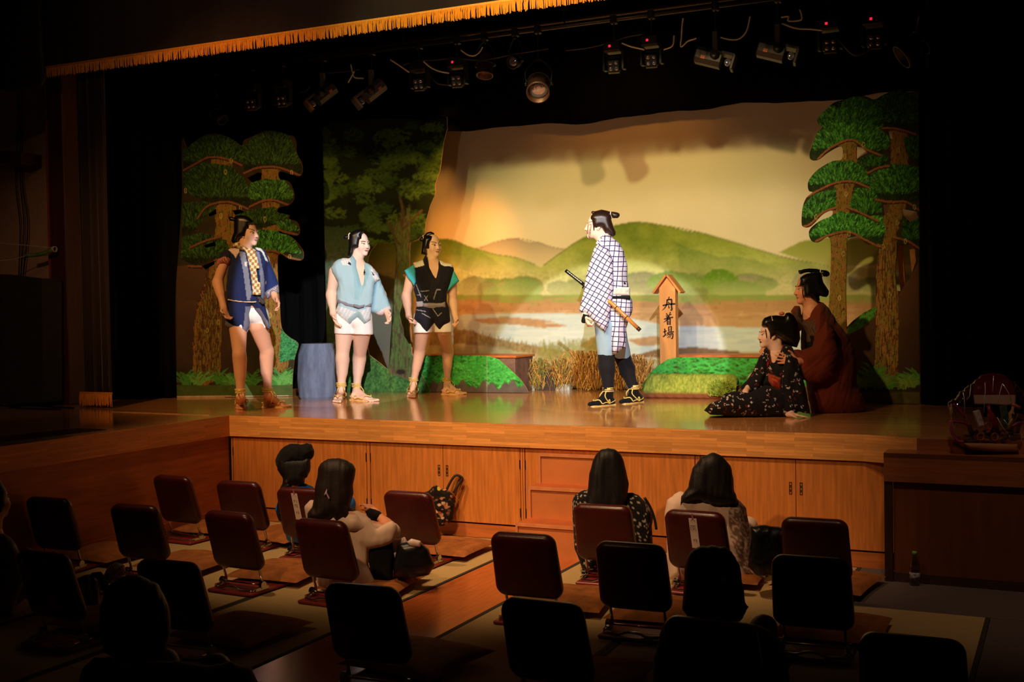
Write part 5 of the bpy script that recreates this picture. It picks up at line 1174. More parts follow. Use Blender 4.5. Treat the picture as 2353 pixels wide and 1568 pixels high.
slab_obj('hair', [(h_([(470, 130), (560, 116), (650, 118), (720, 155), (790, 215), (806, 250), (775, 288), (735, 292), (738, 370), (695, 388), (665, 480), (648, 538), (600, 515), (540, 540), (520, 600), (470, 660), (400, 585), (420, 500), (450, 430), (455, 250)]), D1+0.01, 0.100, 0.05, 0), (h_([(345, 150), (400, 138), (475, 170), (460, 225), (380, 218)]), D1, 0.03, 0.025, 0)], pa, m_wig, [(14, 11, 13)], h=0.0055, paintf=pf)
MB().tube(bez([atd(*p, D1-0.075) for p in h_([(565, 182), (620, 185), (690, 212)])], 5), 0.003, 6).build('hair_cord', M('white_cord', (240, 225, 205), 0.6), pa, True, world=True)
MB().tube([atd(*p, D1-0.06) for p in h_([(737, 370), (742, 470), (738, 600)])], 0.0022, 5).build('hair_strand', M('wig_strand', (50, 22, 20), 0.6), pa, True, world=True)
sandal('sandal', pa, X(354, 1372, DR-D1), atz(*t([(366, 1432)])[0], ST), atz(*t([(350, 1483)])[0], ST), m_straw_rope)
sandal('sandal', pa, X(547, 1362, DL-D1), atz(*t([(516, 1462)])[0], ST), atz(*t([(716, 1462)])[0], ST), m_straw_rope)

# ---- actor in the pale blue jacket
t = tr(660, 500, 3.409); D2 = 11.66; X = lambda u, v, dd=0.0: atd(*t([(u, v)])[0], D2+dd)
pa = thing('person', 'actor in a pale blue jacket with grey sash and white shorts', 'person', tuple(atz(806, 923, ST)), group='actors on the stage')
sk2 = (240, 208, 188); fd = Field(0.0074); nk = X(545, 335)
fd.slab(t([(390, 380), (500, 320), (560, 320), (620, 360), (690, 430), (650, 640), (640, 770), (430, 770), (410, 700), (410, 520)]), D2, 0.098, 0.09, 0.02); fd.rc(nk+ZU*0.05, nk-ZU*0.06, 0.06, 0.075, 0.03)
arm(fd, X(372, 425, -0.02), X(345, 600, 0.02), X(360, 755, -0.08), 0.058, 0.047, 0.031); hand(fd, X(360, 758, -0.08), X(392, 850, -0.12)-X(360, 758, -0.08), RTH*0.9+TOH*0.2, TOH, 0.28)
arm(fd, X(672, 460, 0.0), X(735, 600, 0.02), X(780, 738, -0.04), 0.042, 0.043, 0.027); hand(fd, X(780, 738, -0.04), X(808, 820, -0.08)-X(780, 738, -0.04), -RTH*0.7+TOH*0.5, TOH, 0.6)
DR = dist(atz(*t([(400, 1440)])[0], ST)); DL = dist(atz(*t([(560, 1425)])[0], ST))
leg(fd, X(448, 870, 0.0), X(432, 1090, DR-D2-0.02), X(425, 1330, DR-D2+0.03), 0.096, 0.062, 0.070, 0.038, -TOH); leg(fd, X(588, 870, 0.0), X(566, 1085, DL-D2-0.04), X(545, 1330, DL-D2), 0.098, 0.062, 0.068, 0.038, -TOH)
foot(fd, X(424, 1352, DR-D2+0.03), atz(*t([(432, 1398)])[0], ST), atz(*t([(384, 1456)])[0], ST)); foot(fd, X(540, 1355, DL-D2), atz(*t([(506, 1430)])[0], ST), atz(*t([(696, 1444)])[0], ST))
hc = atd(829.0, 561, D2); hd = head_mesh(hc, facing(48)+V(0, 0, -0.05), ZU, 1.0, nk, (248, 224, 212), (208, 140, 130), (90, 70, 66), brow_tilt=0.1, open_eye=0.55)
body_mesh(fd, [hd], pa, sk2)
def pf(c, v, q):
    for pl in ([(430, 316), (498, 312), (500, 372), (440, 372), (420, 350)], [(650, 370), (700, 420), (728, 490), (700, 515), (660, 440)]):
        m = paint(c, v, t(pl), (236, 238, 240)); stripes(c, m, v, 0.0, 2.6, 0.25, (190, 200, 210))
    for pl in ([(480, 345), (505, 360), (498, 376), (470, 362)], [(655, 420), (690, 450), (672, 452)]): paint(c, v, t(pl), (40, 44, 56))
    for pl in ([(512, 292), (545, 340), (585, 530), (560, 650), (530, 640), (520, 450), (490, 320)], [(608, 350), (640, 365), (640, 450), (600, 560), (570, 640), (585, 530), (602, 440)]): paint(c, v, t(pl), (150, 198, 214))
    for pl in ([(382, 735), (400, 690), (540, 740), (550, 790), (490, 850), (430, 800)], [(560, 735), (655, 700), (655, 800), (625, 830)]):
        m = paint(c, v, t(pl), (222, 232, 238)); stripes(c, m, v, 1.4, 3.0, 0.3, (176, 200, 214))
    for pl in ([(470, 800), (545, 735), (560, 790), (490, 850)], [(548, 735), (575, 740), (622, 835), (600, 852), (550, 790)]): paint(c, v, t(pl), (158, 192, 204))
slab_obj('jacket', [(t([(345, 392), (370, 352), (430, 316), (480, 318), (512, 290), (540, 340), (575, 500), (586, 532), (600, 440), (606, 348), (640, 365), (690, 410), (728, 485), (690, 520), (674, 600), (662, 690), (655, 800), (600, 852), (550, 790), (490, 850), (430, 800), (382, 735), (398, 680), (385, 600), (398, 500), (352, 430)]), D2, 0.135, 0.07)], pa, m_fabric, [(166, 206, 222)], fold=(0.011, 16, 50, 13, -0.2), paintf=pf)
def pf(c, v, q):
    m = paint(c, v, t([(320, 470), (350, 425), (400, 510), (420, 450), (370, 390), (335, 390)]), (232, 234, 238)); stripes(c, m, v, 0.6, 2.6, 0.3, (180, 190, 204))
slab_obj('sleeve', [(t([(352, 378), (325, 462), (355, 425), (402, 503), (432, 440), (424, 348), (385, 345)]), D2-0.02, 0.09, 0.075)], pa, m_fabric, [(178, 212, 226)], fold=(0.004, 8, 30, 15), paintf=pf)
def pf(c, v, q):
    m = paint(c, v, t([(700, 745), (830, 680), (835, 730), (735, 785), (690, 770)]), (232, 230, 236)); stripes(c, m, v, 0.5, 2.4, 0.3, (190, 180, 196))
slab_obj('sleeve', [(t([(660, 470), (680, 402), (712, 440), (730, 485), (770, 590), (820, 722), (735, 774), (648, 738), (664, 640), (680, 520)]), D2+0.01, 0.075, 0.06)], pa, m_fabric, [(160, 204, 222)], fold=(0.008, 10, 60, 16, 0.3), paintf=pf)
slab_obj('sash', [(t([(398, 636), (470, 652), (560, 690), (662, 668), (662, 702), (560, 724), (470, 708), (392, 672)]), D2, 0.152, 0.06), (t([(520, 675), (570, 690), (610, 680), (600, 705), (560, 715), (520, 700)]), D2-0.155, 0.02, 0.018)], pa, m_fabric, [(136, 138, 152)], h=0.005, fold=(0.005, 40, 6, 17))
F_ = Field(0.0075); hp1, hp2 = X(450, 830, 0.0), X(588, 830, 0.0)
F_.rc(hp1+ZU*0.06, hp1-ZU*0.14, 0.100, 0.106, 0.03); F_.rc(hp2+ZU*0.06, hp2-ZU*0.14, 0.100, 0.106, 0.03); F_.el(X(535, 820, -0.07), (0.04, 0.045, 0.05), None, 0.04)
hem(F_, X(405, 912), X(665, 918)); v, q = F_.mesh(); np_mesh('shorts', folds(v, q, 0.003, 14, 30, 22), q, m_fabric, pa, np.tile(np.array(lin((244, 244, 246))), (len(v), 1)))
h_ = tr(740, 510, 8.711)
slab_obj('hair', [(h_([(545, 250), (600, 200), (680, 158), (790, 148), (832, 190), (826, 226), (803, 252), (812, 350), (772, 372), (757, 450), (758, 575), (722, 530), (640, 540), (622, 640), (560, 718), (515, 680), (530, 560), (535, 380)]), D2+0.01, 0.102, 0.05), (h_([(425, 320), (440, 280), (540, 245), (560, 330), (520, 348), (450, 348)]), D2+0.02, 0.03, 0.025)], pa, m_wig, [(16, 15, 18)], h=0.0055)
MB().tube(bez([atd(*p, D2-0.02) for p in h_([(560, 222), (532, 260), (540, 300), (528, 350)])], 5), 0.006, 6).build('hair_cord', M('white_cord', (240, 225, 205)), pa, True, world=True)
b = MB(); mc = X(605, 430, -0.15); b.ell(mc, (0.010, 0.010, 0.014), 8, 6); b.tube([mc, mc+ZU*0.03], 0.004, 6); b.build('clip_microphone', M('mic_black', (14, 14, 16), 0.4), pa, True, world=True)
sandal('sandal', pa, X(424, 1336, DR-D2+0.03), atz(*t([(432, 1398)])[0], ST), atz(*t([(384, 1456)])[0], ST), m_straw_rope); sandal('sandal', pa, X(542, 1340, DL-D2), atz(*t([(506, 1430)])[0], ST), atz(*t([(696, 1444)])[0], ST), m_straw_rope)

# ---- actor in the black jacket
t = tr(880, 500, 3.563); D3 = 12.2; X = lambda u, v, dd=0.0: atd(*t([(u, v)])[0], D3+dd)
pa = thing('person', 'actor in a black jacket with turquoise cap sleeves standing with clenched fists', 'person', tuple(atz(993, 910, ST)), group='actors on the stage')
sk3 = (236, 190, 160); fd = Field(0.0074); nk = X(405, 345)
fd.slab(t([(265, 400), (340, 350), (450, 350), (550, 400), (530, 560), (505, 700), (510, 800), (300, 800), (290, 720), (275, 560)]), D3, 0.098, 0.09, 0.02); fd.rc(nk+ZU*0.05, nk-ZU*0.06, 0.052, 0.075, 0.03)
arm(fd, X(228, 490, 0.0), X(190, 645, 0.03), X(212, 810, -0.06), 0.056, 0.045, 0.031); hand(fd, X(212, 812, -0.06), X(245, 880, -0.1)-X(212, 812, -0.06), RTH*0.8+TOH*0.3, TOH+RTH*0.3, 1.45, 1.0, thumb_in=0.9)
arm(fd, X(565, 540, 0.0), X(572, 690, 0.03), X(594, 812, -0.04), 0.053, 0.043, 0.029); hand(fd, X(594, 815, -0.04), X(606, 885, -0.08)-X(594, 815, -0.04), -RTH*0.7+TOH*0.5, TOH, 1.45, 1.0, thumb_in=0.9)
DR = dist(atz(*t([(240, 1455)])[0], ST)); DL = dist(atz(*t([(540, 1435)])[0], ST))
leg(fd, X(325, 900, 0.0), X(300, 1100, DR-D3-0.02), X(250, 1345, DR-D3+0.03), 0.086, 0.056, 0.056, 0.036, -TOH); leg(fd, X(500, 900, 0.0), X(530, 1090, DL-D3-0.03), X(526, 1345, DL-D3), 0.092, 0.058, 0.060, 0.036, -TOH)
foot(fd, X(250, 1368, DR-D3+0.03), atz(*t([(252, 1420)])[0], ST), atz(*t([(228, 1482)])[0], ST)); foot(fd, X(524, 1370, DL-D3), atz(*t([(488, 1448)])[0], ST), atz(*t([(674, 1452)])[0], ST))
hc = atd(994.0, 565, D3); hd = head_mesh(hc, facing(38), ZU, 1.03, nk, (240, 200, 170), (196, 124, 104), (50, 30, 24), brow_tilt=0.4, open_eye=1.0)
body_mesh(fd, [hd], pa, sk3)
def pf(c, v, q):
    for pl in ([(245, 366), (325, 343), (338, 392), (300, 402), (252, 415)], [(460, 345), (500, 368), (565, 383), (578, 410), (545, 400), (500, 398), (470, 380)]): paint(c, v, t(pl), (240, 232, 214))
    for pl in ([(350, 310), (330, 345), (340, 420), (400, 540), (440, 520), (430, 490), (385, 400)], [(445, 400), (455, 340), (472, 380), (460, 520), (400, 660), (360, 660)]): paint(c, v, t(pl), (34, 32, 36))
    x, y = pxy(v)
    for a, b in (((440, 590), (415, 670)), ((440, 590), (470, 592)), ((270, 550), (310, 650)), ((310, 605), (375, 600)), ((340, 640), (365, 680)), ((365, 640), (340, 680)), ((320, 785), (388, 822)), ((410, 750), (450, 808)), ((450, 808), (480, 780)), ((270, 755), (350, 770)), ((465, 925), (425, 866)), ((280, 635), (310, 632))):
        A, B = (np.array(p) for p in t([a, b])); d = B-A; tt = np.clip(((x-A[0])*d[0]+(y-A[1])*d[1])/(d @ d), 0, 1); m = np.hypot(x-A[0]-tt*d[0], y-A[1]-tt*d[1]) < 0.85; c[m] = lin((150, 150, 156))
slab_obj('jacket', [(t([(245, 370), (325, 345), (350, 310), (385, 400), (430, 492), (445, 400), (455, 338), (500, 370), (565, 385), (580, 430), (560, 520), (525, 600), (520, 690), (545, 760), (550, 850), (465, 926), (420, 860), (360, 940), (245, 830), (265, 740), (270, 660), (248, 590), (262, 540), (270, 480), (255, 420)]), D3, 0.132, 0.07)], pa, m_fabric, [(26, 27, 38)], h=0.0066, fold=(0.010, 14, 44, 23, 0.2), paintf=pf)
slab_obj('sleeve', [(t([(252, 385), (175, 435), (200, 490), (255, 562), (272, 530), (270, 440)]), D3-0.03, 0.08, 0.03)], pa, m_fabric, [(70, 196, 218)], h=0.0066, fold=(0.003, 10, 20, 25, 0.8))
slab_obj('sleeve', [(t([(575, 425), (627, 520), (525, 607), (545, 540)]), D3-0.02, 0.08, 0.03)], pa, m_fabric, [(58, 172, 176)], h=0.0066, fold=(0.003, 10, 20, 26, -0.8))
slab_obj('sash', [(t([(268, 688), (330, 690), (512, 690), (517, 742), (400, 750), (268, 737)]), D3, 0.150, 0.05), (t([(270, 690), (325, 685), (340, 710), (325, 735), (275, 735)]), D3-0.148, 0.02, 0.018), (t([(520, 740), (545, 740), (575, 850), (582, 1000), (575, 1055), (560, 1000), (560, 860)]), D3-0.06, 0.012, 0.01)], pa, m_fabric, [(150, 146, 150)], h=0.005, fold=(0.005, 40, 5, 27))
F_ = Field(0.0075); hp1, hp2 = X(328, 865, 0.0), X(498, 865, 0.0)
F_.rc(hp1+ZU*0.06, hp1-ZU*0.15, 0.094, 0.099, 0.03); F_.rc(hp2+ZU*0.06, hp2-ZU*0.15, 0.096, 0.102, 0.03); F_.rc(hp1+ZU*0.05, hp2+ZU*0.05, 0.09, 0.09, 0.03)
hem(F_, X(258, 946), X(565, 938)); v, q = F_.mesh(); np_mesh('shorts', folds(v, q, 0.003, 12, 30, 32), q, m_fabric, pa, np.tile(np.array(lin((242, 240, 240))), (len(v), 1)))
h_ = tr(910, 520, 9.224)
slab_obj('hair', [(h_([(600, 200), (640, 210), (720, 195), (775, 215), (772, 300), (740, 340), (722, 400), (732, 515), (690, 480), (640, 490), (657, 600), (600, 607), (533, 597), (550, 450), (565, 320)]), D3+0.01, 0.102, 0.05), (h_([(580, 230), (600, 190), (660, 130), (740, 110), (800, 140), (822, 190), (795, 216), (740, 205), (660, 225), (600, 260)]), D3, 0.03, 0.026), (h_([(495, 270), (560, 205), (590, 230), (580, 300), (560, 330), (500, 312)]), D3, 0.03, 0.026)], pa, m_wig, [(20, 15, 15)], h=0.0055)
MB().tube(bez([atd(*p, D3-0.03) for p in h_([(568, 190), (575, 225), (590, 262)])], 5), 0.0045, 6).build('hair_cord', M('white_cord', (240, 225, 205)), pa, True, world=True)
sandal('sandal', pa, X(250, 1352, DR-D3+0.03), atz(*t([(252, 1420)])[0], ST), atz(*t([(228, 1482)])[0], ST), m_straw_rope); sandal('sandal', pa, X(525, 1355, DL-D3), atz(*t([(488, 1448)])[0], ST), atz(*t([(674, 1452)])[0], ST), m_straw_rope)

# ---- swordsman in the checked robe
t = tr(1260, 460, 3.137); D4 = 10.6; X = lambda u, v, dd=0.0: atd(*t([(u, v)])[0], D4+dd)
pa = thing('person', 'swordsman in a white robe with blue check seen in profile at centre stage', 'person', tuple(atz(1418, 933, ST)), group='actors on the stage')
m_check = bpy.data.materials.new('blue_check'); m_check.use_nodes = True
def build_check(m):
    nt = m.node_tree; N = nt.nodes; L = nt.links; b = N['Principled BSDF']; b.inputs['Roughness'].default_value = 0.85; b.inputs['Specular IOR Level'].default_value = 0.2
    at = N.new('ShaderNodeAttribute'); at.attribute_name = 'weave'; sp = N.new('ShaderNodeSeparateXYZ'); L.new(at.outputs['Vector'], sp.inputs[0]); outs = []
    nz = N.new('ShaderNodeTexNoise'); nz.inputs['Scale'].default_value = 90; tc = N.new('ShaderNodeTexCoord'); L.new(tc.outputs['Object'], nz.inputs['Vector'])
    for k in (0, 1):
        fr = N.new('ShaderNodeMath'); fr.operation = 'FRACT'; L.new(sp.outputs[k], fr.inputs[0])
        s1 = N.new('ShaderNodeMath'); s1.operation = 'SUBTRACT'; L.new(fr.outputs[0], s1.inputs[0]); s1.inputs[1].default_value = 0.5
        ab = N.new('ShaderNodeMath'); ab.operation = 'ABSOLUTE'; L.new(s1.outputs[0], ab.inputs[0])
        ad = N.new('ShaderNodeMath'); ad.operation = 'MULTIPLY_ADD'; L.new(nz.outputs['Fac'], ad.inputs[0]); ad.inputs[1].default_value = 0.06; ad.inputs[2].default_value = 0.05
        lt = N.new('ShaderNodeMath'); lt.operation = 'LESS_THAN'; L.new(ab.outputs[0], lt.inputs[0]); L.new(ad.outputs[0], lt.inputs[1]); outs.append(lt)
    mx = N.new('ShaderNodeMath'); mx.operation = 'MAXIMUM'; L.new(outs[0].outputs[0], mx.inputs[0]); L.new(outs[1].outputs[0], mx.inputs[1])
    mc = N.new('ShaderNodeMix'); mc.data_type = 'RGBA'; mc.inputs[6].default_value = (*lin((224, 220, 246)), 1); mc.inputs[7].default_value = (*lin((44, 40, 104)), 1); L.new(mx.outputs[0], mc.inputs[0]); L.new(mc.outputs[2], b.inputs['Base Color'])
build_check(m_check)
def check_obj(nm, polys, ang, per, seed, fold=0.010, bend=0.0):
    F_ = Field(0.0070)
    for p in polys: F_.slab(p[0], p[1], p[2], p[3], 0.015, 0, False, p[4] if len(p) > 4 else (0, 0))
    v, q = F_.mesh(relax=1); x, y = pxy(v); n = normals(v, q); z = (v-CAM) @ FW; s = 252.0
    side = 1-np.abs(n @ FW)                                    # wrap the weave round the sides
    a = (x-1390); b = (y-640)+bend*((x-1390)**2)/60.0
    wv = np.stack([(a*math.cos(ang)+b*math.sin(ang))/per, (-a*math.sin(ang)+b*math.cos(ang))/per, np.zeros(len(v))], -1)
    wv[:, 0] += 0.35*(vnoise(x/30*4+300, y/30*4+300, 4.0, seed, 1)-0.5); wv[:, 1] += 0.35*(vnoise(x/30*4+700, y/30*4+300, 4.0, seed+3, 1)-0.5)
    v = folds(v, q, fold, 14, 60, seed)
    return np_mesh(nm, v, q, m_check, pa, None, attrs={'weave': wv})
check_obj('robe', [(t([(350, 330), (395, 250), (445, 256), (470, 280), (510, 310), (545, 370), (565, 470), (570, 580), (585, 640), (590, 700), (612, 720), (614, 790), (585, 850), (562, 920), (556, 1062), (482, 1108), (460, 1092), (445, 960), (420, 900), (330, 700), (310, 500), (310, 420)]), D4+0.02, 0.175, 0.10)], 0.06, 11.5, 41)
check_obj('sleeve', [(t([(360, 310), (330, 340), (295, 450), (274, 540), (262, 620), (245, 700), (222, 802), (290, 824), (330, 870), (408, 958), (440, 900), (458, 740), (468, 600), (465, 430), (430, 345)]), D4-0.15, 0.07, 0.055)], 0.55, 11.0, 43, 0.011)
check_obj('collar', [(t([(340, 310), (385, 258), (415, 246), (446, 256), (440, 285), (395, 300), (352, 330)]), D4-0.01, 0.10, 0.04)], 0.9, 9.5, 47, 0.002)
fd = Field(0.0074); nk = X(402, 290); fd.rc(nk+ZU*0.05, nk-ZU*0.1, 0.058, 0.08, 0.03); fd.slab(t([(360, 340), (460, 330), (540, 420), (550, 700), (560, 900), (400, 900), (350, 700), (340, 450)]), D4+0.02, 0.14, 0.12, 0.02)
arm(fd, X(400, 420, -0.12), X(330, 660, -0.12), X(262, 840, -0.17), 0.05, 0.042, 0.028); hand(fd, X(262, 842, -0.17), X(292, 905, -0.2)-X(262, 842, -0.17), RTH*0.9, TOH, 1.4, 1.0, thumb_in=0.8)
hc = atd(1370.5, 519.5, D4); hd = head_mesh(hc, facing(-84), ZU, 0.98, nk, (246, 216, 206), (200, 140, 132), (70, 40, 40), brow_tilt=0.4, open_eye=0.8)
def px_red(c, v, q): pass
for pl in ([(655, 440), (645, 560), (680, 700)], [(720, 410), (690, 580), (690, 740)], [(735, 430), (700, 600), (720, 740)]):
    P = tr(1280, 470, 9.225)(pl); x, y = pxy(hd[0]); near = (hd[0]-hc) @ FW < 0.02
    for a, b in zip(P[:-1], P[1:]):
        A, B = np.array(a), np.array(b); d = B-A; tt = np.clip(((x-A[0])*d[0]+(y-A[1])*d[1])/(d @ d), 0, 1); m = (np.hypot(x-A[0]-tt*d[0], y-A[1]-tt*d[1]) < 0.55) & near; hd[2][m] = lin((130, 60, 60))
DN = dist(atz(*t([(400, 1482)])[0], ST)); DF = dist(atz(*t([(600, 1462)])[0], ST))
body_mesh(fd, [hd], pa, (244, 212, 200))
def legpiece(nm, prims, colr, seed, mat=m_fabric, fl=None):
    F_ = Field(0.0068)
    for p in prims: F_.rc(*p)
    v, q = F_.mesh(floor=fl); np_mesh(nm, folds(v, q, 0.004, 12, 26, seed), q, mat, pa, np.tile(np.array(lin(colr)), (len(v), 1)))
kn, kf = X(418, 1105, DN-D4), X(535, 1125, DF-D4); an, af = X(432, 1385, DN-D4), X(617, 1368, DF-D4)
legpiece('trousers', [(X(410, 900, -0.05), kn+ZU*0.01, 0.098, 0.082, 0.03), (X(480, 930, 0.08), kf+ZU*0.01, 0.098, 0.075, 0.03)], (168, 206, 238), 51)
legpiece('leggings', [(kn, kn+(an-kn)*0.35, 0.080, 0.072, 0.03), (kn+(an-kn)*0.35, an, 0.072, 0.046, 0.03)], (26, 26, 32), 52)
legpiece('leggings', [(kf, kf+(af-kf)*0.4, 0.076, 0.070, 0.03), (kf+(af-kf)*0.4, af, 0.070, 0.045, 0.03)], (26, 26, 32), 53)
for (a_, he, to) in ((an, (472, 1476), (288, 1492)), (af, (672, 1456), (516, 1474))):
    F_ = Field(0.0068); foot(F_, a_-ZU*0.02, atz(*t([he])[0], ST), atz(*t([to])[0], ST), toes=False, S=1.05); F_.rc(a_+ZU*0.05, a_-ZU*0.02, 0.042, 0.042, 0.02); v, q = F_.mesh(floor=ST+0.009)
    np_mesh('tabi_sock', v, q, m_fabric, pa, np.tile(np.array(lin((16, 16, 20))), (len(v), 1))); sandal('sandal', pa, a_-ZU*0.01, atz(*t([he])[0], ST), atz(*t([to])[0], ST), m_straw_rope)
slab_obj('obi', [(t([(455, 626), (520, 626), (588, 628), (590, 690), (520, 692), (458, 690)]), D4+0.02, 0.20, 0.05, 0)], pa, m_fabric, [(234, 234, 230)], h=0.005, fold=(0.002, 40, 8, 55), paintf=lambda c, v, q: [c.__setitem__(np.hypot(pxy(v)[0]-x0, pxy(v)[1]-y0) < 4.2, lin((196, 196, 192))) for x0, y0 in t([(490, 650), (528, 652), (562, 655)])])
slab_obj('obi_cord', [(t([(456, 690), (590, 690), (592, 712), (458, 714)]), D4+0.02, 0.197, 0.03), (t([(500, 580), (540, 580), (560, 600), (545, 625), (520, 615)]), D4-0.10, 0.03, 0.02)], pa, m_fabric, [(22, 22, 30)], h=0.005)
slab_obj('wrist_guard', [(t([(236, 870), (250, 818), (290, 828), (300, 852), (262, 890), (240, 885)]), D4-0.18, 0.04, 0.035)], pa, m_fabric, [(18, 18, 22)], h=0.005)
h_ = tr(1280, 470, 9.225)
slab_obj('hair', [(h_([(720, 245), (775, 185), (860, 160), (960, 150), (1060, 170), (1135, 215), (1160, 290), (1150, 320), (1200, 480), (1250, 580), (1242, 650), (1195, 687), (1130, 652), (1060, 600), (1030, 622), (990, 570), (950, 490), (900, 490), (830, 512), (802, 482), (792, 562), (768, 572), (755, 440), (740, 340), (708, 290)]), D4+0.0, 0.104, 0.05), (h_([(718, 180), (740, 138), (800, 146), (940, 108), (1040, 128), (1140, 158), (1140, 225), (1040, 190), (900, 165), (790, 185), (740, 195)]), D4, 0.032, 0.028), (h_([(1140, 150), (1260, 163), (1322, 190), (1332, 240), (1290, 292), (1180, 292), (1150, 240)]), D4, 0.034, 0.03)], pa, m_wig, [(44, 26, 22)], h=0.0055)
MB().tube(bez([atd(*p, D4-0.036) for p in h_([(1138, 150), (1133, 220), (1168, 292)])], 5), 0.0045, 6).build('hair_cord', M('white_cord', (240, 225, 205)), pa, True, world=True)
# his sword
g0, g1 = X(125, 508, 0.02), X(258, 612, -0.03); s0_, s1_ = X(455, 742, -0.22), X(662, 940, -0.26)
sw = thing('sword', 'sword with a black wrapped hilt and orange scabbard tucked in the white sash', 'sword', tuple((s0_+s1_)/2))
e0 = X(320, 655, -0.10); R_ = nrm(s1_-s0_)
MB().tube([g0, g0+(g1-g0)*0.5, g1], [0.016, 0.0155, 0.016], 10).build('hilt', M('hilt_wrap', (24, 24, 28), 0.5, var=0.2, scale=60), sw, True, world=True)
b = MB()
for k in range(8):
    p = g0+(g1-g0)*(0.12+0.1*k); b.obox(p+TOH*0.0145+ZU*0.003, (0.008, 0.003, 0.0055), (nrm(g1-g0), nrm(np.cross(nrm(g1-g0), TOH)), TOH))
b.build('hilt_diamonds', M('ray_skin', (230, 228, 220), 0.5), sw, world=True)
gd = nrm(g1-g0); gx = nrm(np.cross(gd, ZU)); gy = np.cross(gd, gx)
MB().lathe([(0.0, -0.003), (0.036, -0.003), (0.036, 0.003), (0.0, 0.003)], 20, g1+gd*0.006, (gx, gy, gd)).build('guard', M('guard_iron', (30, 28, 28), 0.4, metal=0.6), sw, world=True)
MB().tube([g1+gd*0.01, e0, s0_, (s0_+s1_)/2, s1_-R_*0.03], [0.014, 0.015, 0.017, 0.0175, 0.017], 10).build('scabbard', M('scabbard_lacquer', (216, 138, 62), 0.3, var=0.08, coat=0.4), sw, True, world=True)
MB().tube([s1_-R_*0.035, s1_], [0.0182, 0.0175], 10).build('scabbard_tip', M('tip_brown', (60, 34, 26), 0.4), sw, True, world=True)
for f_ in (0.16, 0.52): MB().tube([s0_+(s1_-s0_)*f_-R_*0.004, s0_+(s1_-s0_)*f_+R_*0.004], 0.019, 10).build('scabbard_band', M('tip_brown', (60, 34, 26)), sw, True, world=True)

# ---- seated girl and kneeling man
t = tr(1580, 580, 3.92); D5 = 9.42; X = lambda u, v, dd=0.0: atd(*t([(u, v)])[0], D5+dd)
pg = thing('person', 'girl in a dark flowered kimono with red sash sitting on the stage floor', 'person', tuple(atz(1790, 955, ST)), group='actors on the stage')
fd = Field(0.0066); nk = X(800, 870)
fd.rc(nk+ZU*0.05, nk-ZU*0.08, 0.045, 0.06, 0.03); fd.slab(t([(720, 900), (860, 870), (960, 930), (980, 1250), (760, 1250), (740, 1050)]), D5, 0.08, 0.075, 0.02)
arm(fd, X(720, 930, 0.08), X(600, 1130, 0.02), X(520, 1262, -0.12), 0.04, 0.034, 0.022); hand(fd, X(520, 1262, -0.12), X(478, 1350, -0.17)-X(520, 1262, -0.12), -ZU+RTH*0.2, RTH*0.5+TOH, 0.30, 0.82, spread=0.4)
arm(fd, X(930, 950, -0.07), X(960, 1200, -0.16), X(930, 1440, -0.20), 0.04, 0.034, 0.022); hand(fd, atz(*t([(915, 1462)])[0], ST+0.025), RTH*0.9+TOH*0.35-ZU*0.06, -ZU, TOH, 0.10, 0.85, spread=0.5)
hc = atd(*t([(738, 742)])[0], D5+0.0); hd = head_mesh(hc, facing(-78), ZU, 0.90, nk, (240, 200, 192), (120, 30, 34), (90, 40, 40), brow_tilt=0.35, open_eye=0.8)
body_mesh(fd, [hd], pg, (232, 190, 176))
def flowers(c, v, q, seed):
    x, y = pxy(v); rg = np.random.default_rng(seed); x0, x1, y0, y1 = x.min(), x.max(), y.min(), y.max(); n = int((x1-x0)*(y1-y0)/150)
    for k in range(n):
        a, b = rg.uniform(x0, x1), rg.uniform(y0, y1); kind = k % 4; th = rg.uniform(0, 3.14)
        bb = (np.abs(x-a) < 7) & (np.abs(y-b) < 7)
        if not bb.any(): continue
        i = np.flatnonzero(bb); xx, yy = x[i]-a, y[i]-b
        if kind in (0, 1):
            for o in (-1, 1): m = np.hypot(xx-o*1.9*math.cos(th), yy-o*1.9*math.sin(th)) < 1.15; c[i[m]] = lin((226, 210, 210) if kind == 0 else (150, 40, 40))
        else:
            for o in (-0.6, 0.0, 0.6):
                d = (math.cos(th+o), math.sin(th+o)); tt = np.clip(xx*d[0]+yy*d[1], 0, 4.0); m = np.hypot(xx-tt*d[0], yy-tt*d[1]) < 0.5; c[i[m]] = lin((170, 166, 176) if kind == 2 else (206, 196, 200))
def kim(nm, polys, seed, fold=0.009, extra=None, fl=None):
    def pf(c, v, q):
        flowers(c, v, q, seed)
        if extra: extra(c, v, q)
    return slab_obj(nm, polys, pg, m_fabric, [(20, 18, 28)], h=0.0062, fold=(fold, 16, 40, seed), paintf=pf, floor=fl)
def collar(c, v, q):
    paint(c, v, t([(728, 885), (748, 880), (775, 920), (765, 985), (745, 1010), (735, 940)]), (150, 24, 28)); paint(c, v, t([(700, 1030), (735, 960), (745, 975), (712, 1050)]), (150, 24, 28)); paint(c, v, t([(760, 985), (850, 830), (862, 838), (775, 995)]), (150, 30, 34))
kim('kimono_top', [(t([(662, 935), (692, 868), (735, 882), (768, 980), (860, 828), (940, 850), (1000, 950), (1050, 1140), (1010, 1260), (840, 1270), (720, 1240), (645, 1200), (690, 1050)]), D5, 0.13, 0.11)], 61, extra=collar)
kim('kimono_sleeve', [(t([(690, 880), (640, 950), (600, 1060), (540, 1150), (470, 1218), (488, 1248), (572, 1288), (640, 1240), (722, 1100), (722, 960)]), D5-0.03, 0.075, 0.06, 0, 0.01, (-0.0012, -0.0005))], 63, extra=lambda c, v, q: paint(c, v, t([(480, 1235), (515, 1240), (580, 1270), (570, 1300), (500, 1275)]), (170, 30, 30)))
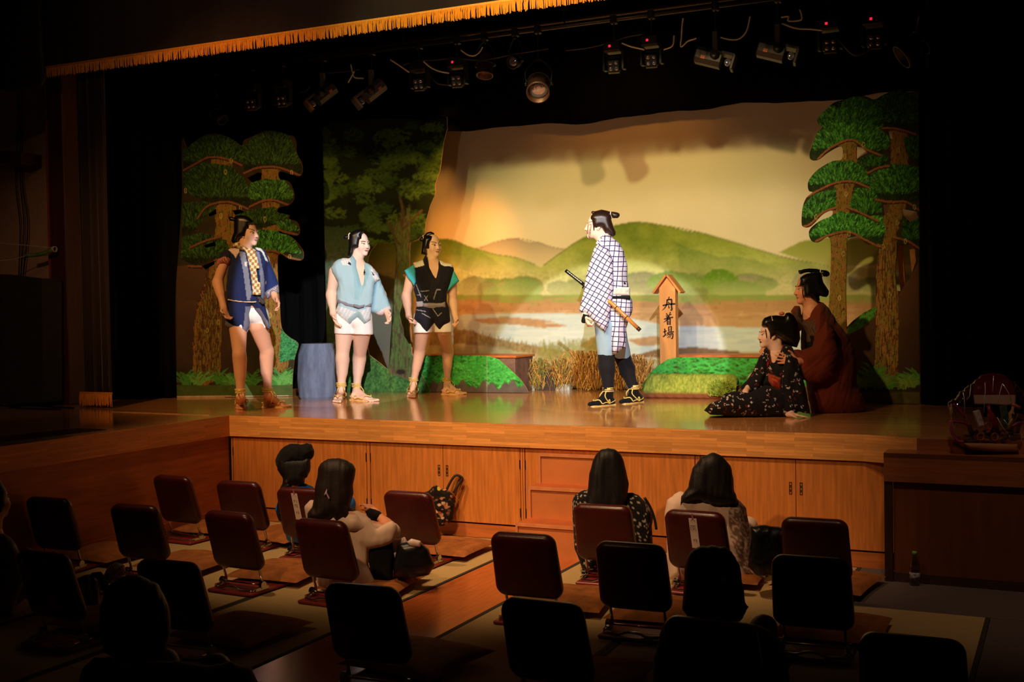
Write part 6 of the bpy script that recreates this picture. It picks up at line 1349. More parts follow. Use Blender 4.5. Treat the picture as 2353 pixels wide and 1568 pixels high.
kim('kimono_sleeve', [(t([(895, 900), (862, 1050), (850, 1200), (838, 1400), (870, 1482), (1000, 1440), (1105, 1462), (1082, 1280), (1022, 1100), (990, 960)]), D5-0.15, 0.075, 0.06)], 65)
kim('kimono_skirt', [(t([(700, 1200), (560, 1262), (430, 1250), (330, 1275), (300, 1330), (200, 1370), (148, 1425), (205, 1462), (450, 1475), (860, 1470), (960, 1400), (900, 1250)]), D5-0.03, 0.20, 0.10)], 67, 0.006, fl=ST+0.002)
slab_obj('obi', [(t([(722, 1088), (790, 1105), (850, 1130), (845, 1255), (765, 1215), (728, 1165)]), D5-0.02, 0.135, 0.05)], pg, m_fabric, [(150, 34, 30)], h=0.005, paintf=lambda c, v, q: stripes(c, np.ones(len(v), bool), v, 0.1, 3.0, 0.28, (200, 120, 70)))
slab_obj('hair', [(t([(665, 665), (668, 625), (690, 590), (740, 572), (800, 566), (870, 575), (885, 545), (920, 540), (965, 570), (1005, 640), (1015, 780), (985, 860), (930, 845), (870, 800), (830, 770), (790, 755), (768, 770), (742, 795), (735, 730), (715, 680), (690, 672)]), D5+0.01, 0.112, 0.06, 0)], pg, m_wig, [(13, 10, 11)], h=0.0058)
MB().ell(X(848, 552, -0.02), (0.024, 0.024, 0.016), 12, 8).build('hair_ribbon', M('pink_ribbon', (214, 110, 110), 0.6, var=0.2, scale=60), pg, True, world=True)
b = MB(); b.tube(bez([X(757, 575, -0.09), X(762, 600, -0.10), X(768, 618, -0.10)], 4), 0.003, 5); b.ell(X(766, 612, -0.105), 0.006, 8, 6); b.build('hair_pin', M('hair_pin', (220, 190, 200), 0.3), pg, True, world=True)
b = MB(); b.tube([X(700, 690, -0.06), X(706, 730, -0.07), X(712, 775, -0.07)], 0.003, 5); b.build('side_lock', M('side_lock', (22, 12, 12), 0.5), pg, True, world=True)

D6 = 9.62; X = lambda u, v, dd=0.0: atd(*t([(u, v)])[0], D6+dd)
pm = thing('person', 'kneeling man in a brown robe holding the shoulders of the seated girl', 'person', tuple(atz(1930, 950, ST)), group='actors on the stage')
fd = Field(0.0066); nk = X(1115, 505); fd.rc(nk+ZU*0.06, nk-ZU*0.1, 0.06, 0.085, 0.03); fd.slab(t([(1040, 540), (1180, 500), (1300, 640), (1400, 900), (1400, 1300), (1150, 1300), (1080, 900)]), D6, 0.11, 0.10, 0.02)
arm(fd, X(1245, 740, -0.10), X(1200, 980, -0.24), X(975, 985, -0.34), 0.045, 0.042, 0.03); hand(fd, X(975, 985, -0.34), X(855, 960, -0.36)-X(975, 985, -0.34), -TOH*1.0-RTH*0.1, ZU, 0.16, 1.02, spread=0.55, thumb_in=-0.3)
arm(fd, X(1040, 620, 0.12), X(840, 800, 0.12), X(700, 858, 0.06), 0.048, 0.042, 0.028); hand(fd, X(700, 852, 0.04), X(655, 905, -0.08)-X(700, 852, 0.04), RTH*0.5-TOH*0.2-ZU*0.3, ZU, 0.45, 0.95)
hc = atd(1855.5, 664.0, D6); hd = head_mesh(hc, facing(-80)+V(0, 0, -0.04), ZU, 1.06, nk, (222, 150, 116), (180, 104, 86), (50, 26, 20), brow_tilt=0.1, open_eye=0.65)
body_mesh(fd, [hd], pm, (222, 152, 120))
def pf(c, v, q):
    m = paint(c, v, t([(960, 560), (1010, 480), (1045, 540), (1048, 620), (1140, 600), (1160, 680), (1130, 780), (1040, 860), (1005, 860), (1015, 700)]), (92, 66, 52)); stripes(c, m, v, 0.15, 2.2, 0.4, (66, 46, 38)); paint(c, v, t([(1020, 490), (1050, 500), (1050, 600), (1028, 640)]), (22, 12, 12))
    paint(c, v, t([(1100, 745), (1140, 750), (1130, 850), (1060, 870), (1050, 800), (1105, 810)]), (16, 8, 8)); paint(c, v, t([(1045, 580), (1110, 470), (1130, 480), (1060, 600)]), (206, 132, 100))
slab_obj('robe', [(t([(930, 535), (965, 480), (1010, 478), (1045, 600), (1130, 480), (1185, 430), (1260, 480), (1340, 600), (1430, 740), (1500, 880), (1530, 1060), (1532, 1200), (1592, 1300), (1622, 1380), (1600, 1430), (1480, 1475), (1300, 1490), (1130, 1480), (1092, 1300), (1060, 1100), (1040, 960), (1005, 860), (1015, 700), (965, 590)]), D6+0.04, 0.24, 0.20, 0)], pm, m_fabric, [(104, 40, 24)], h=0.0085, fold=(0.014, 30, 130, 71, 0.25), floor=ST+0.002, paintf=pf)
slab_obj('robe_sleeve', [(t([(958, 875), (985, 1022), (1010, 1120), (1100, 1175), (1200, 1180), (1300, 1100), (1360, 900), (1320, 700), (1250, 600), (1190, 700), (1120, 850), (1040, 880)]), D6-0.24, 0.11, 0.09, 0)], pm, m_fabric, [(108, 42, 25)], h=0.006, fold=(0.012, 26, 60, 73, 0.9))
slab_obj('inner_cuff', [(t([(930, 965), (960, 935), (985, 1000), (985, 1030), (945, 1000)]), D6-0.31, 0.035, 0.03)], pm, m_fabric, [(222, 190, 176)], h=0.005)
slab_obj('robe_sleeve', [(t([(930, 560), (860, 760), (760, 840), (740, 880), (900, 900), (1010, 760)]), D6+0.14, 0.08, 0.07, 0)], pm, m_fabric, [(100, 38, 22)], h=0.0085, fold=(0.01, 26, 60, 75))
h_ = tr(1800, 600, 13.07)
slab_obj('hair', [(h_([(500, 500), (600, 430), (720, 375), (890, 355), (1120, 330), (1145, 420), (1165, 500), (1200, 640), (1290, 780), (1372, 900), (1362, 1020), (1290, 1088), (1180, 1072), (1075, 1037), (1100, 1190), (1000, 1240), (900, 1180), (800, 1100), (690, 1095), (620, 1090), (602, 900), (590, 762), (468, 748), (500, 640)]), D6, 0.108, 0.05), (h_([(442, 275), (530, 272), (620, 240), (780, 223), (1000, 233), (1112, 263), (1122, 345), (900, 348), (740, 335), (600, 372), (520, 405), (460, 372)]), D6, 0.032, 0.026), (h_([(1128, 263), (1290, 278), (1388, 340), (1388, 430), (1320, 473), (1190, 468), (1120, 380)]), D6, 0.036, 0.03)], pm, m_wig, [(12, 10, 12)], h=0.0055)
MB().tube(bez([atd(*p, D6-0.04) for p in h_([(1122, 262), (1118, 340), (1190, 470)])], 5), 0.005, 6).build('hair_cord', M('white_cord', (240, 225, 205)), pm, True, world=True)
MB().tube(bez([atd(*p, D6-0.085) for p in h_([(578, 770), (570, 900), (600, 1120)])], 5), 0.003, 6).build('side_lock', M('side_lock', (22, 12, 12)), pm, True, world=True)
# ------------------------------------------------------------------ floor chairs and cushions
m_vinyl = M('maroon_vinyl', (66, 14, 16), 0.36, var=0.15, scale=10, bump=0.08, bscale=60, coat=0.1)
m_chrome = M('chrome_tube', (200, 196, 190), 0.12, metal=1.0, var=0.02)
m_plate = M('red_base_board', (122, 30, 24), 0.4, var=0.12, scale=8)
m_cush = M('brown_cushion', (150, 86, 30), 0.85, var=0.18, scale=14, bump=0.2, bscale=60)
def chair_proto():
    t = thing('floor_chair', 'x', 'chair', (0, 0, 0), group='maroon floor chairs')
    # backrest: padded, rounded corners, leaning back (towards -y)
    th = math.radians(17); ax = V(1, 0, 0); au = V(0, -math.sin(th), math.cos(th)); an = V(0, -math.cos(th), -math.sin(th))
    base = V(0, 0.06, 0.155); Hh = 0.40
    def outline(w0, w1, h, r, n=6):
        pts = []
        for (cx, cz, a0) in ((w1-r, h-r, 0), (-w1+r, h-r, 90), (-w0+r, r, 180), (w0-r, r, 270)):
            for k in range(n+1):
                a = math.radians(a0+90*k/n); pts.append((cx+r*math.cos(a), cz+r*math.sin(a)))
        return pts
    rings = []
    for d, ins in ((-0.033, 0.035), (-0.030, 0.014), (-0.018, 0.002), (0.0, 0.0), (0.018, 0.002), (0.030, 0.014), (0.033, 0.035)):
        o = outline(0.205-ins, 0.196-ins, Hh-2*ins, 0.062-ins*0.6)
        rings.append([base+ax*x+au*(z+ins)+an*d for x, z in o])
    b = MB().loft(rings); b.build('backrest', m_vinyl, t, True)
    for s in (-1, 1):
        p0 = base+ax*s*0.155+au*0.02; p1 = V(s*0.155, 0.085, 0.055)
        b = MB().tube(bez([p0, base+ax*s*0.155-au*0.03, p1, V(s*0.165, 0.03, 0.03), V(s*0.16, -0.01, 0.028)], 5), 0.0085, 8); b.build('back_tube', m_chrome, t, True)
        b = MB(); b.lathe([(0.0, -0.012), (0.026, -0.012), (0.026, 0.012), (0.0, 0.012)], 14, (s*0.17, 0.07, 0.055), ((0, 1, 0), (0, 0, 1), (1, 0, 0))); b.box(s*0.17-0.008, s*0.17+0.008, 0.0, 0.12, 0.026, 0.045); b.build('hinge_bracket', m_chrome, t)
    MB().tube(bez([V(-0.16, -0.01, 0.03), V(-0.08, -0.03, 0.03), V(-0.03, -0.03, 0.045), V(0.03, -0.03, 0.045), V(0.08, -0.03, 0.03), V(0.16, -0.01, 0.03)], 5), 0.0075, 8).build('cross_tube', m_chrome, t, True)
    MB().tube([V(-0.155, 0.085, 0.05), V(0.155, 0.085, 0.05)], 0.006, 8).build('cross_bar', m_chrome, t, True)
    MB().box(-0.19, 0.19, -0.06, 0.36, 0.004, 0.024, bev=0.006).build('base_board', m_plate, t)
    return t
def cushion_mesh():
    n = 22; vs = []; fs = []
    for side in (1, -1):
        for j in range(n+1):
            for i in range(n+1):
                u, v = 2*i/n-1, 2*j/n-1; e = (1-abs(u)**2.6)*(1-abs(v)**2.6); pin = 1-0.05*(1-abs(u))*abs(v)**4
                x = 0.29*u*(1-0.045*(1-v*v)); y = 0.29*v*(1-0.045*(1-u*u)); z = 0.018+side*(0.048*max(e, 0)**0.42)*(1 if side > 0 else 0.35)+0.004*math.sin(u*9+v*4)*e
                vs.append((x, y, z))
    m = (n+1)**2
    for s in (0, 1):
        for j in range(n):
            for i in range(n):
                q = [s*m+j*(n+1)+i, s*m+j*(n+1)+i+1, s*m+(j+1)*(n+1)+i+1, s*m+(j+1)*(n+1)+i]; fs.append(tuple(q if s == 0 else q[::-1]))
    return MB().add(vs, fs)
CH = {'A': (0.30, -1.04, 'empty floor chair nearest the left stage wing in the front row'), 'B': (1.00, -1.10, 'empty floor chair between the wing-side chair and the beret wearer'),
      'C': (1.66, -1.22, 'floor chair with a white paper name tag behind the person in a black beret'), 'D': (2.50, -1.10, 'empty floor chair in front of the flowered handbag, left of the aisle'),
      'E': (3.98, -1.14, 'floor chair of the long-haired woman in the speckled dark dress'), 'F': (4.61, -1.17, 'floor chair with a white name tag behind the woman in a white blouse'), 'G': (5.34, -1.17, 'dark floor chair at the right end of the front row'),
      'H': (0.21, -2.20, 'dark floor chair at the left end of the second row below the wing panel'), 'I': (1.03, -2.22, 'empty floor chair in the second row beside the striped sock'),
      'J': (1.83, -2.22, 'empty floor chair in the second row left of the woman in the cream jacket'), 'K': (2.57, -2.25, 'floor chair of the woman in the cream jacket'), 'L': (3.91, -2.20, 'empty floor chair in the second row right beside the aisle'),
      'M': (4.57, -2.24, 'empty floor chair behind the woman in the speckled dress'), 'N': (5.53, -2.24, 'dark empty floor chair in the second row at the right'),
      'O': (1.70, -3.60, 'dark floor chair at the lower left corner in the third row'), 'P': (2.50, -3.52, 'dark floor chair half hidden by a spectator head at the lower left'), 'Q': (3.74, -3.60, 'dark floor chair at the bottom beside the aisle, left one'),
      'R': (4.64, -3.55, 'dark floor chair at the bottom centre right of the aisle'), 'S': (5.40, -3.58, 'floor chair of the nearest spectator in the grey-green jacket'), 'T': (6.17, -3.52, 'dark floor chair at the bottom right corner')}
proto = chair_proto(); cproto = None; CHO = {}
seat_words = {'A': 'nearest the left wing in the front row', 'B': 'in the front row left of the beret wearer', 'C': 'under the person in the black beret', 'D': 'plump and lit, left of the aisle near the handbag', 'E': 'under the long-haired woman in the speckled dress', 'F': 'under the woman in the white blouse', 'G': 'at the right end of the front row',
              'H': 'at the left end of the second row', 'I': 'in the second row beside the striped sock', 'J': 'in the second row left of the cream jacket', 'K': 'under the woman in the cream jacket', 'L': 'in the second row right beside the aisle', 'M': 'in the second row behind the speckled dress', 'N': 'in the second row at the right', 'O': 'at the lower left corner', 'P': 'at the lower left beside the dark aisle end', 'Q': 'at the bottom left of centre beside the aisle', 'R': 'at the bottom centre', 'S': 'under the nearest spectator in grey-green', 'T': 'at the bottom right corner'}
for k, (x, y, lab) in CH.items():
    rz = math.radians(random.uniform(-4, 4)); loc = (x, y+0.02, 0.0)
    if k == 'A': proto.location = loc; proto.rotation_euler = (0, 0, rz); proto['label'] = lab; CHO[k] = proto
    else: CHO[k] = dup(proto, loc, rz, lab)
    cl = (x+0.03*random.uniform(-1, 1), y+0.52, 0.0) if k not in 'AB' else (x+0.02, y+0.49, 0)
    rz2 = math.radians(random.uniform(-8, 8)); clab = 'brown square floor cushion '+seat_words[k]
    if cproto is None:
        cproto = cushion_mesh().build('floor_cushion', m_cush, None, True); o = cproto
    else: o = cproto.copy(); COL.objects.link(o)
    o.location = (cl[0], cl[1], 0.025); o.rotation_euler = (0, 0, rz2); tag(o, clab, 'cushion', 'brown floor cushions')
# name tags
m_paper = M('white_paper', (232, 214, 208), 0.8, var=0.03); m_pen = M('pen_ink', (60, 44, 52), 0.8)
for k, (dx, hh, st) in {'C': (-0.03, 0.21, [[(-0.012, .19), (-0.006, .19)], [(0.004, .19), (0.012, .188)], [(-0.014, .150), (-0.004, .152)], [(-0.008, .160), (-0.008, .138)], [(0.002, .156), (0.010, .150), (0.008, .138), (0.014, .136)], [(-0.013, .118), (0.010, .120)], [(-0.006, .124), (-0.014, .102)], [(-0.002, .114), (0.008, .112), (0.002, .100)], [(-0.002, .106), (0.010, .098)], [(-0.012, .058), (-0.002, .060)], [(-0.008, .066), (-0.008, .044)], [(0.002, .062), (0.012, .062)], [(0.006, .066), (0.006, .044)], [(0.000, .052), (0.014, .050)]]),
                         'F': (0.0, 0.205, [[(-0.012, .19), (-0.004, .192)], [(0.006, .194), (0.010, .186), (0.014, .194)], [(-0.016, .155), (0.014, .157)], [(-0.014, .155), (-0.018, .125)], [(-0.006, .148), (0.008, .148), (0.008, .136), (-0.006, .136), (-0.006, .148)], [(0.0, .136), (0.0, .124)], [(-0.008, .130), (-0.012, .122)], [(0.008, .130), (0.014, .122)], [(-0.010, .056), (-0.002, .058)], [(-0.006, .064), (-0.006, .044)], [(0.002, .060), (0.010, .060)], [(0.006, .064), (0.006, .044)], [(0.0, .052), (0.012, .050)]])}.items():
    c = CHO[k]; th = math.radians(17); au = V(0, -math.sin(th), math.cos(th)); an = V(0, -math.cos(th), -math.sin(th)); base = V(0, 0.06, 0.155)+an*0.036
    tg = thing('name_tag', 'white paper name tag taped on the chair behind the '+('black beret' if k == 'C' else 'white blouse'), 'tag', (c.location[0], c.location[1], 0.0), group='name tags on chairs'); tg.rotation_euler = c.rotation_euler
    L0 = base+V(1, 0, 0)*dx+au*0.165; w = 0.026
    MB().prism([L0+V(-w, 0, 0), L0+V(w, 0, 0), L0+V(w, 0, 0)+au*hh, L0+V(-w, 0, 0)+au*hh], an*0.0012).build('paper', m_paper, tg)
    MB().prism([L0+V(-.006, 0, 0)+au*(hh-.012), L0+V(.006, 0, 0)+au*(hh-.012), L0+V(.008, 0, 0)+au*(hh+.03), L0+V(-.004, 0, 0)+au*(hh+.03)], an*0.0016).build('tape', M('tape', (180, 110, 110), 0.4), tg)
    b = MB()
    for s in st: b.tube([L0+V(1, 0, 0)*x*1.15+au*z+an*0.0016 for x, z in s], 0.0011, 4)
    b.build('handwriting', m_pen, tg)

# ------------------------------------------------------------------ bags, bottle, basket
t = thing('handbag', 'dark flowered handbag with tall handles leaning on the stage front', 'bag', (2.12, -0.08, 0.0))
F_ = Field(0.007); hb = tr(820, 1100, 6.03)
F_.slab(hb([(935, 200), (1000, 160), (1050, 110), (1090, 95), (1150, 130), (1240, 150), (1330, 220), (1335, 300), (1345, 420), (1320, 560), (1270, 630), (1190, 662), (1110, 660), (1040, 600), (980, 480), (950, 330)]), dist((2.13, -0.13, 0.2)), 0.075, 0.05)
v, q = F_.mesh(floor=0.004); x, y = pxy(v); c = np.tile(np.array(lin((28, 20, 18))), (len(v), 1)); rg = np.random.default_rng(9)
for k in range(70):
    a, b_ = rg.uniform(970, 1048), rg.uniform(1112, 1212); r = rg.uniform(1.5, 5); m = ((x-a)/r)**2+((y-b_)/(r*rg.uniform(.4, 1)))**2 < 1; c[m] = lin([(190, 130, 90), (150, 84, 50), (206, 170, 150), (96, 70, 60)][k % 4])
m = np.hypot(x-1008, y-1124) < 4; c[m] = lin((206, 196, 60)); np_mesh('bag_body', folds(v, q, 0.008, 8, 10, 4), q, m_fabric, t, c)
for dd, off in ((-0.02, 0), (0.03, 6)):
    MB().tube(bez([atd(*p, dist((2.13, -0.13, 0.2))+dd) for p in hb([(1245, 150+off), (1275, 90), (1320, 10), (1375, -45), (1440, -25), (1458, 10), (1400, 100), (1335, 200)])], 6), 0.010, 8).build('handle', M('bag_handle', (40, 26, 20), 0.6, var=0.3, scale=50), t, True, world=True)
t = thing('shoulder_bag', 'black bag with a white pouch on top beside the woman in the cream jacket', 'bag', (2.93, -1.72, 0.0))
slab_obj('bag_body', [([(903, 1300), (915, 1250), (960, 1240), (985, 1262), (1000, 1300), (985, 1322), (940, 1330), (905, 1322)], dist((2.85, -1.75, 0.1)), 0.11, 0.07)], t, M('black_leather', (16, 16, 20), 0.35, var=0.2), [(0, 0, 0)], h=0.008, floor=0.004)
slab_obj('pouch', [([(935, 1246), (945, 1238), (968, 1244), (966, 1258), (942, 1256)], dist((2.85, -1.75, 0.1))-0.08, 0.04, 0.02)], t, M('white_plastic', (222, 196, 190), 0.4), [(0, 0, 0)], h=0.007)
t = thing('plastic_bag', 'crumpled white plastic bag between the cream jacket and the black bag', 'bag', (2.72, -1.62, 0.0))
slab_obj('bag_body', [([(897, 1240), (930, 1236), (940, 1250), (935, 1280), (915, 1296), (902, 1288)], dist((2.75, -1.7, 0.2))-0.03, 0.05, 0.03)], t, M('white_plastic', (222, 196, 190)), [(0, 0, 0)], h=0.007, fold=(0.008, 8, 12, 3))
t = thing('tote_bag', 'large black bag on the floor beside the woman in the white blouse', 'bag', (5.02, -1.0, 0.0))
slab_obj('bag_body', [([(1722, 1212), (1745, 1208), (1790, 1212), (1830, 1208), (1845, 1240), (1840, 1300), (1800, 1320), (1740, 1325), (1720, 1300)], dist((5.05, -1.0, 0.2)), 0.12, 0.07)], t, M('black_leather', (16, 16, 20)), [(0, 0, 0)], h=0.009, floor=0.004, fold=(0.01, 20, 20, 5))
# bottle
p = atz(2102, 1345, 0.0); t = thing('water_bottle', 'clear plastic water bottle with a green cap by the dark block', 'bottle', tuple(p))
MB().lathe([(0.0, 0.0), (0.029, 0.0), (0.033, 0.012), (0.033, 0.10), (0.031, 0.105), (0.033, 0.11), (0.032, 0.135), (0.024, 0.170), (0.013, 0.190), (0.0125, 0.205), (0.0, 0.205)], 20).build('bottle_body', M_glass('clear_plastic', (205, 200, 200), 0.05, 0.16), t, True)
MB().lathe([(0.0, 0.0), (0.0150, 0.0), (0.0150, 0.022), (0.0, 0.022)], 16, (0, 0, 0.195)).build('cap', M('green_cap', (120, 170, 50), 0.4), t, True)
MB().lathe([(0.0335, 0.035), (0.0335, 0.085)], 20).build('label_band', M('label_band', (150, 140, 140), 0.6, var=0.6, scale=70), t, True)
MB().lathe([(0.0, 0.003), (0.031, 0.003), (0.031, 0.09), (0.0, 0.09)], 18).build('water', M_glass('water', (190, 190, 195), 0.02, 0.1), t, True)
# wrapped gift basket on the right block
bp = V(6.22, -0.16, 0.84); t = thing('gift_basket', 'gift basket of bottles and boxes wrapped in shiny clear film with pink ribbon', 'basket', tuple(bp))
bk = tr(2130, 840, 7.126); DB = dist(bp+V(0, 0, .2)); X = lambda u, v, dd=0.0: atd(*bk([(u, v)])[0], DB+dd)
slab_obj('tray', [(bk([(610, 1270), (900, 1275), (1490, 1290), (1500, 1415), (1100, 1410), (700, 1375), (620, 1310)]), DB, 0.12, 0.02)], t, M('tray_card', (150, 96, 60), 0.6, var=0.1), [(0, 0, 0)], h=0.006, floor=0.842)
slab_obj('backing_card', [(bk([(760, 480), (800, 260), (920, 150), (1080, 125), (1250, 150), (1390, 270), (1460, 450), (1450, 640), (1300, 660), (1000, 640), (780, 640)]), DB+0.08, 0.008, 0.006)], t, m_fabric, [(110, 22, 40)], h=0.005, paintf=lambda c, v, q: paint(c, v, bk([(700, 490), (1500, 490), (1500, 700), (700, 700)]), (206, 180, 160)))
rgb = [(120, 70, 50), (196, 190, 180), (150, 40, 50), (60, 90, 60), (200, 160, 90), (90, 50, 40)]
for k, (u0, v0, u1, v1, w) in enumerate(((620, 800, 740, 1150, 0.016), (800, 740, 890, 1000, 0.02), (1000, 650, 1130, 1100, 0.026), (1250, 660, 1300, 1000, 0.02), (1420, 640, 1330, 1050, 0.022), (1540, 800, 1440, 1100, 0.022))):
    a, b_ = X(u1, v1, 0.02), X(u0, v0, 0.03); d = nrm(b_-a); s = nrm(np.cross(d, TOH)); n_ = np.cross(d, s); L_ = float(np.linalg.norm(b_-a))
    if k % 2: MB().obox((a+b_)/2, (w, 0.014, L_/2), (s, n_, d), bev=0.003).build('gift_box', M('gift_box_%d' % k, rgb[k], 0.4, var=0.3, scale=40), t, world=True)
    else: MB().lathe([(0.0, 0), (w, 0), (w, L_*0.6), (w*0.4, L_*0.78), (w*0.4, L_), (0, L_)], 14, a, (s, n_, d)).build('gift_bottle', M('gift_bottle_%d' % k, rgb[k], 0.2, var=0.1), t, True, world=True)
for (u, v) in ((1115, 1170), (1000, 1000), (880, 1170)): MB().tube([X(u, v, -0.08)+(RT*math.cos(a)+UP*math.sin(a))*0.022 for a in np.linspace(0, 2*math.pi, 17)[:-1]], 0.005, 8, closed=True).build('gold_ring', M('gold_ring', (214, 120, 40), 0.2, metal=0.6), t, True, world=True)
for pts in ([(430, 640), (500, 700), (600, 820), (640, 860)], [(390, 900), (390, 1020), (430, 1150), (520, 1240), (600, 1240)], [(420, 920), (560, 930), (700, 980)], [(1400, 1000), (1500, 940), (1589, 940)]):
    MB().tube(bez([X(u, v, -0.07) for u, v in pts], 6), [0.009]*(len(bez([(0, 0, 0)]*len(pts), 6))), 6).build('ribbon', M('pink_ribbon_satin', (150, 56, 96), 0.3, var=0.2), t, True, world=True)
b = MB()
for k in range(70): b.ell(X(random.uniform(640, 1480), random.uniform(1060, 1260), random.uniform(-0.07, 0.05)), (random.uniform(.008, .02), random.uniform(.008, .02), .008), 6, 5)
o = b.build('moss_filling', M('moss', (26, 34, 26), 0.8, var=0.4), t, world=True); o['kind'] = 'stuff'
wrap = [(340, 620), (420, 560), (600, 400), (780, 260), (920, 150), (1080, 118), (1250, 140), (1400, 240), (1560, 420), (1700, 600), (1720, 900), (1600, 1200), (1500, 1300), (900, 1300), (560, 1260), (420, 1120), (380, 900), (370, 700)]
slab_obj('clear_wrap', [(bk(wrap), DB, 0.13, 0.10)], t, M_glass('cellophane', (235, 225, 230), 0.04, 0.06), [(0, 0, 0)], h=0.010, fold=(0.016, 8, 60, 7), floor=0.845)
b = MB()
for pts in ([(590, 440), (610, 540), (625, 830)], [(720, 310), (700, 500), (650, 560)], [(950, 300), (955, 420), (930, 780)], [(1090, 170), (1075, 440)], [(1235, 300), (1190, 460), (1165, 610)], [(1240, 300), (1330, 440), (1385, 590)], [(1150, 850), (1220, 980), (1310, 1120)], [(1260, 890), (1330, 980), (1390, 880)]):
    b.tube([X(u, v, -0.135) for u, v in pts], 0.0022, 5)
b.build('wrap_creases', M('film_crease', (235, 225, 240), 0.12, metal=0.4), t, True, world=True)
# cylinder-shaped orange can in the basket
a, b_ = X(1390, 630, -0.05), X(1530, 700, -0.05); MB().tube([a, b_], 0.011, 12).build('orange_roll', M('orange_roll', (216, 130, 60), 0.4), t, True, world=True)

# ------------------------------------------------------------------ left wall equipment
t = thing('loudspeaker', 'big black loudspeaker hanging high on the left wall', 'speaker', tuple(aty(50, 200, 0.25)))
sp = aty(50, 100, -0.05)
slab_obj('cabinet', [([(-60, -60), (95, -60), (100, 90), (106, 180), (98, 200), (30, 210), (-60, 200)], dist(sp), 0.22, 0.03)], t, M('speaker_black', (14, 14, 16), 0.6, var=0.2), [(0, 0, 0)], h=0.02)
slab_obj('grille', [([(-55, -55), (18, -55), (18, 190), (-55, 185)], dist(sp)-0.225, 0.006, 0.004)], t, M('speaker_grille', (20, 20, 22), 0.7, var=0.4, scale=200), [(0, 0, 0)], h=0.012)
for k, xo in enumerate((40, 45, 50)):
    P = [aty(xo, 205, 0.50), aty(xo+1, 300, 0.53), aty(xo+(2 if k else -4), 420, 0.53), aty(xo+6+4*k, 520, 0.53), aty(xo+3, 640, 0.53)]
    o = MB().tube(bez(P, 5), 0.006, 6).build('speaker_cable', M('cable_black', (14, 12, 12), 0.6), None, True); tag(o, ['leftmost thin black cable hanging down the plaster wall below the loudspeaker', 'middle thin black cable hanging straight below the loudspeaker', 'rightmost black cable bowing out on the plaster wall below the loudspeaker'][k], 'cable', 'speaker cables')
t = thing('bamboo_rail', 'green bamboo pole tied to the pillar with pale string at the left edge', 'pole', tuple(aty(125, 575, 0.45)))
MB().tube(bez([aty(122, 574, 0.42), aty(90, 585, 0.36), aty(60, 587, 0.3)], 4), [0.02]*9, 8).build('pole', M('bamboo_green', (96, 140, 40), 0.5, var=0.2), t, True, world=True)
MB().tube([aty(122, 570, 0.42), aty(60, 564, 0.3), aty(-10, 558, 0.15)], 0.004, 5).build('string', M('pale_string', (214, 196, 180), 0.7), t, True, world=True)
MB().tube(bez([aty(62, 587, 0.3), aty(30, 596, 0.25), aty(-10, 600, 0.15)], 4), 0.004, 5).build('string', M('pale_string', (214, 196, 180)), t, True, world=True)
b = MB(); c = aty(123, 573, 0.43)
for k in range(5): b.tube([c+(V(0, 1, 0)*math.cos(a)+V(0, 0, 1)*math.sin(a))*0.028+V(0.006*k, 0, 0) for a in np.linspace(0, 2*math.pi, 11)[:-1]], 0.004, 5, closed=True)
b.build('knot', M('pale_string', (214, 196, 180)), t, True, world=True)
MB().obox(aty(126, 575, 0.46), (0.015, 0.02, 0.05)).build('bracket', M('bracket_black', (20, 18, 18), 0.5), t, world=True)
t = thing('wall_shelf', 'dark reddish wooden shelf on the plaster wall at the left edge', 'shelf', tuple(aty(10, 370, 0.5)))
MB().prism([aty(-20, 345, 0.30), aty(48, 350, 0.30), aty(48, 378, 0.30), aty(-20, 372, 0.30)], (0, 0.26, 0)).build('board', M('shelf_wood', (84, 38, 24), 0.6, var=0.15), t, world=True)
o = MB().prism([aty(-20, 630, 0.2), aty(60, 640, 0.2), aty(96, 640, 0.2), aty(98, 925, 0.2), aty(-20, 930, 0.2)], (0, 0.25, 0)).build('standing_panel', M('panel_dark', (44, 38, 26), 0.8, var=0.2)); tag(o, 'tall dark panel leaning on the plaster wall at the left edge', 'panel')
for k, pts in enumerate(([(20, 938), (60, 932), (120, 936), (170, 938)], [(0, 930), (40, 938), (90, 940), (140, 941)])):
    o = MB().tube(bez([atz(x, y, ST+0.008) for x, y in pts], 6), 0.008, 6).build('floor_cable', M('cable_black', (14, 12, 12)), None, True); tag(o, ['black cable lying across the stage floor to the foot of the left pillar', 'black cable on the stage floor nearest the left edge'][k], 'cable', 'floor cables')
o = MB().prism([atz(258, 948, ST+0.0005), atz(480, 956, ST+0.0005), atz(480, 953.5, ST+0.0005), atz(258, 946, ST+0.0005)], (0, 0, 0.002)).build('tape_strip', M('beige_tape', (206, 150, 110), 0.6)); tag(o, 'long pale tape strip on the stage floor near the left wing', 'tape')
o = MB().prism([atz(0, 1005, ST+0.0005), atz(0, 1016, ST+0.0005), atz(245, 988, ST+0.0005), atz(180, 985, ST+0.0005)], (0, 0, 0.003)).build('floor_plate', M('dark_plate', (26, 18, 14), 0.3)); tag(o, 'dark flat plate let into the left wing floor', 'plate')

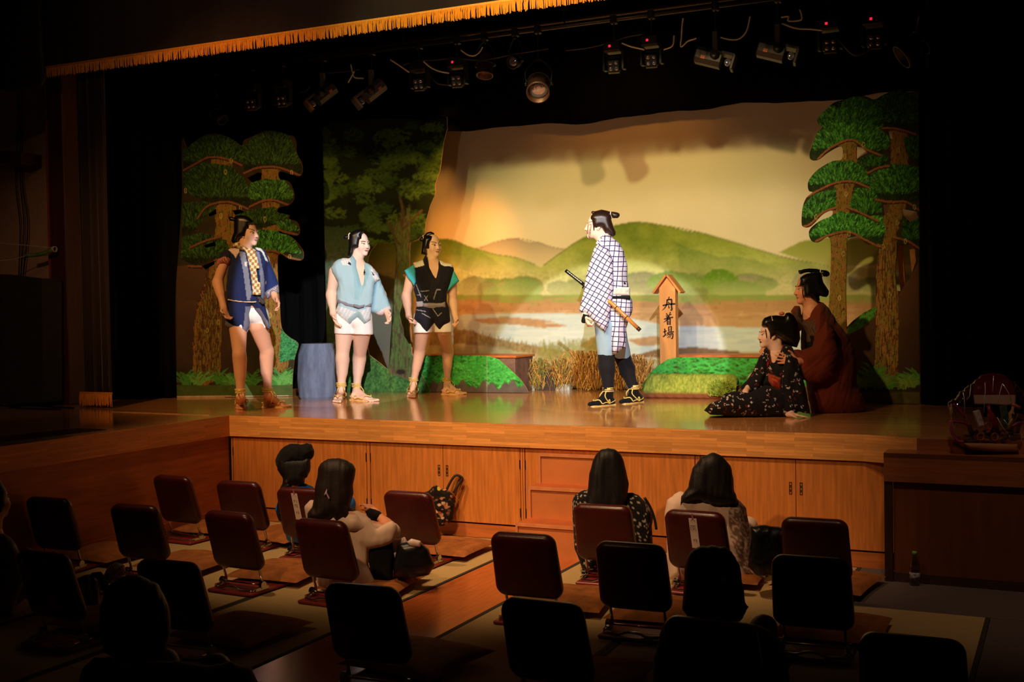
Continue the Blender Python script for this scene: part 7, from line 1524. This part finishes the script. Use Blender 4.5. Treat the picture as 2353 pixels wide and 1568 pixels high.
# ------------------------------------------------------------------ lighting rig above the stage
YR = 1.6
t = thing('lighting_pipe', 'long dark pipe carrying the stage lamps below the valance', 'pipe', tuple(aty(1300, 90, YR)))
a, b_ = aty(560, 175, YR), aty(2120, -2, YR); zt = 4.37
MB().tube([V(-1.6, YR, zt), V(6.4, YR, zt)], 0.024, 10).build('tube', M('pipe_steel', (70, 60, 54), 0.35, metal=0.8), t, True, world=True)
MB().tube([V(-1.6, YR+0.35, zt+0.14), V(6.4, YR+0.35, zt+0.14)], 0.024, 10).build('tube', M('pipe_steel', (70, 60, 54)), t, True, world=True)
for x in (-0.8, 0.9, 2.6, 4.3, 5.9):
    MB().tube([V(x, YR, zt), V(x, YR, 6.2)], 0.008, 6).build('hanger_rod', M('pipe_steel', (70, 60, 54)), t, world=True)
m_fix = M('fixture_black', (20, 19, 20), 0.45, var=0.2); m_fixg = M('fixture_grey', (44, 40, 44), 0.5, metal=0.0, var=0.1); m_lens = M('lens_glass', (190, 190, 215), 0.05, metal=0.8); m_led = M_emit('led_red', (255, 30, 60), 1.2); m_sticker = M('orange_sticker', (200, 110, 70), 0.6); m_gold_plate = M('brass_plate', (150, 110, 40), 0.3, metal=0.7, var=0.3)
def clampz(t, top, c):
    b = MB(); b.tube([V(*c)+V(0, 0, 0.0), V(c[0], YR, zt-0.03)], 0.009, 6); b.box(c[0]-0.03, c[0]+0.03, YR-0.032, YR+0.032, zt-0.045, zt+0.03, bev=0.008); b.build('clamp', m_fix, t, world=True)
def led_head(px, py, lab, led=True, yaw=0.0):
    c = aty(px, py, YR); t = thing('moving_head_lamp', lab, 'stage light', tuple(c), group='four-lens moving lamps')
    f = nrm(V(0.25*math.sin(yaw)+0.15, -0.8, -0.35)); r, f, u = frame(f)
    MB().box(c[0]-0.085, c[0]+0.085, YR-0.07, YR+0.07, c[2]+0.10, c[2]+0.20, bev=0.015).build('base_box', m_fix, t, world=True)
    for s in (-1, 1): MB().obox(c+V(s*0.088, 0, 0.03), (0.014, 0.035, 0.085), None, 0.006).build('yoke_arm', m_fix, t, world=True)
    MB().obox(c, (0.062, 0.06, 0.062), (r, f, u), 0.016).build('head', m_fix, t, world=True)
    MB().obox(c-u*0.066-f*0.0, (0.05, 0.055, 0.006), (r, f, u), 0.002).build('under_plate', M('olive_plate', (96, 84, 56), 0.5), t, world=True)
    for sx in (-1, 1):
        for sz in (-1, 1): MB().ell(c+f*0.060+r*sx*0.026+u*sz*0.026, (0.019, 0.010, 0.019), 10, 7, (r, f, u)).build('lens', m_lens, t, True, world=True)
    if led: MB().box(c[0]-0.028, c[0]-0.008, YR-0.073, YR-0.069, c[2]+0.14, c[2]+0.16).build('led_display', m_led, t, world=True)
    clampz(t, zt, c+V(0, 0, 0.2))
led_head(650, 228, 'four-lens lamp at the far left of the rig above the left pine board', False); led_head(580, 236, 'dim lamp leftmost on the rig beside a four-lens lamp', False)
led_head(965, 190, 'four-lens lamp left of its red-lit twin in the middle of the rig', False); led_head(1052, 182, 'four-lens lamp with a red display left of the big round spotlight'); led_head(1412, 148, 'four-lens lamp with a red display right of the big round spotlight')
led_head(1498, 135, 'four-lens lamp with a red display beside the grey scanner box'); led_head(1908, 100, 'four-lens lamp with a red display right of the two grey scanners'); led_head(2010, 90, 'four-lens lamp with a red display at the far right of the rig')
def scanner(px, py, lab, ang, mat, brass=False, flipx=1):
    """long boxed scanner: axis runs at 'ang' degrees below horizontal in the picture plane"""
    c = aty(px, py, YR-0.05); t = thing('scanner_lamp', lab, 'stage light', tuple(c), group='scanner lamps on the rig'); a = math.radians(ang)
    d = nrm(RTH*math.cos(a)*flipx-ZU*math.sin(a)+TOH*0.25); s = nrm(np.cross(d, ZU)); s = s if s @ TOH > 0 else -s; u = nrm(np.cross(s, d)); u = u if u[2] > 0 else -u
    hx = 0.165
    rings = []
    for k, (p, w, h2) in enumerate(((-hx, 0.075, 0.055), (-hx+0.01, 0.09, 0.068), (hx*0.35, 0.09, 0.068), (hx*0.36, 0.09, 0.068))):
        rings.append([c+d*p+s*x*w+u*z*h2 for x, z in ((1, -.45), (1, .45), (.6, 1), (-.6, 1), (-1, .45), (-1, -.45), (-.6, -1), (.6, -1))])
    MB().loft(rings).build('housing', mat, t, world=True)
    MB().obox(c+d*hx*0.66+u*0.06, (hx*0.36, 0.088, 0.012), (d, s, u), 0.004).build('hood_plate', mat, t, world=True)
    MB().obox(c+d*hx*0.98, (0.012, 0.088, 0.06), (d, s, u), 0.004).build('end_plate', m_gold_plate if brass else mat, t, world=True)
    MB().lathe([(0, 0), (0.038, 0), (0.038, 0.03), (0, 0.03)], 16, c-d*0.0+u*0.02+s*0.088, (d, u, s)).build('knob', m_fix, t, True, world=True)
    MB().ell(c+d*hx*0.72-u*0.005+s*0.03, (0.03, 0.008, 0.035), 12, 8, (d, s, u)).build('mirror', m_lens, t, True, world=True)
    MB().obox(c-d*hx*0.55-u*0.02+s*0.091, (0.018, 0.002, 0.014), (d, s, u)).build('sticker', m_sticker, t, world=True)
    MB().obox(c+V(0, 0.03, 0.14), (0.022, 0.022, 0.10), None, 0.004).build('bracket_post', M('olive_plate', (96, 84, 56)), t, world=True)
    clampz(t, zt, c+V(0, 0.03, 0.2))
scanner(738, 222, 'boxy scanner lamp with a brass end plate at the left of the rig', 40, M('scanner_olive', (46, 44, 38), 0.5, var=0.1), True, -1)
scanner(850, 216, 'grey boxy scanner lamp pointing down right of the brass-ended one', 40, M('scanner_grey', (74, 68, 70), 0.5, var=0.1), False, -1)
scanner(1642, 136, 'grey eight-sided scanner lamp left one of the bright pair on the right of the rig', 18, m_fixg); scanner(1786, 121, 'grey eight-sided scanner lamp right one of the bright pair on the right of the rig', 18, m_fixg)
def par(px, py, lab, r0, L_, d, mat, lens=True):
    c = aty(px, py, YR); t = thing('spotlight', lab, 'stage light', tuple(c), group='round spotlights on the rig'); d = nrm(d); s = nrm(np.cross(d, ZU)); u = np.cross(s, d)
    MB().lathe([(0, -L_*0.55), (r0*0.55, -L_*0.55), (r0*0.8, -L_*0.40), (r0*0.88, -L_*0.05), (r0, -L_*0.03), (r0, L_*0.42), (r0*1.06, L_*0.44), (r0*1.06, L_*0.5), (r0*0.96, L_*0.5), (r0*0.94, L_*0.3), (0, L_*0.28)], 24, c, (s, u, d)).build('can', mat, t, True, world=True)
    for f_ in (-0.03, 0.46): MB().tube([c+d*L_*f_+(s*math.cos(a)+u*math.sin(a))*r0*1.04 for a in np.linspace(0, 2*math.pi, 21)[:-1]], 0.006, 6, closed=True).build('ring', m_fixg, t, True, world=True)
    if lens: MB().ell(c+d*L_*0.31, (r0*0.9, r0*0.9, 0.02), 18, 8, (s, u, d)).build('lens', m_lens, t, True, world=True)
    MB().tube(bez([c+s*r0*1.1, c+s*r0*1.15+ZU*0.12, c+ZU*0.22, c-s*r0*1.15+ZU*0.12, c-s*r0*1.1], 5), 0.009, 6).build('yoke', m_fix, t, True, world=True)
    for sg in (-1, 1): MB().lathe([(0, 0), (0.018, 0), (0.018, 0.02), (0, 0.02)], 10, c+s*sg*r0*1.08, (d, u, s*sg)).build('knob', m_fix, t, True, world=True)
    clampz(t, zt, c+V(0, 0, 0.2))
par(1238, 192, 'big round brown spotlight hanging lowest at the middle of the rig', 0.10, 0.36, V(0.30, -0.10, 1.0)*-1+V(0.75, -1.3, 0.0), M('can_brown', (96, 62, 44), 0.4, metal=0.4, var=0.1))
par(1115, 150, 'small dim brown spotlight hanging behind the rig left of the big one', 0.075, 0.22, V(0.05, -0.3, -1), M('can_brown', (96, 62, 44)), False)
par(1185, 140, 'small round lamp with an orange glint left above the big spotlight', 0.055, 0.14, V(-0.1, -1.0, -0.4), m_fix)
par(495, 262, 'long dim spotlight above the left pine board', 0.055, 0.30, V(0.9, -0.2, -0.6), m_fixg, False)
par(2115, 100, 'large very dim spotlight at the far right end of the rig', 0.10, 0.36, V(-0.8, -0.3, -0.6), m_fix, False)
# cables of the rig
m_cab = M('pale_cable', (252, 226, 170), 0.5, var=0.1); m_cab2 = M('dark_cable', (70, 54, 44), 0.5, var=0.2)
cabs = [([(806, 148), (810, 165), (815, 178), (835, 180)], 1, 'pale loop of cable hanging left of the grey boxy scanner'), ([(800, 190), (810, 172), (814, 164)], 1, 'short pale cable end hanging left of the grey boxy scanner'), ([(897, 137), (917, 150), (940, 166)], 1, 'short straight pale cable between the left scanners and the middle lamps'),
        ([(973, 141), (990, 155), (1010, 164), (1032, 168)], 1, 'pale cable sagging between the two middle four-lens lamps'), ([(1059, 115), (1075, 126), (1090, 128), (1102, 120), (1109, 108)], 1, 'bright curved cable hanging above the middle of the rig'), ([(1429, 99), (1450, 107), (1481, 114)], 1, 'bright cable between the lamps right of the big spotlight'),
        ([(1656, 86), (1680, 91), (1700, 88), (1716, 70), (1724, 38)], 1, 'long bright cable sagging right of the left grey scanner'), ([(1797, 54), (1830, 65), (1865, 67), (1890, 70)], 1, 'bright cable running right from the right grey scanner'), ([(1795, 40), (1812, 38), (1812, 48), (1840, 46), (1842, 34), (1838, 22)], 1, 'bright bent cable above the right grey scanner'),
        ([(748, 168), (790, 165), (825, 160)], 0, 'dull cable strung between the left scanners'), ([(690, 212), (705, 208), (712, 195)], 0, 'dull cable hanging beside the brass-ended scanner'), ([(925, 150), (960, 140), (1000, 138), (1045, 132)], 0, 'dull cable strung above the middle lamps'), ([(990, 175), (1005, 192), (1030, 196)], 0, 'dull cable hanging between the two middle lamps'),
        ([(1300, 116), (1350, 110), (1400, 98), (1440, 85), (1480, 78)], 0, 'dull cable strung right of the big spotlight'), ([(1570, 42), (1568, 55), (1566, 85), (1565, 107), (1580, 95), (1600, 88)], 1, 'thin straight cable hanging left of the left grey scanner'), ([(1525, 114), (1545, 105), (1549, 82)], 1, 'short bright cable right of the second red-lit lamp'), ([(1925, 90), (1960, 125), (1985, 122), (2005, 105)], 0, 'dull cable sagging between the two rightmost lamps'), ([(1060, 135), (1110, 138), (1180, 125), (1260, 112)], 0, 'dull cable strung between the middle lamps and the big spotlight')]
for pts, br, lab in cabs:
    o = MB().tube(bez([aty(x, y, YR-0.06) for x, y in pts], 6), 0.0075 if br else 0.006, 6).build('rig_cable', m_cab if br else m_cab2, None, True); tag(o, lab, 'cable', 'cables on the lighting rig')
# ------------------------------------------------------------------ spectators on the floor chairs
def spectator(lab, D, hc, face, skin, clothes, hairs, base, neck_dz=0.2, S=0.95, colors=None, torso=None, extra=None, fold=0.006, hcol=(12, 9, 9), lean=0.0):
    p = thing('person', lab, 'person', base, group='spectators on the floor chairs')
    c = atd(*hc, D); f = facing(face); nk = c-ZU*neck_dz-f*0.02
    hd = head_mesh(c, f, ZU, S, nk, skin, h=0.0065)
    fd = Field(0.0125); fd.rc(nk+ZU*0.04, nk-ZU*0.10, 0.055, 0.09, 0.04); r = nrm(np.cross(f, ZU)); nk = nk+RTH*lean*0.4; hip = V(nk[0], nk[1], 0.16)+RTH*lean*0.6; sc = 1-lean*4
    fd.rc(nk-ZU*0.10, hip, 0.085, 0.10, 0.05); fd.rc(nk+r*0.13-ZU*0.08, nk-r*0.13-ZU*0.08, 0.055, 0.055, 0.05)
    fw_ = V(0, 1, 0)
    for s in (-1, 1):
        kn = hip+r*s*0.13+fw_*0.34+ZU*0.16; fd.rc(hip+r*s*0.07, kn, 0.085, 0.06, 0.04); an_ = hip+r*s*0.12+fw_*0.46-ZU*0.10; fd.rc(kn, an_, 0.055, 0.035, 0.03); fd.rc(an_-ZU*0.02, an_+fw_*0.15-ZU*0.025, 0.034, 0.028, 0.02)
        el_ = nk+r*s*0.16*sc-ZU*0.30+fw_*0.06; wr = nk+r*s*0.10-ZU*0.40+fw_*0.26
        if extra is None or 'wrist' not in extra or s != extra['side']: arm(fd, nk+r*s*0.14-ZU*0.09, el_, wr, 0.045, 0.038, 0.026); hand(fd, wr, fw_-ZU*0.4, -ZU, -r*s, 0.5, 0.9)
        else: arm(fd, nk+r*s*0.14-ZU*0.09, extra['elbow'], extra['wrist'], 0.045, 0.038, 0.026); hand(fd, extra['wrist'], extra['wrist']-extra['elbow'], -ZU, -r*s, 0.5, 0.9)
    v, q = fd.mesh(floor=0.05); cc = np.tile(np.array(lin(clothes[0][2][0])), (len(v), 1)); cc[v[:, 2] > nk[2]-0.03] = np.array(lin(skin))
    if extra: cc[np.linalg.norm(v-(extra['wrist']*0.85+extra['elbow']*0.15), axis=1) < 0.16] = np.array(lin(skin))
    Vv, Qv, Cv = join((v, q, cc), hd); np_mesh('body', Vv, Qv, m_skin, p, Cv)
    for nm, polys, cols, pf in clothes: slab_obj(nm, polys, p, m_fabric, cols, h=0.0115, fold=(fold, 16, 40, len(nm)), paintf=pf, floor=0.03)
    for nm, polys in hairs: slab_obj(nm, polys, p, m_hair_soft, [hcol], h=0.0095, fold=(0.004, 5, 90, 3))
    return p
m_hair_soft = MV('soft_hair', 0.55, 0.4, 0.5, 220, 0.25)
# person in the beret
k = tr(480, 920, 4.9); D = dist((1.76, -0.80, 0.66))
p = spectator('spectator in a black beret and bright blue top on the tagged chair', D, (677, 1085), 165, (150, 96, 70),
    [('blue_top', [(k([(800, 1000), (850, 940), (930, 950), (1080, 935), (1185, 970), (1190, 1200), (1160, 1400), (900, 1400), (850, 1150)]), D+0.03, 0.11, 0.08)], [(20, 110, 210)], None)],
    [('hair', [(k([(790, 640), (1140, 640), (1146, 760), (1140, 800), (1110, 860), (1080, 880), (1080, 950), (930, 960), (920, 1060), (880, 1100), (790, 1085), (790, 1010), (830, 940), (835, 880), (770, 780)]), D-0.02, 0.10, 0.06), (k([(762, 1180), (800, 1060), (850, 1060), (800, 1250), (830, 1370), (790, 1370), (760, 1290)]), D-0.10, 0.03, 0.025)])], (1.77, -0.85, 0.0), lean=0.09)
slab_obj('beret', [(k([(745, 670), (770, 620), (810, 560), (850, 520), (920, 490), (990, 484), (1050, 500), (1095, 487), (1150, 500), (1190, 570), (1180, 630), (1140, 668), (1130, 740), (1080, 760), (900, 770), (790, 800), (755, 730)]), D, 0.12, 0.09)], p, m_fabric, [(14, 13, 14)], h=0.008, fold=(0.008, 14, 14, 5))
b = MB(); b.ell(atd(*k([(873, 912)])[0], D-0.13), 0.010, 8, 6); b.build('hair_bead', m_chrome, p, True, world=True); b = MB(); b.ell(atd(*k([(885, 950)])[0], D-0.13), 0.009, 8, 6); b.build('hair_bead', m_chrome, p, True, world=True)
# woman in the cream jacket
D = dist((2.60, -1.84, 0.65)); elb = atd(905, 1222, D-0.02); wri = atd(862, 1178, D+0.10)
p = spectator('spectator with long wavy brown hair in a cream jacket holding her knees', D, (775, 1095), 150, (210, 140, 105),
    [('jacket', [([(700, 1165), (715, 1150), (760, 1158), (800, 1165), (842, 1182), (850, 1240), (846, 1300), (878, 1366), (830, 1372), (745, 1375), (728, 1340), (715, 1260)], D+0.02, 0.11, 0.07), ([(815, 1180), (850, 1192), (866, 1213), (900, 1198), (912, 1205), (914, 1220), (905, 1245), (885, 1256), (850, 1262), (820, 1250)], D-0.05, 0.055, 0.045)], [(214, 184, 166)], None),
     ('trousers', [([(838, 1176), (850, 1168), (872, 1176), (890, 1192), (878, 1200), (850, 1196)], D+0.10, 0.06, 0.04), ([(843, 1252), (900, 1240), (906, 1300), (900, 1345), (860, 1340), (850, 1300)], D+0.02, 0.08, 0.06)], [(14, 13, 15)], None)],
    [('hair', [(k([(1235, 760), (1260, 710), (1320, 670), (1400, 653), (1490, 658), (1560, 680), (1620, 720), (1650, 780), (1640, 860), (1620, 950), (1628, 1050), (1600, 1150), (1585, 1200), (1560, 1220), (1578, 1300), (1555, 1365), (1520, 1380), (1500, 1330), (1450, 1380), (1430, 1400), (1390, 1330), (1300, 1390), (1180, 1390), (1110, 1330), (1112, 1270), (1160, 1200), (1180, 1100), (1190, 980), (1220, 880)]), D-0.03, 0.115, 0.08)])], (2.58, -1.95, 0.0), extra={'side': 1, 'elbow': elb, 'wrist': wri}, hcol=(34, 20, 16))
slab_obj('hair_clip', [(k([(1290, 1080), (1330, 990), (1335, 1050), (1365, 1110), (1350, 1120), (1320, 1060)]), D-0.155, 0.006, 0.005)], p, m_fabric, [(196, 160, 190)], h=0.004)
# woman in the speckled dress
k = tr(1150, 960, 4.354); D = dist((3.96, -0.74, 0.64))
def speck(c, v, q):
    x, y = pxy(v); n = vnoise(x*3+100, y*3+100, 3.2, 5, 1); c[n > 0.80] = lin((190, 180, 176))
p = spectator('spectator with long straight black hair in a black speckled dress', D, (1395, 1095), 178, (190, 140, 115),
    [('dress', [(k([(720, 840), (740, 780), (800, 735), (870, 712), (1250, 762), (1330, 750), (1400, 782), (1460, 850), (1505, 950), (1520, 1200), (1500, 1400), (1200, 1560), (830, 1560), (740, 1300), (722, 1000)]), D+0.03, 0.12, 0.09)], [(16, 15, 17)], speck)],
    [('hair', [(k([(925, 440), (960, 360), (1010, 320), (1080, 304), (1150, 320), (1200, 360), (1232, 430), (1262, 540), (1282, 660), (1272, 780), (1252, 880), (1242, 960), (860, 950), (850, 860), (878, 700), (890, 560)]), D-0.03, 0.115, 0.07)])], (3.97, -0.8, 0.0))
MB().tube(bez([atd(*q_, D-0.10) for q_ in k([(1440, 800), (1500, 900), (1540, 1010), (1560, 1120)])], 5), 0.009, 6).build('bag_strap', M('strap_black', (14, 12, 12), 0.5), p, True, world=True)
# woman in the white blouse
k = tr(1100, 980, 2.667); D = dist((4.66, -0.77, 0.64))
def lace(c, v, q):
    x, y = pxy(v); m = inside(k([(1540, 450), (1640, 500), (1660, 640), (1690, 850), (1760, 935), (1640, 960), (1570, 780), (1530, 600)]), x, y); c[m] = lin((120, 92, 76)); n = vnoise(x*2+50, y*2+50, 4, 9, 2); c[m & (n > .55)] = lin((196, 164, 146))
p = spectator('spectator with shoulder-length dark hair in a white blouse and shawl', D, (1640, 1095), 175, (190, 140, 115),
    [('blouse', [(k([(1138, 540), (1155, 450), (1230, 400), (1400, 430), (1590, 450), (1640, 500), (1662, 640), (1692, 850), (1765, 935), (1640, 965), (1400, 965), (1170, 940), (1152, 800), (1148, 680)]), D+0.03, 0.12, 0.09)], [(226, 196, 180)], lace)],
    [('hair', [(k([(1288, 350), (1310, 260), (1360, 190), (1430, 161), (1490, 180), (1540, 240), (1562, 320), (1566, 400), (1600, 470), (1560, 482), (1440, 488), (1350, 455), (1250, 470), (1228, 515), (1240, 430), (1262, 400), (1285, 380)]), D-0.03, 0.12, 0.08)])], (4.65, -0.85, 0.0), hcol=(20, 13, 12))
# nearest spectator
k = tr(1440, 1240, 4.78); D = dist((5.48, -3.16, 0.60))
p = spectator('nearest spectator with dark bobbed hair and hair clip in a grey-green jacket', D, (1640, 1335), 172, (150, 110, 90),
    [('jacket', [(k([(300, 1300), (360, 1050), (400, 930), (470, 850), (560, 838), (680, 860), (900, 960), (1100, 915), (1350, 920), (1500, 960), (1600, 1010), (1680, 1120), (1760, 1280), (1800, 1600), (1800, 1900), (280, 1900), (280, 1600)]), D+0.04, 0.13, 0.10)], [(84, 88, 80)], None)],
    [('hair', [(k([(640, 300), (660, 200), (720, 120), (800, 80), (960, 68), (1100, 90), (1180, 170), (1230, 260), (1262, 400), (1292, 560), (1302, 700), (1335, 740), (1310, 800), (1280, 850), (1240, 905), (900, 925), (700, 885), (610, 760), (620, 600)]), D-0.03, 0.13, 0.09)])], (5.48, -3.3, 0.0), S=1.0)
slab_obj('hair_clip', [(k([(985, 450), (1010, 415), (1060, 402), (1105, 420), (1110, 455), (1075, 488), (1030, 480)]), D-0.165, 0.008, 0.006)], p, m_fabric, [(150, 100, 70)], h=0.005)
# spectator at the left edge with legs stretched out
D = dist((1.10, -3.30, 0.6))
p = spectator('spectator in a grey sweater cut off by the left edge with striped socks', D, (-14, 1150), 150, (190, 140, 110),
    [('sweater', [([(-80, 1240), (-40, 1222), (10, 1226), (30, 1240), (55, 1285), (58, 1330), (40, 1380), (30, 1420), (-80, 1440)], D, 0.13, 0.09)], [(110, 104, 92)], None),
     ('striped_trousers', [([(175, 1330), (205, 1318), (232, 1338), (232, 1410), (190, 1416), (172, 1400)], dist((1.25, -2.85, 0.1)), 0.06, 0.05)], [(14, 13, 15)], lambda c, v, q: stripes(c, np.ones(len(v), bool), v, -0.15, 17, 0.35, (186, 170, 172))),
     ('striped_sock', [([(236, 1326), (250, 1300), (268, 1292), (286, 1300), (289, 1318), (270, 1334), (250, 1342)], dist((1.2, -2.65, 0.12)), 0.035, 0.032)], [(214, 190, 184)], lambda c, v, q: stripes(c, np.ones(len(v), bool), v, -0.55, 6, 0.32, (40, 32, 32)))],
    [('hair', [([(-70, 1120), (-40, 1098), (0, 1100), (14, 1128), (12, 1160), (0, 1180), (-20, 1190), (-60, 1200)], D, 0.11, 0.07)])], (1.1, -3.2, 0.0))
slab_obj('shoe', [([(200, 1330), (212, 1316), (232, 1314), (245, 1330), (252, 1350), (240, 1362), (222, 1352)], dist((1.15, -2.75, 0.1)), 0.045, 0.035)], p, m_fabric, [(60, 58, 54)], h=0.007)
# spectator at the bottom left
D = dist((3.2, -4.75, 0.6))
p = spectator('dark-haired spectator with a dusky patterned top at the bottom left edge', D, (305, 1415), 160, (150, 110, 90),
    [('top', [([(190, 1540), (215, 1510), (250, 1512), (300, 1530), (360, 1520), (420, 1518), (470, 1530), (530, 1522), (575, 1535), (600, 1580), (620, 1700), (150, 1700)], D+0.02, 0.14, 0.10)], [(92, 66, 60)], lambda c, v, q: c.__setitem__(vnoise(pxy(v)[0], pxy(v)[1], 30, 4, 2) > 0.55, lin((70, 72, 58))))],
    [('hair', [([(228, 1400), (245, 1350), (280, 1325), (320, 1322), (365, 1345), (388, 1395), (392, 1450), (380, 1500), (350, 1520), (280, 1522), (240, 1500), (226, 1450)], D-0.02, 0.125, 0.09)])], (3.2, -4.65, 0.0), S=0.98)
